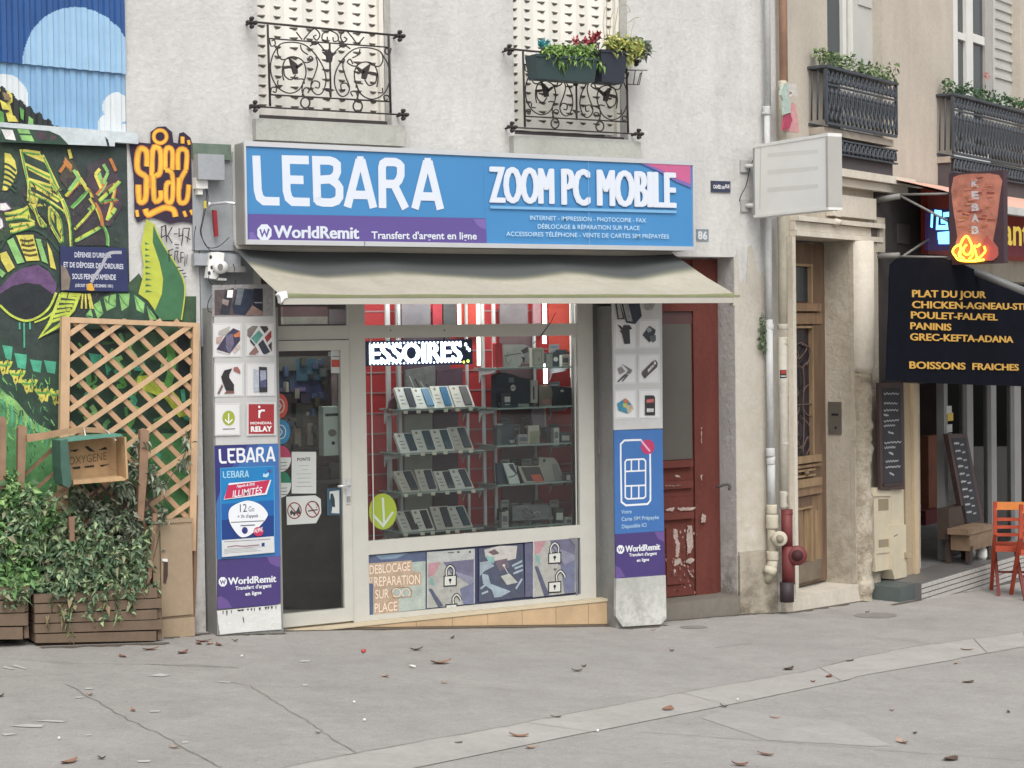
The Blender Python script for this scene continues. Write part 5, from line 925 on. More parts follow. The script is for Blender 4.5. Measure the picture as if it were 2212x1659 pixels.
gadget('accessory_pack', k6((1100, 770), (1210, 770), (1260, 725), (1410, 725), (1410, 985), (1100, 985)), -.28, .04, mat((74, 88, 98), .5, .15, 10), 'dark blue pack at the right end of the greenish shelf', 'pack', lambda mb: (mb.poly(F, circ(*k6((1248, 865))[0], 5, 5, 14), -.278, WHITE), mb.poly(F, k6((1110, 785), (1200, 785), (1200, 970), (1110, 970)), -.279, mat((146, 148, 142), .5))))
gadget('camera_pouch', k6((380, 1100), (500, 1060), (640, 1090), (700, 1120), (870, 1150), (880, 1560), (640, 1580), (380, 1570)), -.26, .08, mat((44, 50, 66), .6, .15, 8), 'black accessory pack with a white round mark in the right display', 'pack', lambda mb: (mb.poly(F, circ(*k6((628, 1280))[0], 5.5, 7, 14), -.258, mat((196, 192, 180), .5)), mb.stroke(F, k6((600, 1290), (650, 1270)), 1.6, -.258, BLACK), mb.stroke(F, k6((540, 1370), (540, 1560)), 2.5, -.258, mat((150, 146, 146), .5)), mb.stroke(F, k6((420, 1490), (440, 1540)), 3, -.258, GY), mb.poly(F, k6((560, 1130), (640, 1130), (640, 1200), (570, 1200)), -.258, mat((110, 118, 120), .5)), mb.poly(F, k6((700, 1510), (860, 1510), (860, 1550), (700, 1550)), -.258, mat((150, 160, 148), .5))))
gadget('accessory_pack', k6((885, 1170), (985, 1170), (985, 1500), (885, 1500)), -.24, .03, mat((176, 170, 166), .5, .06), 'thin white cable pack beside the black pack in the right display', 'pack', lambda mb: mb.stroke(F, k6((925, 1260), (930, 1450)), 4, -.238, mat((84, 72, 80), .6)))
gadget('accessory_pack', k6((1000, 1240), (1170, 1240), (1200, 1330), (1190, 1540), (1010, 1545)), -.30, .03, mat((128, 116, 104), .5, .2, 12), 'brown pack with a pink corner in the right display', 'pack', lambda mb: mb.poly(F, k6((1030, 1500), (1090, 1440), (1160, 1440), (1160, 1530)), -.298, mat((176, 124, 120), .5)))
gadget('accessory_pack', k6((1205, 1250), (1480, 1280), (1480, 1570), (1210, 1570)), -.32, .05, mat((54, 58, 70), .5, .15, 12), 'dark box at the right end of the second shelf', 'box', lambda mb: mb.poly(F, k6((1310, 1320), (1350, 1300), (1370, 1330), (1330, 1345)), -.318, PAP))
gadget('accessory_pack', k8((390, 290), (640, 240), (650, 560), (560, 575), (390, 570)), -.24, .06, mat((58, 72, 84), .5, .2, 10), 'dark blue headset pack on the middle shelf of the right display', 'pack', lambda mb: (mb.poly(F, k8((575, 490), (655, 480), (655, 530), (590, 535)), -.238, PAP), mb.poly(F, k8((395, 310), (455, 310), (455, 560), (395, 560)), -.238, mat((84, 98, 96), .5)), mb.poly(F, k8((395, 250), (480, 250), (480, 270), (400, 280)), -.238, mat((170, 166, 156), .5))))
gadget('accessory_pack', k8((845, 280), (1010, 275), (1008, 570), (850, 572)), -.18, .04, mat((186, 182, 166), .5, .05), 'cream box with an olive picture standing on the middle shelf', 'box', lambda mb: mb.poly(F, k8((870, 370), (1000, 350), (1000, 550), (870, 560)), -.178, mat((146, 144, 116), .5, .2, 20)))
gadget('accessory_pack', k8((1080, 320), (1180, 290), (1215, 480), (1130, 500)), -.24, .04, mat((78, 74, 88), .5, .1), 'small grey stand right of the cream box on the middle shelf', 'stand')
gadget('accessory_pack', k8((895, 30), (1090, 20), (1100, 300), (1040, 320), (1020, 270), (905, 280)), -.30, .03, mat((128, 110, 122), .5, .1), 'pinkish clear pack hanging above the cream box', 'pack', lambda mb: mb.stroke(F, k8((900, 35), (1090, 25), (1100, 300)), 3, -.298, mat((176, 172, 164), .5)))
gadget('tablet', k8((480, 825), (640, 822), (735, 1140), (580, 1140)), -.16, .012, mat((214, 220, 218), .3, .05), 'tablet with a black and white picture on its screen', 'tablet', lambda mb: (mb.poly(F, k8((560, 840), (625, 835), (690, 1000), (630, 940), (590, 900)), -.158, mat((64, 62, 68), .5)), mb.stroke(F, k8((560, 1030), (640, 1010), (680, 960)), 2, -.158, BLACK, sm=4)))
gadget('tablet_box', k8((700, 870), (1020, 860), (1110, 1110), (790, 1120)), -.17, .02, mat((176, 172, 156), .5, .05), 'white tablet box with an orange label on the right display shelf', 'tablet box', lambda mb: (mb.poly(F, k8((740, 885), (1010, 875), (1090, 1080), (830, 1085)), -.168, mat((76, 68, 74), .4, .1)), mb.poly(F, k8((880, 995), (1020, 985), (1070, 1090), (940, 1095)), -.168, mat((222, 92, 62), .5, 0))))
gadget('tablet_case', k8((1010, 740), (1220, 745), (1280, 820), (1390, 1110), (1220, 1130), (1100, 1100), (1000, 850)), -.20, .03, mat((158, 154, 144), .6, .1), 'grey folded tablet case at the right end of the shelf', 'case', lambda mb: (mb.poly(F, circ(*k8((1080, 785))[0], 3, 4, 12), -.198, BLACK), mb.poly(F, k8((1190, 840), (1270, 840), (1370, 1100), (1240, 1110)), -.198, mat((128, 126, 122), .6, .1))))
gadget('accessory_pack', k8((400, 830), (480, 820), (560, 1130), (420, 1140)), -.22, .04, mat((62, 84, 106), .5, .1), 'blue pack leaning left of the pictured tablet', 'pack')
gadget('accessory_pack', k8((620, 1440), (1140, 1425), (1190, 1640), (620, 1659)), -.20, .06, mat((112, 118, 124), .5, .3, 25), 'clear box of tangled cables on the bottom shelf', 'box', lambda mb: [mb.stroke(F, k8(*[(random.uniform(700, 1130), random.uniform(1480, 1640)) for _ in range(4)]), 1.5, -.198, random.choice([BLACK, PAP, GY]), sm=4) for _ in range(9)])
gadget('accessory_pack', k8((440, 1490), (580, 1500), (590, 1655), (430, 1655)), -.22, .05, mat((66, 66, 72), .5, .2, 10), 'dark small box left of the clear box on the bottom shelf', 'box', lambda mb: mb.poly(F, k8((510, 1520), (560, 1515), (560, 1570), (520, 1570)), -.218, PAP))
k7 = Q(1400, 1180, 3.6867)
gadget('paper_fan', k7((480, 1640), (500, 1480), (600, 1360), (600, 1640)), -.30, .03, mat((120, 70, 84), .6, .1), 'purple pack hooked on the red wall strip left of the phones', 'pack', lambda mb: (mb.poly(F, k7((480, 1585), (580, 1600), (570, 1660), (480, 1630)), -.298, mat((220, 120, 90), .5)), mb.poly(F, k7((485, 1580), (560, 1590), (550, 1608), (485, 1600)), -.298, PAP)))
for i, (y, c) in enumerate(((897, 'second'), (987, 'third'), (1068, 'lowest'))):
    gadget('storage_carton', [(874, y), (934, y-4), (934, y+40), (874, y+44)], -.40, .06, mat((150, 148, 138), .6, .1), 'long plain grey carton stored behind the %s row of boxed phones' % c, 'carton')
    gadget('reflection_card', [(936, y-4), (990, y-8), (990, y+56), (936, y+60)], -.52, .01, mat((84, 62, 80), .6, .1), 'dark purple card painting in glass reflections behind the %s row of boxed phones' % c, 'card')  # purple colour stands in for reflections in front of the red wall
gadget('hanging_pack', [(876, 800), (940, 790), (940, 872), (876, 876)], -.42, .03, mat((122, 122, 124), .5, .3, 20), 'grey printed pack hanging above the top row of boxed phones', 'pack', lambda mb: [mb.stroke(F, [(884+i*12, 812+i*6), (900+i*12, 850)], 2.5, -.418, INK if i % 2 else PAP) for i in range(4)])
gadget('hanging_pack', [(944, 800), (1000, 794), (1000, 860), (944, 864)], -.50, .02, mat((92, 66, 84), .5, .15), 'purple pack hanging right of the grey one above the top row', 'pack')
for x, y, w_, h_, v, c, lab in ((1088, 884, 16, 34, -.16, (60, 64, 74), 'slim dark box standing first on the second shelf right'), (1196, 965, 12, 40, -.14, (180, 176, 168), 'slim white box standing right of the small grey stand'), (1212, 965, 20, 30, -.18, (70, 78, 92), 'dark blue box at the right end of the middle shelf'), (1120, 965, 20, 26, -.13, (150, 150, 152), 'light grey pack before the headset on the middle shelf'), (1138, 965, 14, 40, -.2, (52, 54, 62), 'thin black pack left of the cream box on the middle shelf'), (1084, 1143, 14, 36, -.14, (170, 168, 160), 'small white pack standing first on the bottom shelf right'), (1200, 1143, 18, 44, -.18, (60, 62, 70), 'tall black pack at the right of the bottom shelf'), (1222, 1143, 14, 26, -.14, (186, 184, 178), 'white cube box at the right end of the bottom shelf'), (1222, 1050, 12, 30, -.14, (80, 70, 76), 'thin brown pack at the right end of the tablet shelf'), (1082, 797, 12, 40, -.34, (176, 174, 170), 'white pack behind the narrow red one'), (1214, 797, 16, 30, -.16, (196, 194, 186), 'cream cube box at the right end of the greenish shelf')):
    gadget('small_pack', [(x, y-h_), (x+w_, y-h_-1), (x+w_, y-3), (x, y-2)], v, .04, mat(c, .5, .15, 14), lab, 'pack', lambda mb: (mb.rect(F, x+2, y-h_*.8, x+w_-2, y-h_*.45, v+.001, mat((200, 200, 196) if sum(c) < 330 else (96, 100, 110), .5, .1, 20)), mb.stroke(F, [(x+3, y-h_*.3), (x+w_-3, y-h_*.3)], 1.2, v+.001, INK if sum(c) > 330 else PAP)))
OR_ = ['first', 'second', 'third', 'fourth', 'fifth']
for rn, (yy, hh) in (('under the transom', (786, 44)), ('above the black pack', (872, 50)), ('above the cream box', (950, 46)), ('above the tablets', (1030, 44)), ('above the clear box', (1122, 44))):
    for i, x in enumerate((1082, 1104, 1128, 1152, 1188)):
        w_ = random.uniform(15, 21); h_ = hh*random.uniform(.7, 1.05); c = random.choice([(150, 150, 150), (176, 174, 170), (64, 70, 84), (48, 50, 58), (190, 190, 186), (84, 96, 112), (120, 112, 108), (104, 124, 128)])
        gadget('hanging_pack', [(x, yy-h_), (x+w_, yy-h_-1), (x+w_, yy-1), (x, yy)], -.50, .02, mat(c, .5, .2, 18), '%s small pack from the left in the hanging row %s' % (OR_[i], rn), 'pack', lambda mb: (mb.poly(F, [(x+3, yy-h_*.62), (x+w_-3, yy-h_*.64), (x+w_-4, yy-h_*.2), (x+4, yy-h_*.18)], -.499, mat(tuple(230-v for v in c), .5, .2, 20)), mb.stroke(F, [(x+2, yy-h_*.86), (x+w_-3, yy-h_*.87)], 2, -.499, random.choice([RD, BLU, INK, GRN, PAP]))))
for r, (yl, yr) in enumerate(((888, 880), (981, 970), (1068, 1057), (1153, 1141))):
    mb = MB()
    for i in range(6): x = 876+i*28+random.uniform(-5, 5); mb.rect(F, x, yl-(yl-yr)*(x-870)/170-1, x+9, yl-(yl-yr)*(x-870)/170+6, VSF+.004, mat((226, 222, 196), .6, .05))
    mb.build('price_tag_strip', label='row of little cream price tags on the %s left shelf' % RN[r], cat='price tags')
# green arrow sticker on the glass
mb = MB(); mb.prism(F, circ(827, 1105, 30, 39, 40), -.0235, -.0215, mat((150, 170, 44), .45, .03)); AR_ = mat((186, 200, 186), .5, 0)
mb.stroke(F, [(827, 1075), (830, 1134)], 5.2, -.021, AR_); mb.stroke(F, [(806, 1112), (828, 1136), (849, 1106)], 5.2, -.021, AR_)
mb.build('window_sticker', label='round green sticker with a white down arrow on the shop window', cat='sticker')
# LED sign --------------------------------------------------------------
led = thing('led_sign', F.W(.9, 1.8, -.06), 'lit scrolling LED sign showing ESSOIRES inside the shop window', 'led sign')
mb = MB(); LV = -.034; mb.prism(F, [(786, 737), (1020, 732), (1021, 787), (787, 791)], LV-.05, LV-.004, mat((40, 52, 96), .4, .1)); mb.build('case', led)
LEDW = mat((226, 236, 255), .5, 0, emit=3.2, k=1); mb = MB(); mb.text(F, 'ESSOIRES', 800, 785, 997, 779, 41, LV-.004, LEDW, .01, 0, 2.0)
for x, y in ((1006, 744), (1010, 752), (1014, 756)): mb.poly(F, circ(x, y, 3, 4, 10), LV-.004, LEDW)
for i in range(25): x = 800+i*8.1; mb.poly(F, circ(x, 786.5-i*.22, 2.1, 2.1, 8), LV-.0035, LEDW); mb.poly(F, circ(x, 742-i*.14, 2.1, 2.1, 8), LV-.0035, LEDW)
mb.build('letters', led); mb = MB(); mb.poly(F, circ(1011, 780, 3, 3.5, 10), LV-.003, mat((200, 240, 90), .5, 0, emit=2.5, k=1)); mb.poly(F, circ(1002, 782, 2.5, 3, 10), LV-.003, mat((240, 230, 60), .5, 0, emit=2.5, k=1)); mb.build('status_light', led)
for x in (844, 960): mb = MB(); mb.tube([F.hit(x, 712, -.001), F.hit(x, 738, LV)], .004, BLACK, 6); mb.build('hanger', led)
mb = MB(); mb.tube([F.hit(x, y, .004) for x, y in smooth(k6((1245, 190), (1180, 320), (1090, 450), (1000, 560), (920, 640)), 4)], .003, BLACK, 5); mb.build('cable', label='thin black cable hanging down inside the display window', cat='cable')
# ================================================================ SMALL THINGS ON THE FACADE
m2 = Q(0, 700, 2.212); zz7 = Q(700, 1050, 3.16)
jb = thing('junction_box', F.hit(436, 400, .05), 'small white junction box with cables on the wall left of the sign', 'junction box')
mb = MB(); mb.pbox(F, 424, 383, 449, 407, .0, .10, PW); mb.pbox(F, 427, 407, 438, 420, .02, .08, PW); mb.build('housing', jb)
mb = MB(); CBL = mat((40, 40, 44), .6, 0)
for pts in (m2((1790, 90), (1800, 160), (1780, 260), (1760, 380), (1745, 480), (1790, 580), (1850, 640), (1990, 640)), m2((1800, 90), (1812, 180), (1790, 270), (1768, 380), (1752, 480), (1800, 600), (1900, 600), (1995, 520)), m2((1705, 420), (1690, 520), (1692, 640))): mb.ptube(F, pts, .09, .9, CBL, 5, 5)
mb.build('cable', jb); mb = MB(); mb.pbox(F, 441, 434, 446, 450, .085, .10, mat((206, 190, 60), .6)); mb.build('connector', jb)
mb = MB(); mb.prism(F, m2((1855, 280), (1888, 285), (1903, 510), (1875, 512)), .06, .085, mat((158, 30, 44), .5, .05)); mb.build('warning_strip', label='narrow red strip on the grey panel left of the shop sign', cat='strip')
mb = MB(); mb.tube([F.hit(453, 441, .09), F.hit(488, 437, .12), F.hit(508, 440, .20)], .011, CHROME, 8); mb.tube([F.hit(449, 441, .09), F.hit(454, 442, .09)], .02, CHROME, 8); mb.build('sign_bracket', label='short metal stay holding the left end of the shop sign', cat='bracket')
sc = thing('siren_unit', F.hit(465, 575, .1), 'white bracket with round fittings and black cables under the sign', 'awning bracket')
mb = MB(); mb.prism(F, m2((1835, 650), (1900, 645), (1955, 655), (1950, 720), (1900, 860), (1880, 885), (1805, 870), (1815, 760)), .06, .12, PW); mb.build('bracket', sc)
mb = MB(); c = F.hit(476, 577, .15); mb.tube([c+Vector((0, .05, 0)), c+Vector((0, -.03, 0))], [.05, .045], PW, 16); mb.build('drum', sc)
mb = MB(); mb.poly(F, circ(476, 577, 6, 8, 14), .185, mat((120, 120, 118), .5)); [mb.poly(F, circ(*m2(p)[0], 3.2, 4.5, 10), .1215, mat((60, 62, 66), .6)) for p in ((1835, 690), (1845, 780), (1822, 830), (1905, 740), (1940, 790))]; mb.prism(F, m2((1905, 870), (1975, 878), (1970, 895), (1905, 893)), .08, .13, PW); mb.build('fitting', sc)
mb = MB()
for pts in (m2((1820, 850), (1815, 890), (1850, 930), (1900, 950), (1960, 900)), m2((1945, 900), (1900, 960), (1840, 1030), (1810, 1100), (1815, 1160), (1850, 1170)), m2((2055, 890), (2040, 940), (1990, 960)), m2((2030, 750), (2045, 800), (2038, 815)), m2((1700, 765), (1810, 768))): mb.ptube(F, pts, .20, .9, CBL, 5, 5)
mb.build('cable', sc)
mb = MB(); mb.pbox(F, 461, 575, 530, 588, .09, .13, mat((148, 148, 146), .6)); mb.build('conduit', label='short grey conduit beside the white bracket under the sign', cat='conduit')
# plates and number
def plate(name, label, cat, x0, y0, x1, y1, v, m, words=(), mt=WHITE, rim=None, fr=F, th=.012):
    mb = MB(); mb.pbox(fr, x0, y0, x1, y1, v-th, v, m)
    if rim: mb.stroke(fr, [(x0+2, y0+2), (x1-2, y0+2), (x1-2, y1-2), (x0+2, y1-2)], 1.2, v, rim, closed=True)
    for st, xa, ya, xb, yb, h in words: mb.text(fr, st, xa, ya, xb, yb, h, v, mt, .03)
    mb.build(name, label=label, cat=cat)
plate('street_plate', 'small dark blue plate on the wall right of the shop sign', 'plate', 1537, 391, 1578, 415, .015, mat((56, 62, 88), .4, .15, 20), (('CAVÉE', 1541, 407, 1557, 408, 8), ('DES', 1559, 408, 1566, 408, 6), ('RUE', 1567, 406, 1576, 407, 8)))
plate('house_number', 'faded blue house number 86 on the wall right of the sign', 'house number', 1505, 495, 1531, 520, .01, mat((138, 152, 164), .5, .2, 20), (('86', 1508, 517, 1528, 518, 18),), mat((214, 220, 222), .5, 0), mat((106, 116, 126), .6))
mb = MB(); BP = mat((44, 52, 100), .35, .1, 4, name='enamel_blue'); VP2 = .03
mb.prism(F, m2((525, 595), (1100, 612), (1120, 990), (530, 985)), VP2-.015, VP2, BP)
for st, xa, ya, xb, yb, h in (("DÉFENSE D'URINER", 650, 692, 970, 698, 44), ('ET DE DÉPOSER DES ORDURES', 555, 778, 1075, 796, 46), ("SOUS PEINE D'AMENDE", 630, 882, 1010, 890, 48), ('(DÉCRET DU 15 DÉCEMBRE 1851)', 655, 950, 985, 956, 26)):
    (xa, ya), (xb, yb) = m2((xa, ya), (xb, yb)); mb.text(F, st, xa, ya, xb, yb, h/2.212/1.8228*1.0, VP2, mat((206, 210, 222), .5, 0), .02)
mb.stroke(F, m2((1060, 650), (960, 655), (920, 700), (880, 780), (830, 850), (795, 910)), 7, VP2, mat((168, 168, 180), .6, .15, 20), sm=4); mb.poly(F, m2((760, 925), (800, 915), (825, 980), (790, 985), (755, 975)), VP2, mat((230, 168, 40), .6)); mb.poly(F, m2((530, 760), (580, 790), (615, 880), (600, 975), (535, 980)), VP2, mat((132, 118, 104), .8, .2, 20))
mb.build('notice_plate', label='blue enamel notice against urinating and dumping rubbish on the mural', cat='sign')
# hooks
mb = MB(); k_ = Q(2300, 1600, 3.16); mb.tube([F.hit(x, y, -.05+i*.012) for i, (x, y) in enumerate(k_((1650, 1000), (1700, 990), (1770, 968), (1800, 975), (1815, 1000), (1805, 1035)))], .012, mat((74, 70, 68), .6, .2), 6); mb.build('wall_hook', label='rusty iron hook sticking out right of the red door', cat='hook')
# perpendicular white lightbox ------------------------------------------
LBX = Fr((4.22, 0), -90); lb = thing('blank_sign_box', F.W(4.2, 3.2, .4), 'blank white lightbox sign sticking out from the white wall', 'sign')
a0, a1 = LBX.az(1628, 380)[0], LBX.az(1788, 380)[0]; zt = LBX.az(1700, 303)[1]; zb = LBX.az(1700, 461)[1]
mb = MB(); mb.box(LBX, a0, a1, -.13, -.006, zb, zt, mat((206, 204, 198), .5, .05, 5)); mb.box(LBX, a0, a1+.012, -.135, .006, zt-.02, zt+.006, PW); mb.box(LBX, a0, a1+.012, -.135, .006, zb-.006, zb+.014, PW); mb.box(LBX, a1-.016, a1+.012, -.135, .006, zb+.014, zt-.02, mat((178, 176, 170), .5, .05)); mb.box(LBX, a0, a0+.016, -.135, .006, zb+.014, zt-.02, mat((150, 152, 152), .5)); mb.build('box', lb)
mb = MB(); fm = mat((236, 236, 231), .35, .03, 3, name='white_lightbox_face'); mb.box(LBX, a0+.016, a1-.016, -.006, 0, zb+.014, zt-.02, fm)
k5 = Q(2900, 450, 3.16)
for y, dx in ((430, 0), (640, 0), (860, 0)): mb.poly(LBX, k5((385, y+55), (1015, y+5), (1015, y+55), (385, y+110)), .0, mat((222, 222, 215), .4, .03, 5))
mb.stroke(LBX, k5((300, 400), (290, 1180)), 3, .0, mat((212, 211, 204), .4, 0)); mb.build('face', lb)
mb = MB()
for z in (zt-.16, zb+.1): mb = MB(); mb.box(F, 4.17, 4.27, .0, .02, z-.05, z+.05, mat((176, 176, 172), .6)); mb.tube([F.W(4.22-.06+.06, z, .02), LBX.W(a0+.01, z, -.06)], .018, PW, 8); mb.build('bracket', lb)
mb = MB(); mb.tube([F.hit(x, y, .06) for x, y in smooth(k5((205, 570), (165, 680), (140, 800), (110, 910), (60, 1000), (35, 1085)), 4)], .004, CBL, 5); mb.build('cable', lb)
# ================================================================ DRAINPIPES
WP = plaster((204, 206, 206), 'white_pipe_paint', (.5, .48, .44), 1.0, None, .1); CP = plaster((204, 196, 174), 'cream_pipe', (.5, .48, .42), 1.0, None, .2); RU = mat((180, 138, 112), .7, .2, 6, name='rusted_pipe'); FLK = plaster((196, 190, 176), 'flaking_pipe', (.55, .52, .5), 1.0, None, .4); OX = mat((118, 48, 48), .55, .15, 8, name='oxide_red_pipe')
def vp(mb, fr, x, y0, y1, v, rpx, m, seg=14):
    a = fr.az(x, (y0+y1)/2, v)[0]; r = rpx*fr.sc(x, y0, v); mb.tube([fr.W(a, fr.az(x, y1, v)[1], v), fr.W(a, fr.az(x, y0, v)[1], v)], r, m, seg)
def collar(mb, fr, x, y0, y1, v, rpx, m):
    a = fr.az(x, (y0+y1)/2, v)[0]; r = rpx*fr.sc(x, y0, v); z0_, z1_ = fr.az(x, y1, v)[1], fr.az(x, y0, v)[1]; h = z1_-z0_
    mb.tube([fr.W(a, z0_, v), fr.W(a, z0_+h*.12, v), fr.W(a, z0_+h*.5, v), fr.W(a, z1_-h*.12, v), fr.W(a, z1_, v)], [r*.9, r, r*.92, r, r*.9], m, 14)
dp = thing('drainpipe', F.hit(1666, 1260, .07), 'white painted drainpipe ending in a cream cleanout at the building joint', 'drainpipe')
mb = MB(); v = .07
vp(mb, F, 1656, -420, 236, v, 6.6, WP); vp(mb, F, 1658, 236, 480, v, 6.6, WP); vp(mb, F, 1660, 470, 690, v, 7.5, WP); vp(mb, F, 1663, 690, 975, v, 7.6, WP); vp(mb, F, 1666, 975, 1095, v, 8.6, WP); vp(mb, F, 1667, 1095, 1210, v, 9.5, CP); mb.build('pipe', dp)
for x, y0, y1, r, m in ((1656, 230, 248, 9, WP), (1663, 700, 712, 9, WP), (1664, 968, 986, 10, WP), (1665, 990, 1003, 10, WP), (1667, 1090, 1110, 12, CP), (1668, 1112, 1142, 14, CP), (1669, 1190, 1210, 14, CP)):
    mb = MB(); collar(mb, F, x, y0, y1, v, r, m); mb.build('collar', dp)
mb = MB(); mb.tube([F.hit(1669, 1206, v), F.hit(1668, 1222, v), F.hit(1663, 1240, v-.02), F.hit(1656, 1254, v-.05)], [.045, .045, .042, .04], CP, 12); mb.tube([F.hit(1666, 1226, v), F.hit(1661, 1240, v)], .055, CP, 12); mb.build('elbow', dp)
mb = MB(); c = F.hit(1684, 1164, v+.10); d = (CAM-c); d.z = 0; d = d.normalized(); e0 = F.hit(1669, 1164, v)
mb.tube([e0, c], [.04, .05], CP, 12); mb.tube([c-d*.03, c+d*.0, c+d*.012], [.062, .066, .055], CP, 18); mb.tube([c+d*.012, c+d*.02], .036, mat((150, 140, 120), .7), 14); mb.build('cleanout', dp)
mb = MB(); mb.tube([F.hit(x, 244, .07) for x in (1646, 1668)], .006, WP, 6); mb.build('clamp', dp)
dp = thing('drainpipe', F.hit(1700, 1300, .07), 'rust streaked drainpipe that turns red and black at its foot', 'drainpipe')
mb = MB(); v = .02; BF = B
vp(mb, BF, 1690, -420, 176, .08, 9, RU); vp(mb, BF, 1690, 176, 320, .08, 8, CP); vp(mb, BF, 1691, 290, 470, .08, 7, FLK); vp(mb, BF, 1690, 460, 702, .08, 9.5, CP); vp(mb, BF, 1692, 730, 1100, .08, 9.5, FLK); mb.build('pipe', dp)
for x, y0, y1, r, m in ((1690, 175, 195, 10, CP), (1691, 228, 240, 7.6, mat((64, 130, 160), .6)), (1691, 240, 252, 7.5, PW), (1691, 700, 712, 12, FLK), (1691, 728, 745, 11, CP), (1693, 955, 963, 11, FLK), (1693, 1060, 1098, 9.5, FLK)): mb = MB(); collar(mb, BF, x, y0, y1, .08, r, m); mb.build('collar', dp)
mb = MB(); vp(mb, BF, 1700, 1101, 1190, .10, 12, OX); collar(mb, BF, 1700, 1100, 1112, .10, 13, OX); vp(mb, BF, 1703, 1180, 1262, .12, 14, OX); vp(mb, BF, 1700, 1258, 1300, .13, 15, mat((60, 48, 54), .6, .2)); mb.build('red_pipe', dp)
mb = MB(); c = BF.hit(1722, 1200, .20); e0 = BF.hit(1704, 1195, .12); d = Vector((-.8, -1.2, .1)).normalized(); mb.tube([e0, c-d*.03], [.05, .055], OX, 12); mb.tube([c-d*.03, c, c+d*.02], [.07, .085, .075], OX, 18); mb.tube([c+d*.02, c+d*.022], .05, mat((70, 30, 34), .7), 14); mb.build('cleanout', dp)
mb = MB(); mb.pbox(B, 1686, 799, 1699, 817, .175, .18, BLACK); mb.rect(B, 1687, 800, 1698, 808, .181, mat((190, 60, 50), .5)); mb.rect(B, 1687, 811, 1698, 814, .181, PAP); mb.build('pipe_sticker', label='small red and black sticker on the flaking pipe', cat='sticker')
# rags/plastic bags hanging on the pipe
bg1 = thing('plastic_bags', B.hit(1703, 190, .2), 'pale green and pink plastic bags tied to the rusty pipe', 'bags')
p7 = Q(2700, 0, 3.16); vb = .18
def rag(pts, m, nm): 
    mb = MB(); n = len(pts)
    mb.prism(B, p7(*pts), vb-.02, vb, m); mb.build(nm, bg1)
rag([(1240, 1030), (1290, 1090), (1270, 1180), (1300, 1280), (1310, 1400), (1225, 1425), (1215, 1250), (1190, 1180), (1200, 1100)], mat((176, 196, 184), .5, .15, 30, bump=.5), 'green_bag'); vb = .165
rag([(1270, 1040), (1370, 1045), (1400, 1200), (1300, 1200), (1330, 1150), (1280, 1140)], mat((206, 200, 194), .5, .15, 30), 'white_bag'); vb = .15
rag([(1240, 1425), (1330, 1390), (1340, 1280), (1370, 1300), (1400, 1500), (1410, 1650), (1300, 1640), (1210, 1620)], mat((214, 150, 150), .5, .15, 30), 'pink_bag'); vb = .17
rag([(1240, 1440), (1300, 1400), (1330, 1490), (1290, 1600), (1215, 1610)], mat((184, 60, 92), .5, .2, 30), 'red_bag')
# ================================================================ BEIGE BUILDING
bb = thing('beige_building', B.W(2, -.4, 0), 'beige building with planted iron window guards and a carved stone doorway', 'building')
BW = plaster((200, 190, 175), 'beige_render', (.82, .8, .78), .4, None, .25); ST = plaster((198, 188, 170), 'soft_limestone', (.62, .58, .52), 1.0, (-.5, 1.2, (150, 138, 118)), .8)
LS = plaster((222, 213, 197), 'pale_limestone', (.74, .7, .64), .8, None, .4)
b_ = lambda x, y=700, v=0: B.az(x, y, v)[0]; bz = lambda x, y, v=0: B.az(x, y, v)[1]
W1 = (b_(1787, 60), b_(1906, 60)); W2b = (b_(2059, 60), b_(2204, 60)); wzB = bz(1787, 280)-.02
DO = (b_(1711, 900), b_(1836, 900)); dzt = bz(1770, 516); dzb = bz(1715, 1290)-.0
RO = (b_(1988, 1000), 9.0); rzt = bz(2000, 600); zmid = bz(1850, 405)
mb = MB(); slab(mb, B, 0.002, 9.5, zmid, 7.2, [(W1[0], W1[1], wzB, 7.1), (W2b[0], W2b[1], wzB, 7.1)], -.35, 0, BW)
slab(mb, B, 0.002, 9.5, -1.2, zmid-.0005, [(DO[0], DO[1], -1.2, dzt), (RO[0], 9.4, -1.2, rzt)], -.35, -.002, ST)
mb.build('wall', bb)
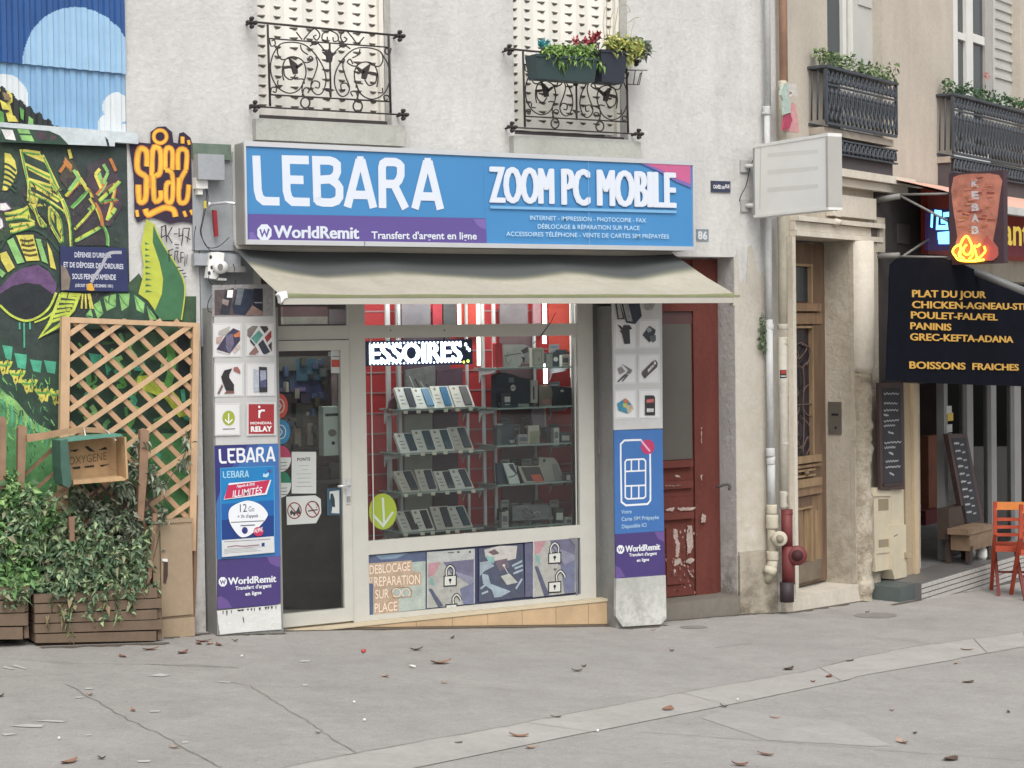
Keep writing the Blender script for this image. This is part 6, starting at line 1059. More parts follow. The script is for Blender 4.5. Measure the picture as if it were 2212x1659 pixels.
# doorway stonework
mb = MB()
mb.box(B, b_(1700, 380), b_(1945, 380), 0, .16, bz(1850, 392), bz(1850, 376), LS, bz(1850, 392), bz(1850, 376)); mb.box(B, b_(1703, 380), b_(1940, 400), 0, .10, bz(1850, 410), bz(1850, 393), LS)
mb.pbox(B, 1800, 424, 1893, 470, 0, .07, LS); mb.pbox(B, 1806, 428, 1818, 468, .071, .08, LS)
mb.box(B, b_(1706, 500), b_(1893, 500), 0, .09, bz(1800, 486), bz(1800, 476), LS); mb.box(B, b_(1706, 500), b_(1893, 500), 0, .05, bz(1800, 505), bz(1800, 487), LS); mb.box(B, b_(1706, 500), b_(1893, 500), 0, .07, bz(1800, 517), bz(1800, 506), LS)
c = B.hit(1812, 480, .1); mb.tube([c+B.n*-.03, c+B.n*.02], [.04, .02], LS, 10)
mb.box(B, DO[0]-.06, DO[0]-.002, 0, .05, dzb, dzt, LS); mb.box(B, DO[1]+.002, b_(1888), 0, .045, dzb-.2, dzt, ST); ca = (DO[1]+b_(1862))/2; cr = (b_(1862)-DO[1])/2-.005; ER = plaster((168, 154, 132), 'eroded_stone', (.55, .5, .45), 1.0, (-.3, 2.6, (204, 194, 174)), 1.5); mb.tube([B.W(ca, bz(1850, 800), .03), B.W(ca, bz(1850, 792), .045), B.W(ca, dzt, .045)], [cr*.86, cr, cr], LS, 18); n_ = 46; z0e, z1e = -.6, bz(1850, 801); mb.tube([B.W(ca+random.uniform(-.006, .006), z0e+(z1e-z0e)*i/n_, .026+random.uniform(-.008, .008)) for i in range(n_+1)], [cr*random.uniform(.78, .99) for i in range(n_+1)], ER, 14)
mb.build('doorway_surround', bb)
mb = MB(); sl0 = b_(1708, 1300, .25); mb.box(B, .10, b_(1884, 1265, .06), -.45, .06, gz(5.2)-.35, -.185, LS, gz(5.2)-.35, -.215); mb.build('doorstep', bb)
dzs = -.18
# wooden door
wd = thing('wooden_door', B.W(DO[0]+.2, dzs, -.3), 'old varnished wooden door with iron grille in the stone doorway', 'door')
WV = mat((138, 108, 80), .5, .3, 5, stretch=(4, 4, .5), bump=.15, name='varnished_wood'); WDk = mat((116, 90, 70), .55, .3, 5, stretch=(4, 4, .5)); WLt = mat((152, 124, 90), .5, .3, 5, stretch=(4, 4, .5)); vD = -.24; dR = DO[1]+.3
zt_ = dzt-.02; px = lambda x, y: B.az(x, y, vD)
mb = MB(); mb.box(B, DO[0]-.2, dR, vD-.06, vD-.002, dzs, zt_, WDk)
for (x0, y0, x1, y1, d, m) in ((1712, 655, 1776, 672, .05, WV), (1712, 676, 1776, 700, .03, WV), (1757, 700, 1776, 985, .02, WDk), (1712, 985, 1776, 1000, .05, WLt), (1712, 1004, 1776, 1010, .04, WV), (1712, 1035, 1776, 1052, .07, WLt), (1712, 1052, 1776, 1070, .05, WV), (1712, 1072, 1776, 1098, .01, WDk)):
    mb.pbox(B, x0, y0, x1, y1, vD-.001, vD+d, m)
for i in range(5): x = 1715+i*11.5; mb.pbox(B, x, 1102, x+9, 1212, vD-.001, vD+.016+.006*(i % 2), WLt if i % 2 == 0 else WV)
mb.pbox(B, 1712, 1214, 1776, 1256, vD-.001, vD+.03, mat((118, 104, 88), .7, .2)); mb.pbox(B, 1755, 1070, 1776, 1213, vD-.001, vD+.012, WV); mb.pbox(B, 1716, 1012, 1768, 1032, vD-.001, vD+.012, WDk)
for (x0, y0, x1, y1) in ((1713, 704, 1757, 709), (1713, 986, 1757, 991), (1756, 704, 1759, 990), (1715, 1014, 1720, 1030), (1724, 1014, 1762, 1018), (1724, 1026, 1762, 1030), (1713, 1097, 1757, 1101), (1753, 1100, 1757, 1213), (1712, 570, 1756, 575), (1753, 575, 1756, 654)): mb.pbox(B, x0, y0, x1, y1, vD-.001, vD+.045, WLt)
c_k = B.hit(1743, 1022, vD+.05); mb.tube([c_k-B.n*.03, c_k+B.n*.02], [.03, .02], WDk, 10)
mb.build('leaf', wd)
mb = MB(); mb.pbox(B, 1712, 576, 1752, 652, vD-.001, vD+.006, mat((40, 52, 60), .15, .1)); mb.build('transom_glass', wd)
mb = MB(); mb.pbox(B, 1714, 712, 1756, 984, vD-.001, vD+.006, mat((46, 42, 52), .2, .1)); mb.build('door_glass', wd)
mb = MB(); kd = Q(2850, 1350, 3.403)
for pts in ([(960, 30), (1040, 0), (1110, 60), (1060, 160), (1000, 220)], [(1040, 20), (1140, 60), (1150, 180), (1110, 300)], [(980, 250), (1040, 330), (1110, 260)], [(950, 560), (1000, 660), (980, 720)], [(1060, 660), (1110, 580), (1150, 560)], [(980, 830), (1180, 820)], [(950, 980), (1000, 930), (1010, 860)], [(1070, 890), (1110, 960), (1180, 980)], [(1000, 1050), (980, 1150), (1000, 1240)], [(1060, 1010), (1140, 1100), (1150, 1200)], [(960, 1420), (1060, 1380), (1130, 1260), (1150, 1400), (1100, 1500)], [(1060, 330), (1075, 560), (1060, 820), (1075, 1000), (1070, 1230), (1060, 1480)], [(990, 1320), (1040, 1420), (1090, 1350)], [(960, 100), (1000, 160), (960, 260), (1000, 330)]):
    mb.ptube(B, kd(*pts), vD+.03, 1.6, mat((104, 82, 74), .5, .2), 5, 5)
mb.build('iron_grille', wd)
mb = MB(); p_ = mat((116, 110, 102), .45, .1, metal=.3, name='intercom_metal')
rv = Fr((B.W(DO[1], 0).x, B.W(DO[1], 0).y), 24-90)
# intercom sits on the right-hand reveal, which faces left
IV = Fr((B.W(DO[1], 0).x, B.W(DO[1], 0).y), 24-90); 
def ibox(x0, y0, x1, y1, d0, d1, m): mb.pbox(IV, x0, y0, x1, y1, d0, d1, m)
ibox(1789, 868, 1817, 938, .001, .014, p_); ibox(1796, 893, 1811, 898, .0145, .016, BLACK); mb.poly(IV, circ(1805, 924, 2.6, 3, 10), .015, BLACK)
mb.build('intercom', label='grey metal intercom panel on the reveal of the stone doorway', cat='intercom')
# deeper reveal of the doorway (the wall returns inwards)
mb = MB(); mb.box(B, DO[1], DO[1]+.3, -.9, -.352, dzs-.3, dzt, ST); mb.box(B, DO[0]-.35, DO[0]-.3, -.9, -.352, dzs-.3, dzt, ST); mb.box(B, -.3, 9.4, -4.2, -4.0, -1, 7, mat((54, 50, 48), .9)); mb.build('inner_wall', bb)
# upper windows
WF = mat((226, 226, 220), .45, .04, 6); DGL = mat((66, 70, 72), .12, .08, 3, name='dark_window_pane', spec=.6); SHG2 = mat((196, 196, 190), .6, .05, 4)
vw = -.14
def bwin(parts, nm='window'):
    mb = MB(); [mb.pbox(B, x0, y0, x1, y1, v0, v1, m) for x0, y0, x1, y1, v0, v1, m in parts]; return mb.build(nm, bb)
bwin([(1770, -420, 1820, 290, vw-.02, vw, DGL), (1819, -420, 1827, 290, vw-.02, vw+.03, WF), (1828, -420, 1836, 290, vw-.02, vw+.01, mat((190, 186, 176), .6)), (1836, -420, 1842, 290, vw-.02, vw+.03, WF)])
bwin([(1843, -420, 1897, 290, vw-.02, vw+.04, SHG2), (1856, -4, 1884, 14, vw+.041, vw+.055, SHG2), (1899, -420, 1905, 290, vw-.02, vw+.02, mat((150, 146, 140), .7))], 'shutter')
w2 = bwin([(2050, -420, 2130, 330, vw-.03, vw-.01, DGL), (2055, -420, 2068, 330, vw-.02, vw+.03, WF), (2087, -420, 2101, 330, vw-.01, vw+.03, WF), (2069, 71, 2086, 86, vw-.01, vw+.028, WF), (2101, 76, 2127, 94, vw-.01, vw+.028, WF), (2127, -420, 2142, 330, vw-.02, vw+.02, mat((176, 172, 166), .6))])
mb = MB(); mb.pbox(B, 2145, -420, 2197, 330, vw-.02, vw+.03, SHG2)
for i in range(14): y = -108+i*21; (y < 170) and mb.pbox(B, 2153, y, 2187, y+7, vw+.031, vw+.05, SHG2)
mb.pbox(B, 2198, -420, 2204, 330, vw-.02, vw+.045, WF); mb.build('shutter', bb)
# cast-iron guards with flower boxes
CI = mat((70, 76, 84), .55, .2, 20, name='cast_iron_grey')
LGn = [mat((96, 128, 70), .6, 0, k=.8), mat((124, 150, 92), .6, 0, k=.8), mat((70, 104, 56), .6, 0, k=.8), mat((150, 168, 116), .6, 0, k=.8)]
def guard(x0, x1, y0, y1, y2, y3, mirror=1):
    mb = MB(); v = .17; a0, a1 = b_(x0, y0, v), b_(x1, y0, v); za, zb_ = bz(x0, y0, v), bz(x0, y1, v); zc, zd = bz(x0, y2, v), bz(x0, y3, v)
    mb.box(B, a0-.02, a1+.02, 0, v+.02, za-.012, za+.012, CI); mb.box(B, a0, a1, v-.012, v+.012, za-.16, za-.145, CI); mb.box(B, a0, a1, v-.012, v+.012, zb_-.012, zb_+.012, CI)
    for a in (a0, a1): mb.box(B, a-.012, a+.012, 0, v+.012, zb_-.0, za, CI) if False else mb.box(B, a-.012, a+.012, v-.012, v+.012, zb_+.013, za-.013, CI)
    mb.box(B, a0-.01, a1+.01, 0, .02, zb_-.01, zb_+.01, CI)
    n = int((a1-a0)/.085)
    for i in range(n):
        c = a0+(i+.5)*(a1-a0)/n; w_ = (a1-a0)/n*.5; zz0, zz1 = zb_+.02, za-.165
        mb.tube([B.W(c+x*w_, zz0+(zz1-zz0)*t, v) for x, t in smooth([(-.9, 0), (-.2, .25), (.7, .5), (.2, .75), (-.5, .95), (-.9, .8)], 3)], .011, CI, 5); mb.tube([B.W(c-x*w_, zz0+(zz1-zz0)*t, v+.004) for x, t in smooth([(-.9, .02), (0, .3), (.8, .6), (.5, .9), (-.1, .8)], 3)], .010, CI, 5)
        mb.tube([B.W(c+x*w_, zb_*0+za-.14+.12*t, v) for x, t in smooth([(-.8, .1), (0, .9), (.8, .3), (.2, .1), (0, .5)], 3)], .009, CI, 5)
    # side returns
    for a in (a0,):
        for k in range(3): mb.tube([B.W(a, zb_+.03, v*(k+.5)/3), B.W(a, za-.03, v*(k+.7)/3)], .008, CI, 5)
    # lower frieze
    mb.box(B, a0-.01, a1+.01, v-.02, v+.01, zc-.015, zc, CI); mb.box(B, a0-.01, a1+.01, v-.02, v+.01, zd, zd+.015, CI)
    for i in range(n):
        c = a0+(i+.5)*(a1-a0)/n; w_ = (a1-a0)/n*.5; mb.tube([B.W(c+x*w_, zd+.02+(zc-zd-.04)*t, v) for x, t in smooth([(-.9, 0), (-.1, .9), (.6, .8), (.7, .2), (0, .3)], 3)], .011, CI, 5); mb.box(B, c-.004, c+.004, v-.014, v-.006, zd, zc, CI)
    mb.build('window_guard', bb)
    mb = MB(); mb.box(B, a0+.0, a1, -.1, v-.03, zb_-.09, zb_-.03, mat((172, 160, 146), .8, .15, 10)); mb.box(B, a0+.02, a1-.02, 0, v-.03, zd-.17, zc-.02, mat((84, 78, 80), .9, .1)) ; mb.build('window_sill', bb)
    return a0, a1, za, v
G1 = guard(1784, 1935, 143, 265, 296, 330); G2 = guard(2058, 2240, 203, 330, 338, 372)
def foliage(name, label, cat, vols, n, size, mats, group=None, stems=None, droop=.2, up=.4, extra=None):
    t = thing(name, vols[0][0], label, cat, group); mb = MB(); tot = sum(v_[1][0]*v_[1][1]*v_[1][2] for v_ in vols)
    for c, r in vols:
        k = int(n*(r[0]*r[1]*r[2])/tot)
        for i in range(k):
            d = Vector((random.gauss(0, 1), random.gauss(0, 1), random.gauss(0, 1))).normalized()*random.uniform(.25, 1.0)**.6
            p = Vector(c)+Vector((d.x*r[0], d.y*r[1], d.z*r[2])); mb.leaf(p, size*random.uniform(.45, 1.3), random.choice(mats), up, droop)
    mb.build('foliage', t)
    if stems:
        mb = MB(); SM = mat((92, 84, 56), .8, .2)
        for p in stems: mb.tube(smooth(p, 4), .004, SM, 4)
        mb.build('stem', t)
    if extra: extra(t)
    return t
def boxplant(G, label, mats, h, spill=0, extra=None):
    a0, a1, z, v = G; vols = []; n = 9
    for i in range(n): a = a0+.05+(a1-a0-.1)*i/(n-1); vols.append((B.W(a, z+h*.55+random.uniform(-.02, .03), v-.06), (.08, .07, h*.55)))
    return foliage('window_box_plant', label, 'plant', vols, 620, .05, mats, 'plants behind the iron window guards', extra=extra)
t1 = boxplant(G1, 'pale green leafy plants spilling over the left iron guard', LGn, .13)
mb = MB(); [mb.leaf(B.hit(x, y, .15), .06, LGn[0], .3, .4) for x, y in ((1915, 145), (1922, 152), (1930, 140), (1940, 148), (1925, 160), (1935, 143), (1944, 142), (1918, 138))]; mb.build('foliage', t1)
def flower(t): mb = MB(); PKM = mat((220, 104, 108), .5, 0); [mb.leaf(B.hit(2132+random.uniform(-4, 4), 163+random.uniform(-5, 5), .1), .025, PKM, .4, 0) for _ in range(30)]; mb.build('flower', t)
t2 = boxplant(G2, 'green geraniums with one pink bloom behind the right iron guard', [mat((62, 104, 58), .6, 0, k=.8), mat((84, 130, 74), .6, 0, k=.8), mat((48, 84, 46), .6, 0, k=.8)], .16, extra=flower)
# ================================================================ RED DOOR (white building)
rd = thing('red_door', F.W(3.6, -.1, -.25), 'peeling dark red wooden door with frosted glass right of the shop', 'door')
def rag_(pts, amp=7):
    out = []
    for i in range(len(pts)):
        a, b = pts[i], pts[(i+1) % len(pts)]; n = max(2, int(math.dist(a, b)/14))
        for k in range(n): out.append((a[0]+(b[0]-a[0])*k/n+random.uniform(-amp, amp), a[1]+(b[1]-a[1])*k/n+random.uniform(-amp, amp)))
    return out
DRD = plaster((114, 58, 50), 'peeling_red_paint', (.70, .66, .66), .9, None, .3); vd = -.22; rL, rR = 3.0, 4.095
r_ = lambda x, y: F.az(x, y, vd)
mb = MB(); zb = r_(1450, 1290)[1]; mb.box(F, rL, rR, vd-.05, vd-.004, zb, SH_T-.01, DRD)
for x0, y0, x1, y1, d in ((1500, 560, 1546, 1288, .02), (1425, 995, 1498, 1010, .05), (1425, 1040, 1498, 1056, .035), (1425, 1056, 1498, 1072, .0), (1425, 1105, 1500, 1122, .04), (1425, 655, 1498, 672, .03), (1440, 1140, 1480, 1262, .012), (1425, 1270, 1498, 1288, .02)): mb.pbox(F, x0, y0, x1, y1, vd-.003, vd+d, DRD)
PEEL = mat((172, 152, 142), .8, .25, 25)
for pts in ([(1105, 95), (1160, 120), (1165, 230), (1195, 290), (1175, 460), (1145, 455), (1140, 280), (1120, 210)], [(1290, 60), (1345, 65), (1360, 330), (1320, 400), (1285, 410), (1275, 200)], [(1120, 480), (1200, 470), (1215, 520), (1120, 570)], [(1270, 480), (1340, 460), (1380, 490), (1330, 540), (1260, 520)], [(1115, 600), (1145, 610), (1120, 700)], [(1280, 600), (1370, 700), (1340, 710)], [(1455, 400), (1500, 420), (1490, 700), (1460, 720)][:0] or [(1460, 420), (1470, 420), (1470, 640), (1462, 640)]): mb.poly(F, qc(*rag_(pts)), vd+.0125, PEEL)
for pts in ([(1130, 850), (1160, 850), (1200, 885), (1150, 880)], [(1010, 1290), (1060, 1262), (1130, 1260), (1100, 1310)], [(1150, 1262), (1390, 1255), (1350, 1290), (1200, 1300)], [(1450, 850), (1470, 850), (1465, 915), (1455, 915)], [(1455, 260), (1465, 260), (1463, 460), (1457, 400)], [(1470, 1330), (1520, 1370), (1515, 1440), (1450, 1450)], [(1010, 985), (1200, 975), (1200, 985), (1010, 995)]): mb.poly(F, qb(*rag_(pts)), vd+.051, PEEL)
for i in range(60):
    x, y = random.choice([(random.uniform(1010, 1500), random.uniform(40, 900)), (random.uniform(1100, 1400), random.uniform(400, 860))]); r = random.uniform(4, 22); mb.poly(F, qc(*rag_([(x-r*.4, y-r), (x+r*.4, y-r*.8), (x+r*.5, y+r), (x-r*.3, y+r)], 4)), vd+.014 if 1090 < x < 1400 else vd+.001, random.choice([PEEL, mat((96, 50, 44), .8, .2, 20), mat((146, 104, 96), .8, .2, 20)]))
mb.build('leaf', rd); mb = MB(); mb.pbox(F, 1425, 700, 1494, 993, vd-.003, vd+.006, mat((92, 88, 82), .25, .08, 3)); mb.pbox(F, 1425, 672, 1498, 700, vd-.003, vd+.005, mat((88, 58, 58), .5, .1)); mb.build('glass', rd)
mb = MB(); mb.box(F, 3.215, 4.14, -.30, .03, -.45, zb-.002, plaster((126, 120, 110), 'grey_step', (.7, .7, .7), .6, None, .3)); mb.build('door_step', label='low grey stone step in front of the red door', cat='step')
# ================================================================ RESTAURANT SIDE
K4 = Q(3400, 1900, 3.5); K3 = Q(3400, 1450, 3.5)
EB = mat((206, 194, 166), .5, .08, 5, name='cream_cabinet'); 
mc = thing('meter_cabinet', B.hit(1908, 1250, .2), 'cream meter cabinet with two small windows beside the restaurant', 'cabinet')
mb = MB(); mb.prism(B, K4((160, 130), (185, 70), (250, 110), (385, 110), (385, 185), (150, 190)), .03, .13, EB); mb.prism(B, K4((140, 190), (385, 190), (395, 1190), (165, 1230)), .03, .115, EB); mb.build('body', mc)
mb = MB(); mb.prism(B, K4((205, 230), (345, 222), (345, 380), (210, 390)), .1155, .118, mat((150, 136, 108), .6)); mb.build('window', mc); mb = MB(); mb.prism(B, K4((210, 790), (365, 775), (365, 880), (212, 895)), .1155, .118, mat((150, 136, 112), .6)); mb.build('window', mc); mb = MB(); mb.prism(B, K4((190, 915), (385, 900), (385, 960), (190, 980)), .1155, .125, EB); mb.build('trim', mc)
mb = MB(); mb.prism(B, K4((390, 585), (585, 580), (595, 1300), (430, 1335), (395, 1200)), .02, .15, EB); mb.stroke(B, K4((420, 745), (470, 715)), 2.5, .15, mat((110, 98, 76), .7)); mb.build('meter_cabinet', label='lower plain cream box right of the meter cabinet', cat='cabinet')
mb = MB(); mb.prism(B, K4((385, 60), (550, 60), (560, 578), (390, 583)), .0, .12, EB); mb.build('wall_panel', label='cream panel under the wall chalkboard', cat='panel')
mb = MB(); PST = plaster((186, 166, 134), 'varnished_post', (.8, .75, .7), .5, None, .1); mb.prism(B, K3((560, 200), (745, 205), (765, 1659))+K4((780, 1300), (590, 1290)), .0, .10, PST); mb.prism(B, K3((680, 210), (745, 212), (762, 1659))+K4((775, 1290), (720, 1290)), .101, .13, mat((198, 176, 142), .6, .1, 5)); mb.prism(B, K4((600, 965), (640, 960), (685, 1010), (660, 1050), (605, 1040)), .13, .18, PST); mb.build('door_post', label='tan wooden post at the left edge of the restaurant opening', cat='post')
def chalk(mb, fr, lines, v, wd=1.9):
    for (x0, y0), (x1, y1) in lines:
        n = 10; amp = 2.2; pts = [(x0+(x1-x0)*i/n, y0+(y1-y0)*i/n+(amp if i % 2 else -amp)*random.uniform(.4, 1)) for i in range(n+1)]; mb.stroke(fr, pts, wd, v, mat((190, 196, 198), .8, 0), sm=3)
cb = thing('wall_chalkboard', B.hit(1925, 1053, .2), 'tall wall chalkboard with handwritten menu lines left of the opening', 'chalkboard'); FRB = mat((74, 56, 54), .5, .15); SLT = mat((52, 52, 58), .7, .1)
mb = MB(); mb.prism(B, K3((212, 200), (550, 200), (570, 1659))+K4((560, 95), (235, 100)), .13, .16, FRB); mb.prism(B, K4((285, 22), (545, 5), (545, 22), (290, 48)), .161, .175, FRB); mb.build('frame', cb)
mb = MB(); mb.prism(B, K3((262, 270), (510, 270), (545, 1570), (280, 1590)), .1605, .163, SLT)
for y0, y1, x0, x1 in ((350, 350, 280, 490), (480, 490, 280, 470), (580, 575, 280, 480), (640, 650, 280, 345), (730, 715, 280, 490), (795, 785, 280, 435), (880, 900, 340, 415), (1030, 1015, 290, 520), (1095, 1085, 290, 440), (1160, 1185, 350, 410), (1285, 1275, 305, 480), (1365, 1350, 305, 510), (1440, 1470, 360, 420)): chalk(mb, B, [K3((x0, y0), (x1, y1))], .163)
mb.build('slate', cb)
# opening, frames
ro = thing('restaurant_facade', B.W(3.5, -.5, -.1), 'folding glass restaurant front with grey metal posts under the menu banner', 'shopfront'); MP = mat((150, 150, 150), .4, .06, 5, metal=.3, name='grey_metal_post')
for i, (x0, x1, yb) in enumerate(((2040, 2048, 1238), (2090, 2103, 1230), (2142, 2153, 1215), (2192, 2206, 1200), (2238, 2250, 1200))): mb = MB(); mb.pbox(B, x0, 780, x1, yb+10, -.12, -.04, MP); mb.build('post', ro)
for x0, x1 in ((2048, 2090), (2103, 2142), (2153, 2192)): mb = MB(); mb.pbox(B, x0, 780, x1, 1225, -.09, -.084, GLASSD); mb.build('pane', ro)
mb = MB(); RI = lambda *c: mat(c, .7, .2, 5)
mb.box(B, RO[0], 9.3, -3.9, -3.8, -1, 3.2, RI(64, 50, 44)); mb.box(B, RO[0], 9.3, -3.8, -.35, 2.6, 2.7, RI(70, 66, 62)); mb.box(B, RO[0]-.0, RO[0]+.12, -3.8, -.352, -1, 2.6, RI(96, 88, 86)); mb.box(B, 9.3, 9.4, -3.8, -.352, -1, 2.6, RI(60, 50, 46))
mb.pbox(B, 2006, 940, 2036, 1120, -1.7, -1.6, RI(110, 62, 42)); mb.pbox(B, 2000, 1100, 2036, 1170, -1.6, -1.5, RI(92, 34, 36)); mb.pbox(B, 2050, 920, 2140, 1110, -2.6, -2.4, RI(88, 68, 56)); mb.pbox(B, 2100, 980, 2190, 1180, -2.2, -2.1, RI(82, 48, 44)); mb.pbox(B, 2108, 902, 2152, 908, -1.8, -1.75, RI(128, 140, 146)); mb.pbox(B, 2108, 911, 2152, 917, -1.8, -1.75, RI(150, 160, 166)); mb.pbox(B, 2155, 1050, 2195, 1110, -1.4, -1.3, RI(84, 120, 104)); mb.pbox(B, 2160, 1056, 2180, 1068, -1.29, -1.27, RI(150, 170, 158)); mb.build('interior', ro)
mb = MB(); a0, zz = B.az(1988, 1262, .0); P_c = ground(1990, 1292); 
a_l, a_r = B.az(1988, 1255, 0)[0], 9.0; zt2 = B.az(1995, 1258, .42)[1]; mb.box(B, b_(1988)-.25, 9.0, -3.8, .02, -1.0, zt2, RI(120, 120, 118)); mb.build('floor', ro)
PLT = thing('tiled_platform', B.W(3.6, -.5, .4), 'low step platform edged with small grey mosaic tiles at the restaurant', 'platform')
mb = MB(); TP = mat((104, 102, 100), .5, .1, 5); pv = .42; pL = B.az(1990, 1275, pv)[0]; gzz = lambda a: gz(B.W(a, 0, pv).x)
mb.box(B, pL-.34, pL, .02, pv-.06, gzz(pL)-.15, zt2-.006, mat((84, 94, 92), .6, .1)); mb.box(B, pL-.002, 9, .021, pv, gzz(pL)-.9, zt2+.0, TP); mb.build('slab', PLT)
mb = MB(); TG = mat((188, 184, 178), .5, .2, 40); n = int((7.2-pL)/.045)
for r in range(5):
    for i in range(110): a = pL+.004+i*.034; z1 = zt2-.012-r*.048; z1-.036 > -1 and mb.box(B, a, a+.028, pv+.001, pv+.006, z1-.036, z1, TG)
mb.build('mosaic_edge', PLT)
# leaning chalkboard, wooden stool and vase
ac = thing('leaning_chalkboard', B.hit(2100, 1145, .3), 'long slanted chalkboard with handwritten dishes in front of the posts', 'chalkboard'); tl, trr, brr, bll = (2047, 937), (2089, 937), (2127, 1134), (2086, 1143)
mb = MB(); va = .12; mb.prism(B, [tl, trr, brr, bll], va-.05, va, FRB); mb.build('frame', ac); mb = MB(); mb.prism(B, [(2056, 947), (2086, 945), (2119, 1124), (2090, 1131)], va+.0005, va+.003, SLT)
for i in range(10): t = i/10; x = 2058+t*30; y = 958+t*165; chalk(mb, B, [[(x+3, y), (x+14, y-1)]], va+.003); chalk(mb, B, [[(x+17, y+3), (x+24, y+2)]], va+.003, 1.1)
mb.build('slate', ac)
tb = thing('wooden_stool', B.hit(2118, 1215, .3), 'small wooden box table under the leaning chalkboard', 'stool'); WB = mat((132, 106, 82), .6, .25, 8); WB2 = mat((70, 56, 48), .7, .2)
mb = MB(); mb.pbox(B, 2092, 1138, 2145, 1150, .12, .34, WB); mb.pbox(B, 2095, 1150, 2144, 1184, .13, .33, WB); mb.build('top', tb)
for x, v0 in ((2096, .28), (2137, .28), (2096, .13), (2137, .13)): mb = MB(); mb.pbox(B, x, 1180, x+6, 1214, v0, v0+.05, WB2); mb.build('leg', tb)
mb = MB(); mb.pbox(B, 2052, 1092, 2092, 1160, -.06, .02, WB2) if False else None; mb.pbox(B, 2050, 1094, 2094, 1160, .0, .12, WB2)
for x in (2052, 2086): mb.pbox(B, x, 1160, x+7, 1236, .06, .11, WB2)
mb.build('side_table', label='dark brown low table behind the leaning chalkboard', cat='table')
mb = MB(); c = B.hit(2124, 1204, .25); mb.tube([c+Vector((0, 0, -.02)), c+Vector((0, 0, .02)), c+Vector((0, 0, .09)), c+Vector((0, 0, .15)), c+Vector((0, 0, .17))], [.06, .075, .07, .04, .045], PW, 14); mb.build('white_pot', label='white pot standing under the wooden box table', cat='pot')
mb = MB()
for x, y, m in ((2050, 885, PAP), (2053, 900, mat((220, 190, 60), .5)), (2051, 925, PAP), (2051, 945, PAP)): mb.pbox(B, x-5, y-8, x+6, y+9, -.06, -.03, m)
mb.build('sticker_column', label='column of small white and yellow stickers beside a metal post', cat='stickers')
# menu banner -----------------------------------------------------------
mn = thing('menu_banner', B.hit(2060, 835, .75), 'black side banner listing PLAT DU JOUR dishes in yellow letters', 'banner'); vm = .75; k1 = Q(3350, 1000, 3.2405)
NV = mat((20, 22, 32), .95, .15, 5, name='black_canvas', spec=.05); mb = MB()
mb.prism(B, k1((590, 55), (1180, 45), (1400, 120), (1700, 250), (2210, 470), (2600, 640), (2600, 1680), (2210, 1690), (1300, 1660), (460, 1615), (470, 1100), (490, 700), (495, 300), (510, 130)), vm-.01, vm, NV); mb.build('cloth', mn)
GD = mat((222, 168, 64), .6, .05); mb = MB()
for st, xa, ya, xb, yb, h in (('PLAT DU JOUR', 785, 550, 1720, 562, 92), ('CHICKEN-AGNEAU-STEAK', 785, 690, 2420, 716, 92), ('POULET-FALAFEL', 770, 822, 1872, 848, 90), ('PANINIS', 762, 960, 1280, 978, 90), ('GREC-KEFTA-ADANA', 758, 1102, 2070, 1132, 92), ('BOISSONS  FRAICHES', 750, 1462, 2142, 1488, 92)):
    (xa, ya), (xb, yb) = k1((xa, ya), (xb, yb)); mb.text(B, st, xa, ya, xb, yb, h/3.2405/1.8228, vm, GD, .01, 0, .8)
mb.build('lettering', mn)
mb = MB(); mb.tube([B.hit(2050, 566, .5), B.hit(2130, 596, .85), B.hit(2240, 640, 1.3)], .035, mat((122, 124, 124), .5, .05), 8); mb.build('awning_arm', label='grey awning arm crossing the top of the menu banner', cat='awning arm')
# peach awning, red fascia, dark soffit
ra_ = thing('restaurant_awning', B.hit(2000, 420, .4), 'peach awning over the restaurant with a dark underside', 'awning'); ke = Q(3350, 550, 3.2405); PE = mat((232, 176, 154), .7, .04, 4)
mb = MB(); A0 = B.az(1912, 382, .05)[0]; zA0 = B.az(1912, 382, .05)[1]
prof = [(.03, zA0), (.30, zA0-.07), (.62, zA0-.16), (.95, zA0-.30)]
for (v0, z0_), (v1, z1_) in zip(prof, prof[1:]):
    mb.face([B.W(A0, z0_, v0), B.W(A0+.0, z1_, v1), B.W(9, z1_, v1), B.W(9, z0_, v0)], PE)
mb.build('canvas', ra_)
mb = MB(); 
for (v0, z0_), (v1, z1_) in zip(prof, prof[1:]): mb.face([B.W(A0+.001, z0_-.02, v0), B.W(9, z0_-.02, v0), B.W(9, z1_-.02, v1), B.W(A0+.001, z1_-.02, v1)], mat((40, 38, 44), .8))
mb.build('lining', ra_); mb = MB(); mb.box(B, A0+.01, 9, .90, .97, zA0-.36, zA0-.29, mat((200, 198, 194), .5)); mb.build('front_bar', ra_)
rf = thing('restaurant_fascia', B.hit(2100, 530, .05), 'red restaurant fascia sign with large yellow letters', 'sign'); vf = .10
mb = MB(); mb.pbox(B, 2004, 430, 2330, 560, 0, vf, mat((184, 62, 46), .45, .12, 4)); mb.prism(B, [(2004, 470), (2330, 500), (2330, 560), (2004, 545)], vf+.0005, vf+.002, mat((178, 72, 90), .45, .1, 4)); mb.build('panel', rf)
mb = MB(); mb.text(B, 'ant', 2168, 529, 2224, 532, 62, vf+.003, mat((226, 192, 70), .5, 0, emit=.55), .02); mb.build('lettering', rf)
mb = MB(); mb.pbox(B, 1895, 405, 2040, 830, -.0, .03, mat((66, 60, 60), .8, .2)); mb.pbox(B, 1941, 484, 1966, 526, .03, .045, mat((84, 80, 80), .7, .2)); mb.pbox(B, 1895, 470, 1912, 545, .03, .06, ST); mb.build('awning_shade_panel', label='dark sheet painting the shade of the peach awning on the wall left of the red fascia', cat='panel')  # dark sheet puts the awning's shade on the wall as colour
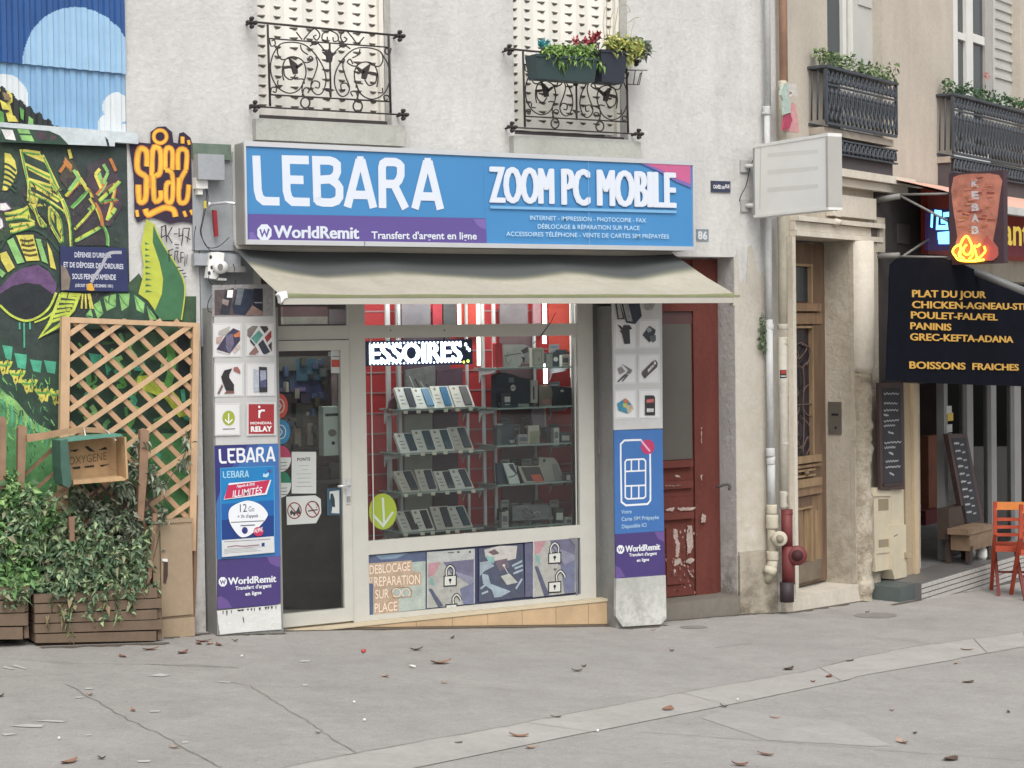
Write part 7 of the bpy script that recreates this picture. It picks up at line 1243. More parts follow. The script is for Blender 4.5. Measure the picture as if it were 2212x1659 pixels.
mb = MB(); mb.pbox(B, 1884, 492, 1900, 524, .0, .06, mat((92, 80, 76), .7, .3, 20)); mb.build('small_wall_plate', label='small dark plate on the pier right of the doorway', cat='plate')
mb = MB(); NE = mat((90, 190, 255), .5, 0, emit=2.6, k=1); bs = thing('neon_sign', B.hit(2035, 490, .3), 'blue neon lettering glowing behind the kebab sign', 'neon sign')
mb = MB(); mb.prism(B, ke((990, 880), (1300, 880), (1300, 1410), (985, 1410)), .24, .27, mat((90, 60, 150), .5, .1)); mb.build('panel', bs)
mb = MB(); mb.stroke(B, ke((1040, 930), (1030, 1120)), 11, .272, NE); mb.stroke(B, ke((1070, 930), (1160, 940)), 12, .272, NE); mb.stroke(B, ke((1110, 960), (1100, 1120), (1230, 1120), (1220, 1040), (1150, 1040)), 10, .272, NE); mb.stroke(B, ke((1180, 960), (1260, 950)), 10, .272, NE); mb.stroke(B, ke((1110, 1230), (1260, 1215)), 16, .272, NE); mb.stroke(B, ke((1120, 1290), (1260, 1290)), 14, .272, NE); mb.build('tube', bs)
# kebab sign ------------------------------------------------------------
AK = B.az(1890, 480, 0)[0]; KO = B.W(AK, 0, 0); K = Fr((KO.x, KO.y), 24-90)
ks = thing('kebab_sign', K.hit(2108, 571), 'hanging KEBAB sign shaped like a meat skewer above neon flames', 'sign')
MT = mat((186, 112, 92), .6, .35, 9, bump=.3, name='printed_meat'); DKP = mat((70, 48, 56), .5, .1)
mb = MB(); mb.pbox(K, 2050, 371, 2168, 570, -.10, 0, DKP); mb.build('case', ks); mb = MB()
mb.poly(K, ke((1310, 480), (1380, 450), (1500, 435), (1760, 430), (1890, 450), (1935, 520), (1900, 740), (1870, 1000), (1815, 1290), (1880, 1380), (1885, 1470), (1830, 1540), (1400, 1550), (1300, 1480), (1330, 1350), (1360, 1240), (1330, 1040), (1300, 840), (1280, 640)), .001, MT)
for i in range(44):
    x, y = random.uniform(1350, 1760), random.uniform(480, 1180); mb.stroke(K, ke((x, y), (x+random.uniform(30, 110), y+random.uniform(-18, 18))), random.uniform(1.2, 3.4), .001, random.choice([mat((206, 140, 104), .6, .1), mat((146, 62, 54), .6, .1), mat((212, 124, 96), .6, .1), mat((190, 110, 60), .6, .1)]), sm=0)
mb.poly(K, ke((1700, 1280), (1740, 1210), (1760, 1260), (1830, 1330), (1880, 1400), (1870, 1500), (1800, 1545), (1640, 1540)), .001, mat((196, 84, 78), .5, .1)); mb.build('picture', ks)
mb = MB(); LT = mat((192, 190, 196), .5, 0)
for i, (L_, y) in enumerate(zip('KEBAB', (608, 760, 915, 1050, 1205))): mb.text(K, L_, *ke((1540, y))[0], *ke((1635, y))[0], 17.5, .003, LT, .05)
mb.build('lettering', ks)
FLM = mat((255, 190, 20), .5, 0, emit=2.4, k=1); FLM2 = mat((255, 226, 60), .5, 0, emit=2.2, k=1); mb = MB()
for pts in ([(1330, 1480), (1300, 1430), (1330, 1370), (1400, 1330), (1430, 1270), (1480, 1230), (1520, 1290), (1545, 1360), (1530, 1430), (1490, 1470), (1440, 1440), (1450, 1370), (1480, 1340)], [(1400, 1330), (1400, 1400), (1380, 1470), (1420, 1530), (1530, 1545), (1600, 1520), (1590, 1430), (1570, 1360), (1620, 1360), (1650, 1330)], [(1700, 1360), (1715, 1420), (1680, 1470), (1620, 1530), (1700, 1535)], [(1330, 1480), (1370, 1530), (1450, 1550), (1600, 1550), (1700, 1530)], [(1440, 1380), (1400, 1420), (1400, 1480), (1450, 1520)], [(1550, 1420), (1550, 1480), (1510, 1520)]):
    mb.tube([K.hit(x, y, .03) for x, y in smooth(ke(*pts), 4)], .010, FLM, 6); mb.tube([K.hit(x, y, .042) for x, y in smooth(ke(*pts), 4)], .004, FLM2, 5)
mb.build('neon_flame', ks)
mb = MB(); MG_ = mat((134, 132, 128), .5, .1)
for pts in ([(320, 770), (630, 720)], [(320, 1490), (620, 1475)]): p, q_ = ke(*pts); mb.tube([B.hit(*p, .02), B.hit(*q_, .25)], .028, MG_, 8)
for pts in ([(640, 720), (1240, 1040)], [(650, 1500), (990, 1270)], [(640, 700), (1240, 690)], [(630, 1490), (1240, 1500)]): p, q_ = ke(*pts); mb.tube([B.hit(*p, .25), K.hit(q_[0], q_[1], -.05) if q_[0] > 2030 else B.hit(*q_, .3)], .012, MG_, 6)
mb.build('bracket', ks)
# ================================================================ CHAIRS
CO = mat((188, 70, 42), .45, .15, 8, name='orange_red_wood'); COt = mat((222, 126, 52), .45, .12, 8); CD = mat((120, 44, 38), .5, .15)
def chair(x, y, rot, label):
    t = thing('wooden_chair', (x, y, gz(x)), label, 'chair', 'orange red chairs outside the restaurant'); R = Matrix.Rotation(R_(rot), 3, 'Z'); o = Vector((x, y, gz(x)))
    def bar(mb, p, q_, w_, d_, m):
        p, q_ = o+R @ Vector(p), o+R @ Vector(q_); ax = (q_-p).normalized(); sx = (R @ Vector((1, 0, 0))); sx = (sx-ax*sx.dot(ax)); sx = sx.normalized() if sx.length > .05 else (R @ Vector((0, 1, 0))); sy = ax.cross(sx).normalized()
        c = [pp+sx*a*w_/2+sy*b*d_/2 for pp in (p, q_) for a, b in ((-1, -1), (1, -1), (1, 1), (-1, 1))]; mb.quadmesh(c, [(0, 1, 2, 3), (7, 6, 5, 4), (0, 4, 5, 1), (1, 5, 6, 2), (2, 6, 7, 3), (3, 7, 4, 0)], m)
    for s in (-1, 1):
        mb = MB(); bar(mb, (s*.19, -.26, 0), (s*.19, .20, .62), .035, .03, CO); bar(mb, (s*.19, .195, .60), (s*.19, .235, .92), .035, .03, CO); mb.build('rear_leg' if 0 else 'leg', t)
        mb = MB(); bar(mb, (s*.165, .30, 0), (s*.165, -.18, .46), .03, .03, CD); mb.build('leg', t)
    mb = MB(); bar(mb, (-.2, -.0, .455), (.2, -.0, .455), .40, .0, CO) if False else None
    for k in range(6): bar(mb, (-.185, -.18+k*.07, .46), (.185, -.18+k*.07, .46), .02, .055, CO)
    mb.build('seat', t)
    mb = MB(); bar(mb, (-.185, .232, .88), (.185, .232, .88), .02, .075, COt); mb.build('top_rail', t)
    for k in range(3): mb = MB(); bar(mb, (-.175, .205+k*.008, .60+k*.075), (.175, .205+k*.008, .60+k*.075), .016, .03, CO); mb.build('slat', t)
    mb = MB(); bar(mb, (-.18, .05, .22), (.18, .05, .22), .02, .02, CD); mb.build('stretcher', t)
    return t
for px_, py_, r, lab in ((2190, 1283, 140, 'orange red slatted wooden chair left of its twin by the mosaic step'), (2240, 1293, 146, 'second orange red wooden chair cut off at the right edge')): p = ground(px_, py_); chair(p.x, p.y, r, lab)
# ================================================================ GARDEN CORNER (left)
WN = mat((206, 168, 128), .6, .14, 6, stretch=(3, 3, 1), name='pine_lath'); WN2 = mat((192, 150, 112), .6, .14, 6); WO = mat((140, 106, 80), .7, .25, 8, name='old_wood'); PLK = plaster((124, 104, 86), 'planter_board', (.75, .72, .7), .8, None, .2)
tr_ = thing('lattice_trellis', F.hit(280, 1160, .08), 'tall new pine lattice trellis leaning slightly in front of the mural', 'trellis'); vt = .08
TLc, TRc, BRc, BLc = (134, 684), (430, 697), (421, 1190), (128, 1190)
mb = MB(); mb.prism(F, [(134, 684), (152, 685), (147, 1190), (125, 1190)], vt-.02, vt+.03, WN); mb.prism(F, [(418, 697), (431, 698), (423, 1190), (409, 1190)], vt-.02, vt+.03, WN); mb.prism(F, [(152.4, 685), (418, 697), (418, 706), (152, 697)], vt-.02, vt+.028, WN); mb.build('frame', tr_)
def clip(x0, y0, x1, y1, xa=150, xb=414, ya=692, yb=1188):
    dx, dy = x1-x0, y1-y0; t0, t1 = 0, 1
    for p, q_ in ((-dx, x0-xa), (dx, xb-x0), (-dy, y0-ya), (dy, yb-y0)):
        if p == 0: continue
        r = q_/p
        if p < 0: t0 = max(t0, r)
        else: t1 = min(t1, r)
    return None if t0 >= t1 else ((x0+dx*t0, y0+dy*t0), (x0+dx*t1, y0+dy*t1))
def lath(mb, p, q_, w_, v0, v1, m):
    a, b = Vector(F.az(*p, v1)), Vector(F.az(*q_, v1)); d = (b-a).normalized(); n = Vector((-d.y, d.x))*w_/2; mb.prism(F, [tuple(a+n), tuple(b+n), tuple(b-n), tuple(a-n)], v0, v1, m, True)
mb = MB(); mb2 = MB(); k = 0
for i in range(-12, 22):
    s = clip(100, 757+i*55.5*.985, 480, 757+i*55.5*.985-380*.70)
    if s and (Vector(s[0])-Vector(s[1])).length > 12: lath(mb, *s, .034, vt+.006, vt+.022, WN)
    s = clip(100, 690+i*57, 480, 690+i*57+380*1.03)
    if s and (Vector(s[0])-Vector(s[1])).length > 12: lath(mb2, *s, .034, vt-.012, vt+.004, WN2)
mb.build('rising_laths', tr_); mb2.build('falling_laths', tr_)
# hanging crate
hc = thing('hanging_crate', F.hit(205, 1045, .4), 'green and bare wood fruit crate hung on the fence post rail', 'crate'); kc = Q(0, 1300, 2.212); vc = .50
CG = mat((62, 100, 86), .6, .15, 8); CGt = mat((86, 150, 130), .6, .12, 8); CWd = mat((190, 152, 108), .65, .18, 10, bump=.2)
mb = MB(); mb.prism(F, kc((590, 950), (1090, 930), (1110, 1300), (625, 1335)), vc-.24, vc-.22, CWd); mb.text(F, 'OXYGENE', *kc((600, 1175))[0], *kc((930, 1128))[0], 17, vc-.218, mat((124, 98, 64), .7), .0); mb.build('back', hc)
mb = MB()
for pts in ([(600, 1050), (690, 1035), (660, 1060)], [(735, 1015), (765, 1010), (830, 1060), (780, 1055)], [(855, 1045), (920, 1015), (935, 1040)], [(630, 1195), (700, 1185), (700, 1205), (640, 1210)], [(735, 1185), (820, 1175), (820, 1190), (740, 1200)], [(870, 1175), (960, 1165), (880, 1190)]): mb.poly(F, kc(*pts), vc-.216, BLACK)
mb.build('slots', hc)
mb = MB(); mb.prism(F, kc((525, 965), (590, 950), (625, 1335), (600, 1375), (550, 1350), (530, 1200)), vc-.20, vc, CG); mb.build('side_board', hc); mb = MB(); mb.prism(F, kc((540, 960), (700, 930), (1060, 905), (1070, 925), (880, 940), (590, 972)), vc-.20, vc-.001, CGt); mb.build('side_board', hc)
mb = MB(); mb.prism(F, kc((1085, 930), (1100, 930), (1118, 1290), (1100, 1300)), vc-.2, vc, CWd); mb.build('side_board', hc); mb = MB(); mb.prism(F, kc((640, 1310), (1060, 1275), (1105, 1295), (1080, 1310), (640, 1345)), vc-.2, vc, CWd); mb.build('side_board', hc)
for p, q_ in (((730, 850), (745, 920)), ((925, 870), (1010, 960))): mb = MB(); p, q_ = kc(p, q_); mb.tube([F.hit(*p, .33), F.hit(*q_, vc-.01)], .004, PW, 5); mb.build('string', hc)
fp = thing('rustic_fence', F.hit(60, 1280, .3), 'weathered wooden planter fence with curved top rail and four posts', 'fence')
for pts in ([(0, 750), (40, 755), (55, 790), (50, 1380), (0, 1390)], [(160, 850), (195, 825), (235, 850), (215, 1300), (200, 1659), (150, 1659)], [(1225, 870), (1260, 855), (1300, 880), (1285, 1230), (1250, 1659), (1200, 1659)]): mb = MB(); mb.prism(F, kc(*pts), .24, .29, mat((150, 116, 90), .7, .2, 8)); mb.build('post', fp)
mb = MB(); mb.prism(F, kc((235, 910), (400, 890), (560, 860), (720, 845), (860, 850), (940, 880), (950, 905), (860, 895), (720, 890), (560, 910), (400, 950), (240, 975)), .291, .32, mat((172, 134, 98), .7, .2, 8)); mb.build('curved_rail', fp)
for pts in ([(215, 1250), (520, 960), (545, 985), (220, 1275)], [(385, 1500), (640, 1310), (650, 1340), (400, 1540)], [(290, 1390), (520, 1190), (530, 1215), (300, 1410)]): mb = MB(); mb.prism(F, kc(*pts), .20, .225, WO); mb.build('brace', fp)
k4 = Q(0, 1950, 2.212)
for pts in ([(600, 190), (650, 185), (650, 400), (610, 400)], [(1335, 160), (1370, 160), (1365, 230), (1320, 720), (1275, 790), (1290, 700)]): mb = MB(); mb.prism(F, k4(*pts), .33, .36, mat((142, 106, 84), .7, .2, 8)); mb.build('stake', fp)
mb = MB()
for i in range(7):
    for (x, y, dx, dy) in ((640+i*90, 1360+520, 240, -330), (600+i*90, 1340, 260, 400)): mb.stroke(F, kc((x, y if dy > 0 else 1640), (x+dx, (1340+320) if dy > 0 else 1350)), 6, .17, mat((92, 74, 66), .8, .2))
mb.build('old_lattice', fp)
# utility cabinet
uc = thing('utility_cabinet', F.hit(375, 1380, .15), 'beige street utility cabinet between planter and shop pillar', 'utility cabinet'); UB = plaster((170, 148, 120), 'beige_cabinet_paint', (.75, .72, .68), .7, None, .05); k4c = k4; vu = .20
aL = F.az(333, 1250, vu)[0]; aR = F.az(419, 1250, vu)[0]; zt = F.az(380, 1125, vu)[1]; zb = gz(-.8)
mb = MB(); mb.box(F, aL, aR, -.0+.01, vu-.02, zb-.02, zt-.015, UB); mb.box(F, aL-.008, aR+.008, .01, vu-.012, zt-.015, zt+.008, UB); mb.build('body', uc)
mb = MB(); zd = F.az(380, 1330, vu)[1]; mb.box(F, aL+.05, aR-.01, vu-.019, vu, zd, zt-.03, UB); door_ = mb.build('door', uc)
mb = MB(); mb.prism(F, k4((1415, 555), (1460, 555), (1460, 580), (1415, 575)), vu, vu+.012, WHITE); mb.prism(F, k4((1428, 590), (1462, 585), (1462, 700), (1445, 770), (1425, 765)), vu+.0, vu+.006, mat((78, 54, 48), .6)); mb.build('lock', door_)
mb = MB(); mb.box(F, aL+.02, aR, vu-.019, vu-.002, zb, zd-.02, UB); mb.build('base', uc)
mb = MB(); mb.prism(F, k4((1690, 0), (1725, 0), (1715, 700), (1690, 1260), (1685, 700)), .02, .06, mat((146, 110, 84), .7, .2, 8)); mb.build('timber_post', label='narrow brown timber upright between the cabinet and the shop pillar', cat='post')
# planters
def planter(x0, x1, ytop, yb0, yb1, nb, label, v=.40):
    t = thing('wooden_planter', F.hit((x0+x1)/2, yb0, v), label, 'planter', 'wooden plank planters against the mural'); a0 = F.az(x0, 1340, v)[0]; a1 = F.az(x1, 1340, v)[0]
    zt0, zt1 = F.az(x0, ytop, v)[1], F.az(x1, ytop, v)[1]; zb0_, zb1_ = F.az(x0, yb0, v)[1]+.004, F.az(x1, yb1, v)[1]+.004
    zt0 = max(zt0, zt1); zt1 = zt0-.03*(a1-a0); h0, h1 = (zt0-zb0_)/nb, (zt1-zb1_)/nb
    for i in range(nb):
        mb = MB(); j = random.uniform(-.012, .012); e = random.uniform(0, .02)
        mb.box(F, a0+e*.3, a1-(.035 if i % 2 == 0 else 0)-e, v-.03, v+j*.3, zb0_+h0*i+.004, zb0_+h0*(i+1)-.004, PLK, zb1_+h1*i+.004, zb1_+h1*(i+1)-.004)
        mb.box(F, a0+.01, a0+.035, .03, v-.031, zb0_+h0*i+.004, zb0_+h0*(i+1)-.004, PLK); mb.box(F, a1-.035, a1-.005, .03, v-.031, zb1_+h1*i+.004, zb1_+h1*(i+1)-.004, PLK); mb.build('board', t)
    mb = MB(); mb.box(F, a0+.036, a1-.036, .04, v-.032, zb1_+.02, zt1-.05, mat((66, 52, 42), .95, .3, 20)); mb.build('soil', t)
    return a0, a1, zt0
pA = planter(74, 354, 1283, 1392, 1385, 5, 'weathered plank planter with trailing green climbers beside the cabinet')
pB = planter(-190, 66, 1278, 1384, 1382, 4, 'weathered plank planter cut off at the left edge of the picture')
IV4 = [mat((98, 128, 92), .6, 0, k=.95), mat((122, 154, 108), .6, 0, k=.95), mat((72, 98, 72), .6, 0, k=.95), mat((150, 176, 124), .6, 0, k=.95), mat((100, 130, 96), .6, 0, k=.95), mat((140, 138, 106), .6, 0, k=.95)]; DRY = mat((150, 130, 96), .7, 0)
def vol(x, y, v, rx, ry, rz): p = F.hit(x, y, v); s = F.sc(x, y, v); return (p, (rx*s, rz, ry*s))
def sprays(t, specs, m_, size=.045):
    mb = MB(); st = MB(); SM = mat((84, 92, 56), .8, .2)
    for (x0, y0), (x1, y1), v in specs:
        n = max(4, int(math.hypot(x1-x0, y1-y0)/9)); pts = [F.hit(x0+(x1-x0)*i/n+random.uniform(-3, 3), y0+(y1-y0)*i/n+random.uniform(-2, 2)-8*math.sin(math.pi*i/n), v+.02*math.sin(i)) for i in range(n+1)]
        st.tube(pts, .0035, SM, 4)
        for p in pts: [mb.leaf(p, size*random.uniform(.8, 1.3), random.choice(m_), .2, .4) for _ in range(3)]
    mb.build('spray_leaves', t); st.build('stem', t)
sA_ = foliage('climbing_shrub', 'dense green climbing shrub filling the planter beside the cabinet', 'shrub', [vol(110, 1265, .30, 50, 30, .13), vol(160, 1255, .30, 50, 42, .14), vol(215, 1250, .30, 50, 45, .14), vol(275, 1262, .30, 45, 38, .13), vol(325, 1275, .30, 26, 22, .10), vol(165, 1195, .27, 42, 48, .13), vol(120, 1200, .27, 45, 55, .13), vol(240, 1215, .22, 50, 35, .10), vol(290, 1235, .24, 35, 35, .10), vol(150, 1130, .22, 30, 40, .10)], 2700, .062, IV4, 'shrubs in the plank planters')
sprays(sA_, [((210+random.uniform(-90, 110), 1270), (200+random.uniform(-110, 140), 1180+random.uniform(-80, 30)), random.uniform(.28, .42)) for _ in range(26)]+[((120+i*22, 1270), (118+i*22+random.uniform(-12, 12), 1300+random.uniform(8, 50)), .42) for i in range(9)], IV4)
mb = MB(); [mb.leaf(F.hit(x+random.uniform(-8, 8), y+random.uniform(-12, 12), .415), .05, random.choice([DRY, DRY, mat((120, 128, 80), .7, 0)]), -.8, .6) for x, y in [(130, 1310), (135, 1325), (145, 1345), (150, 1365), (125, 1318), (160, 1300), (215, 1300), (225, 1310), (240, 1305), (100, 1330), (257, 1320), (205, 1352), (157, 1380), (140, 1335)] for _ in range(3)]; mb.build('dry_leaves', sA_)
sB_ = foliage('climbing_shrub', 'bright green bushy shrub rising at the left edge of the picture', 'shrub', [vol(10, 1250, .32, 60, 40, .13), vol(-60, 1240, .32, 60, 60, .13), vol(55, 1245, .30, 38, 35, .12), vol(15, 1180, .28, 50, 50, .13), vol(75, 1115, .26, 50, 45, .13), vol(25, 1080, .26, 48, 55, .12), vol(55, 1170, .27, 45, 40, .12), vol(-60, 1130, .3, 60, 70, .13), vol(8, 1030, .24, 18, 20, .06)], 3500, .062, [mat((92, 136, 76), .6, 0, k=.95), mat((118, 164, 92), .6, 0, k=.95), mat((72, 108, 64), .6, 0, k=.95), mat((150, 188, 112), .6, 0, k=.95)], 'shrubs in the plank planters')
sprays(sB_, [((40+random.uniform(-60, 60), 1200), (60+random.uniform(-70, 80), 1100+random.uniform(-60, 60)), random.uniform(.3, .42)) for _ in range(18)]+[((10+i*12, 1280), (8+i*12, 1310), .43) for i in range(5)], IV4)
VV = [mat((96, 112, 90), .6, 0, k=.9), mat((128, 140, 116), .6, 0, k=.9), mat((74, 88, 66), .6, 0, k=.9), mat((156, 166, 142), .6, 0, k=.9)]
iv = thing('ivy_on_trellis', F.hit(300, 1100, .12), 'greyish ivy creeping over the lower trellis right of the crate', 'ivy'); mb = MB()
for x, y, rx, ry, n in ((285, 1010, 14, 22, 60), (300, 960, 18, 14, 50), (320, 1030, 14, 20, 60), (345, 1050, 18, 16, 60), (270, 1060, 26, 22, 110), (230, 1130, 45, 26, 170), (290, 1130, 24, 45, 150), (270, 1190, 45, 40, 200), (210, 1100, 40, 26, 120), (402, 955, 8, 14, 22), (398, 1000, 10, 14, 26), (340, 1120, 20, 14, 40), (355, 1100, 12, 10, 20), (170, 1075, 20, 20, 60), (310, 1210, 14, 30, 60)):
    for _ in range(n): mb.leaf(F.hit(x+random.gauss(0, .5)*rx, y+random.gauss(0, .5)*ry, .17+random.uniform(0, .12)), .05, random.choice(VV), 0, .4)
mb.build('foliage', iv); mb = MB()
for pts in ([(300, 1250), (305, 1180), (300, 1100), (290, 1020), (300, 950)], [(290, 1250), (270, 1150), (260, 1080)], [(320, 1250), (345, 1150), (360, 1050), (400, 980), (402, 930)], [(285, 1130), (279, 1060), (282, 1000)]): mb.ptube(F, pts, .18, 1.2, mat((120, 110, 90), .8), 4, 5)
mb.build('stem', iv)
# little plant on the pipe
foliage('wall_fern', 'small green weed growing beside the white drainpipe', 'plant', [(F.hit(1648, 720, .05), (.03, .04, .09)), (F.hit(1652, 748, .05), (.05, .04, .05)), (F.hit(1646, 690, .05), (.02, .03, .06))], 160, .035, [mat((70, 98, 60), .6, 0), mat((96, 120, 84), .6, 0)])
# ---------------------------------------------------------------- flower boxes on the second window
q6 = Q(1850, 0, 2.212); fb = thing('flower_box', F.hit(1220, 170, .2), 'dark green plastic flower box with grasses and red cyclamen hung on the guard', 'flower box'); PB_ = mat((52, 72, 74), .5, .08, 5)
a0, z1 = F.az(*q6((565, 470))[0], .28); a1 = F.az(*q6((1110, 470))[0], .28)[0]; z0 = F.az(*q6((700, 690))[0], .28)[1]
def trough(mb, a0, a1, z0, z1, v0, v1, m):
    t = .02; vs = [F.W(a0+t, z0, v0+t), F.W(a1-t, z0, v0+t), F.W(a1-t, z0, v1-t), F.W(a0+t, z0, v1-t), F.W(a0, z1, v0), F.W(a1, z1, v0), F.W(a1, z1, v1), F.W(a0, z1, v1)]
    mb.quadmesh(vs, [(0, 1, 2, 3), (7, 6, 5, 4), (0, 4, 5, 1), (1, 5, 6, 2), (2, 6, 7, 3), (3, 7, 4, 0)], m); mb.box(F, a0-.006, a1+.006, v1, v1+.008, z1-.02, z1, m)
mb = MB(); trough(mb, a0, a1-.01, z0, z1, .13, .30, PB_); mb.build('trough', fb)
GRS = [mat((118, 158, 74), .6, 0, k=.9), mat((150, 184, 92), .6, 0, k=.9), mat((86, 124, 60), .6, 0, k=.9)]
mb = MB()
for _ in range(520): x = random.uniform(650, 1080); mb.leaf(F.hit(*q6((x, 455+random.uniform(-50, 40)))[0], random.uniform(.2, .31)), .05, random.choice(GRS), .5, .4)
for x, y in ((830, 540), (900, 520), (760, 520), (820, 580), (1000, 520), (1100, 520), (1140, 560)): [mb.leaf(F.hit(*q6((x+random.uniform(-25, 25), y+random.uniform(-20, 20)))[0], .31), .04, random.choice(GRS), -.5, .6) for _ in range(9)]
mb.build('foliage', fb); mb = MB(); CY = [mat((176, 50, 60), .5, 0), mat((140, 40, 58), .5, 0), mat((206, 96, 100), .5, 0)]
for x, y, r, n in ((1080, 340, 40, 70), (1120, 310, 25, 35), (1040, 360, 30, 30), (925, 365, 24, 34), (1000, 360, 20, 14)): [mb.leaf(F.hit(*q6((x+random.gauss(0, .5)*r, y+random.gauss(0, .5)*r))[0], .24+random.uniform(-.03, .03)), .035, random.choice(CY), .3, 0) for _ in range(n)]
mb.build('flower', fb); mb = MB(); TQ = mat((60, 160, 170), .5, .1); [mb.leaf(F.hit(*q6((645+random.uniform(-45, 45), 395+random.uniform(-30, 35)))[0], .25), .04, TQ, .3, 0) for _ in range(60)]; mb.build('turquoise_pinwheel', fb)
mb = MB(); [mb.tube([F.hit(*q6((1090+random.uniform(-30, 40), 460))[0], .25), F.hit(*q6((1080+random.uniform(-60, 60), 370))[0], .25)], .004, mat((60, 80, 80), .6), 4) for _ in range(8)]; mb.build('stem', fb)
f2 = thing('flower_box', F.hit(1330, 170, .2), 'black plant pot with yellow-green foliage and tall dry grasses at right of guard', 'flower box'); mb = MB()
a2 = F.az(*q6((1110, 430))[0], .30)[0]+.02; a3 = F.az(*q6((1358, 430))[0], .30)[0]; trough(mb, a2, a3, F.az(*q6((1200, 715))[0], .30)[1], F.az(*q6((1230, 440))[0], .30)[1], .13, .32, mat((46, 52, 66), .5, .08)); mb.build('trough', f2)
YGr = [mat((176, 178, 76), .6, 0), mat((150, 164, 80), .6, 0), mat((198, 196, 110), .6, 0), mat((120, 140, 74), .6, 0)]; mb = MB()
for _ in range(640): x = random.uniform(1190, 1500); mb.leaf(F.hit(*q6((x, 400+random.gauss(0, 34)+(x-1300)*.12))[0], random.uniform(.16, .34)), .05, random.choice(YGr), .4, .3)
for _ in range(90): mb.leaf(F.hit(*q6((random.uniform(1440, 1560), random.uniform(370, 490)))[0], .25), .07, random.choice([mat((110, 120, 108), .6, 0), mat((140, 146, 132), .6, 0)]), .2, .3)
for _ in range(60): mb.leaf(F.hit(*q6((random.uniform(1360, 1420), random.uniform(440, 540)))[0], .3), .04, random.choice(YGr), -.5, .5)
mb.build('foliage', f2); mb = MB(); DG_ = mat((176, 168, 140), .7, .1)
for x0, pts in ((1195, [(1195, 330), (1190, 100), (1200, -60)]), (1290, [(1300, 330), (1300, 180), (1320, 30), (1360, -60)]), (1310, [(1310, 200), (1330, 140), (1400, 90)]), (1240, [(1240, 330), (1270, 200), (1290, 60)]), (1340, [(1340, 330), (1350, 230), (1430, 160), (1470, 150)]), (1400, [(1400, 350), (1410, 260), (1440, 180)]), (1170, [(1175, 330), (1160, 200), (1180, 60)]), (1320, [(1320, 40), (1370, 50), (1400, 110)]), (1210, [(1215, 330), (1225, 180), (1250, 100)])):
    mb.ptube(F, q6(*pts), .24, .9, DG_, 4, 6)
mb.build('dry_grass', f2)
mb = MB()
for pts in ([(1360, 610), (1545, 612)], [(1365, 735), (1475, 738), (1500, 620)], [(1440, 615), (1425, 735)], [(1485, 640), (1460, 735)], [(1480, 640), (1500, 640)]): mb.tube([F.hit(x, y, .16) for x, y in q6(*pts)], .004, IRON, 5)
for pts in ([(1360, 610), (1365, 735)],): mb.tube([F.hit(x, y, .16) for x, y in q6(*pts)], .004, IRON, 5)
mb.build('wire_plant_holder', label='empty wire plant holder clipped right of the black pot', cat='wire holder')
# ================================================================ LITTER
LM = [mat((128, 84, 66), .7, .2, 30), mat((150, 108, 84), .7, .2, 30), mat((104, 72, 58), .7, .2, 30), mat((172, 140, 116), .7, .2, 30)]; LD = mat((92, 74, 62), .7, .2, 30)
def leaf_at(px_, py_, L, lab, m, ang=None, curl=.03, name='fallen_leaf', cat='leaf'):
    p = ground(px_, py_); mb = MB(); an = random.uniform(0, 6.28) if ang is None else ang; d = Vector((math.cos(an), math.sin(an), 0)); n = Vector((-d.y, d.x, 0)); k = 6; vs = []
    for i in range(k+1):
        t = i/k; w_ = L*.20*math.sin(math.pi*min(1, t*1.02+.02))**.8+.002; c = p+d*L*(t-.5); h = .004+curl*(2*abs(t-.45))**2; vs += [c-n*w_+Vector((0, 0, h+curl*.5)), c+Vector((0, 0, h)), c+n*w_+Vector((0, 0, h+curl*.35))]
    fs = [(i*3+j, i*3+j+1, i*3+j+4, i*3+j+3) for i in range(k) for j in range(2)]
    for v_ in vs: v_.z += gz(v_.x)-gz(p.x)
    mb.quadmesh(vs, fs, m); mb.build(name, label=lab, cat=cat, group='dry leaves scattered on the pavement', origin=(p.x, p.y, gz(p.x)))
G0 = lambda x, y: g0((x, y))[0]; G1_ = lambda x, y: g1((x, y))[0]
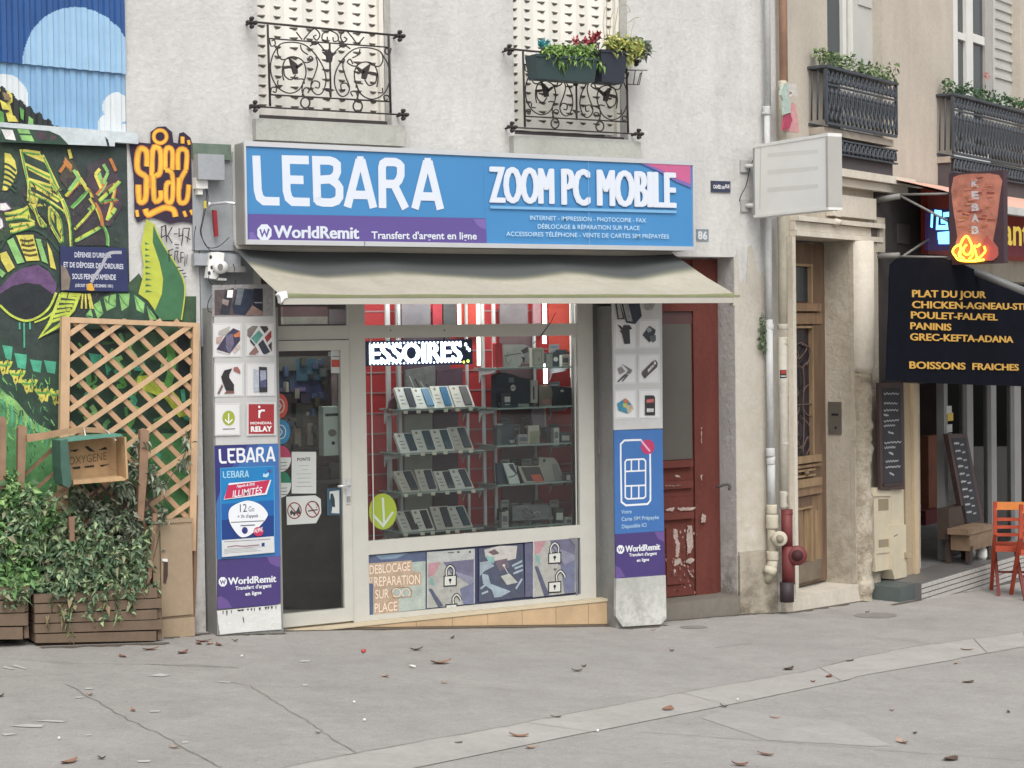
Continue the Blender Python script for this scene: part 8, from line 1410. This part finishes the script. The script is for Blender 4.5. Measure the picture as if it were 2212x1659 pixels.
LL = [(G0(530, 205), .12, 'curled brown leaf on the asphalt below the right planter'), (G0(650, 175), .16, 'long flat brown leaf just right of the planter corner'), (G0(790, 190), .15, 'reddish leaf in front of the utility cabinet'), (G0(880, 140), .16, 'orange leaf heaped at the left pillar foot'), (G0(860, 150), .12, 'brown leaf lying under the heap at the pillar'), (G0(905, 150), .12, 'pale brown leaf right in the heap at the pillar'), (G0(945, 155), .12, 'flat leaf right of the heap at the left pillar'), (G0(1015, 138), .07, 'dark leaf scrap before the white plastic sheet'),
      (G0(1905, 235), .22, 'large orange leaf in front of the picture panel'), (G0(1665, 292), .10, 'small pale leaf left of the large orange one'), (G0(1920, 320), .07, 'small pale leaf below the large orange one'), (G0(575, 440), .07, 'small orange leaf on the lower left asphalt'), (G0(755, 600), .09, 'pale orange leaf lying on the diagonal crack'), (G0(300, 662), .16, 'orange and black leaf at the bottom left edge'), (G0(1375, 537), .05, 'tiny dark leaf beside the second crack'), (G0(1800, 177), .14, 'thin dark leaf below the tiled plinth'), (G0(1955, 125), .08, 'dark scrap close under the tiled plinth'),
      (G1_(610, 92), .06, 'small brown leaf in front of the right pillar plinth'), (G1_(690, 182), .08, 'brown leaf well below the red door'), (G1_(855, 28), .13, 'pale leaf at the foot of the red door step'), (G1_(280, 268), .11, 'pale torn leaf below the grey plinth of the right pillar'), (G1_(310, 249), .07, 'thin dark leaf just above the pale torn one'), (G1_(1195, 260), .18, 'dark flat leaf above the pale kerb strip'), (G1_(1460, 225), .11, 'dark leaf touching the upper edge of the kerb strip'), (G1_(1370, 293), .14, 'red brown leaf in the middle of the kerb strip'), (G1_(1300, 316), .06, 'small leaf left of the red brown one on the strip'),
      (G1_(675, 432), .22, 'large orange brown leaf on the kerb strip'), (G1_(915, 423), .07, 'small dark leaf right of the large one on the strip'), (G1_(1965, 177), .13, 'brown leaf on the far end of the kerb strip'), (G1_(1970, 316), .14, 'dark leaf on the road at the right'), (G1_(30, 552), .14, 'brown leaf on the kerb strip near the centre bottom'), (G1_(80, 600), .10, 'pale leaf below the kerb strip near the centre bottom'), (G1_(1135, 470), .09, 'thin leaf just above the pale asphalt patch'), (G1_(1740, 538), .06, 'small dark leaf right of the pale patch'), (G1_(1685, 577), .13, 'curled red leaf on the tip of the pale patch'),
      (G1_(1095, 630), .12, 'brown leaf near the bottom edge right of centre'), (G1_(985, 676), .12, 'leaf cut by the bottom edge of the picture'), (G1_(1895, 650), .20, 'curled dark leaf with an upright stalk at lower right'), (G1_(2145, 446), .06, 'tiny dark leaf near the right edge'), (G1_(1640, 440), .05, 'tiny brown leaf on the road right of the patch'), (G1_(1535, 14), .08, 'dark leaf on the damp spot before the doorstep'), (G1_(1918, 235), .08, 'small pale leaf under the far end of the strip'), (G0(390, 372), .07, 'small pale leaf on the first diagonal crack'), (G0(5, 378), .07, 'dark leaf cut by the left edge'), (G0(440, 648), .07, 'small grey leaf near the bottom left'), (G1_(190, 468), .09, 'thin dark leaf where the strip starts')]
for i, (p, L, lab) in enumerate(LL): leaf_at(*p, L*.72, lab, LD if 'dark' in lab or 'grey' in lab else LM[3] if 'pale' in lab else LM[0] if 'red' in lab else random.choice(LM[:2]), curl=.006+.07*L*random.random())
bt = [(G0(1780, 252), 'white cigarette end left of the large orange leaf'), (G0(1045, 208), 'white crumb of litter in front of the shop door'), (G0(1574, 486), 'small crumpled white scrap mid pavement'), (G0(255, 566), 'white pebble of litter at lower left'), (G1_(975, 398), 'white scrap lying on the kerb strip'), (G1_(370, 533), 'small white scrap at the lower edge of the kerb strip'), (G0(1530, 409), 'grey crumb on the pavement below the shop window')]
for p, lab in bt:
    c = ground(*p); mb = MB(); r = .009; an = random.uniform(0, 3); d = Vector((math.cos(an), math.sin(an), 0)); L = .06 if 'cigarette' in lab else .014; mb.tube([c-d*L/2+Vector((0, 0, .012)), c+Vector((0, 0, .014)), c+d*L/2+Vector((0, 0, .012))], [.006, r*.8, .005], PW, 7); mb.build('litter_scrap', label=lab, cat='litter', group='white scraps of litter on the pavement')
mb = MB(); c = ground(*G0(1572, 188)); mb.tube([c+Vector((-.012, 0, .01)), c+Vector((.012, 0, .018))], [.016, .01], mat((206, 70, 66), .5), 8); mb.build('bottle_cap', label='small red cap on the pavement in front of the shop door', cat='cap')
# damp spots
mb = MB(); DM = mat((140, 135, 129), .8, .1)
for cx, cy, rx, ry in ((785, 77, 62, 7), (1570, 26, 95, 12)): q = [gp(*G1_(cx+rx*math.cos(k*.5236), cy+ry*math.sin(k*.5236))) for k in range(12)]; mb.face([(x, y, gz(x)+.003) for x, y in q][::-1], DM)
mb.build('damp_spots', kind='structure')
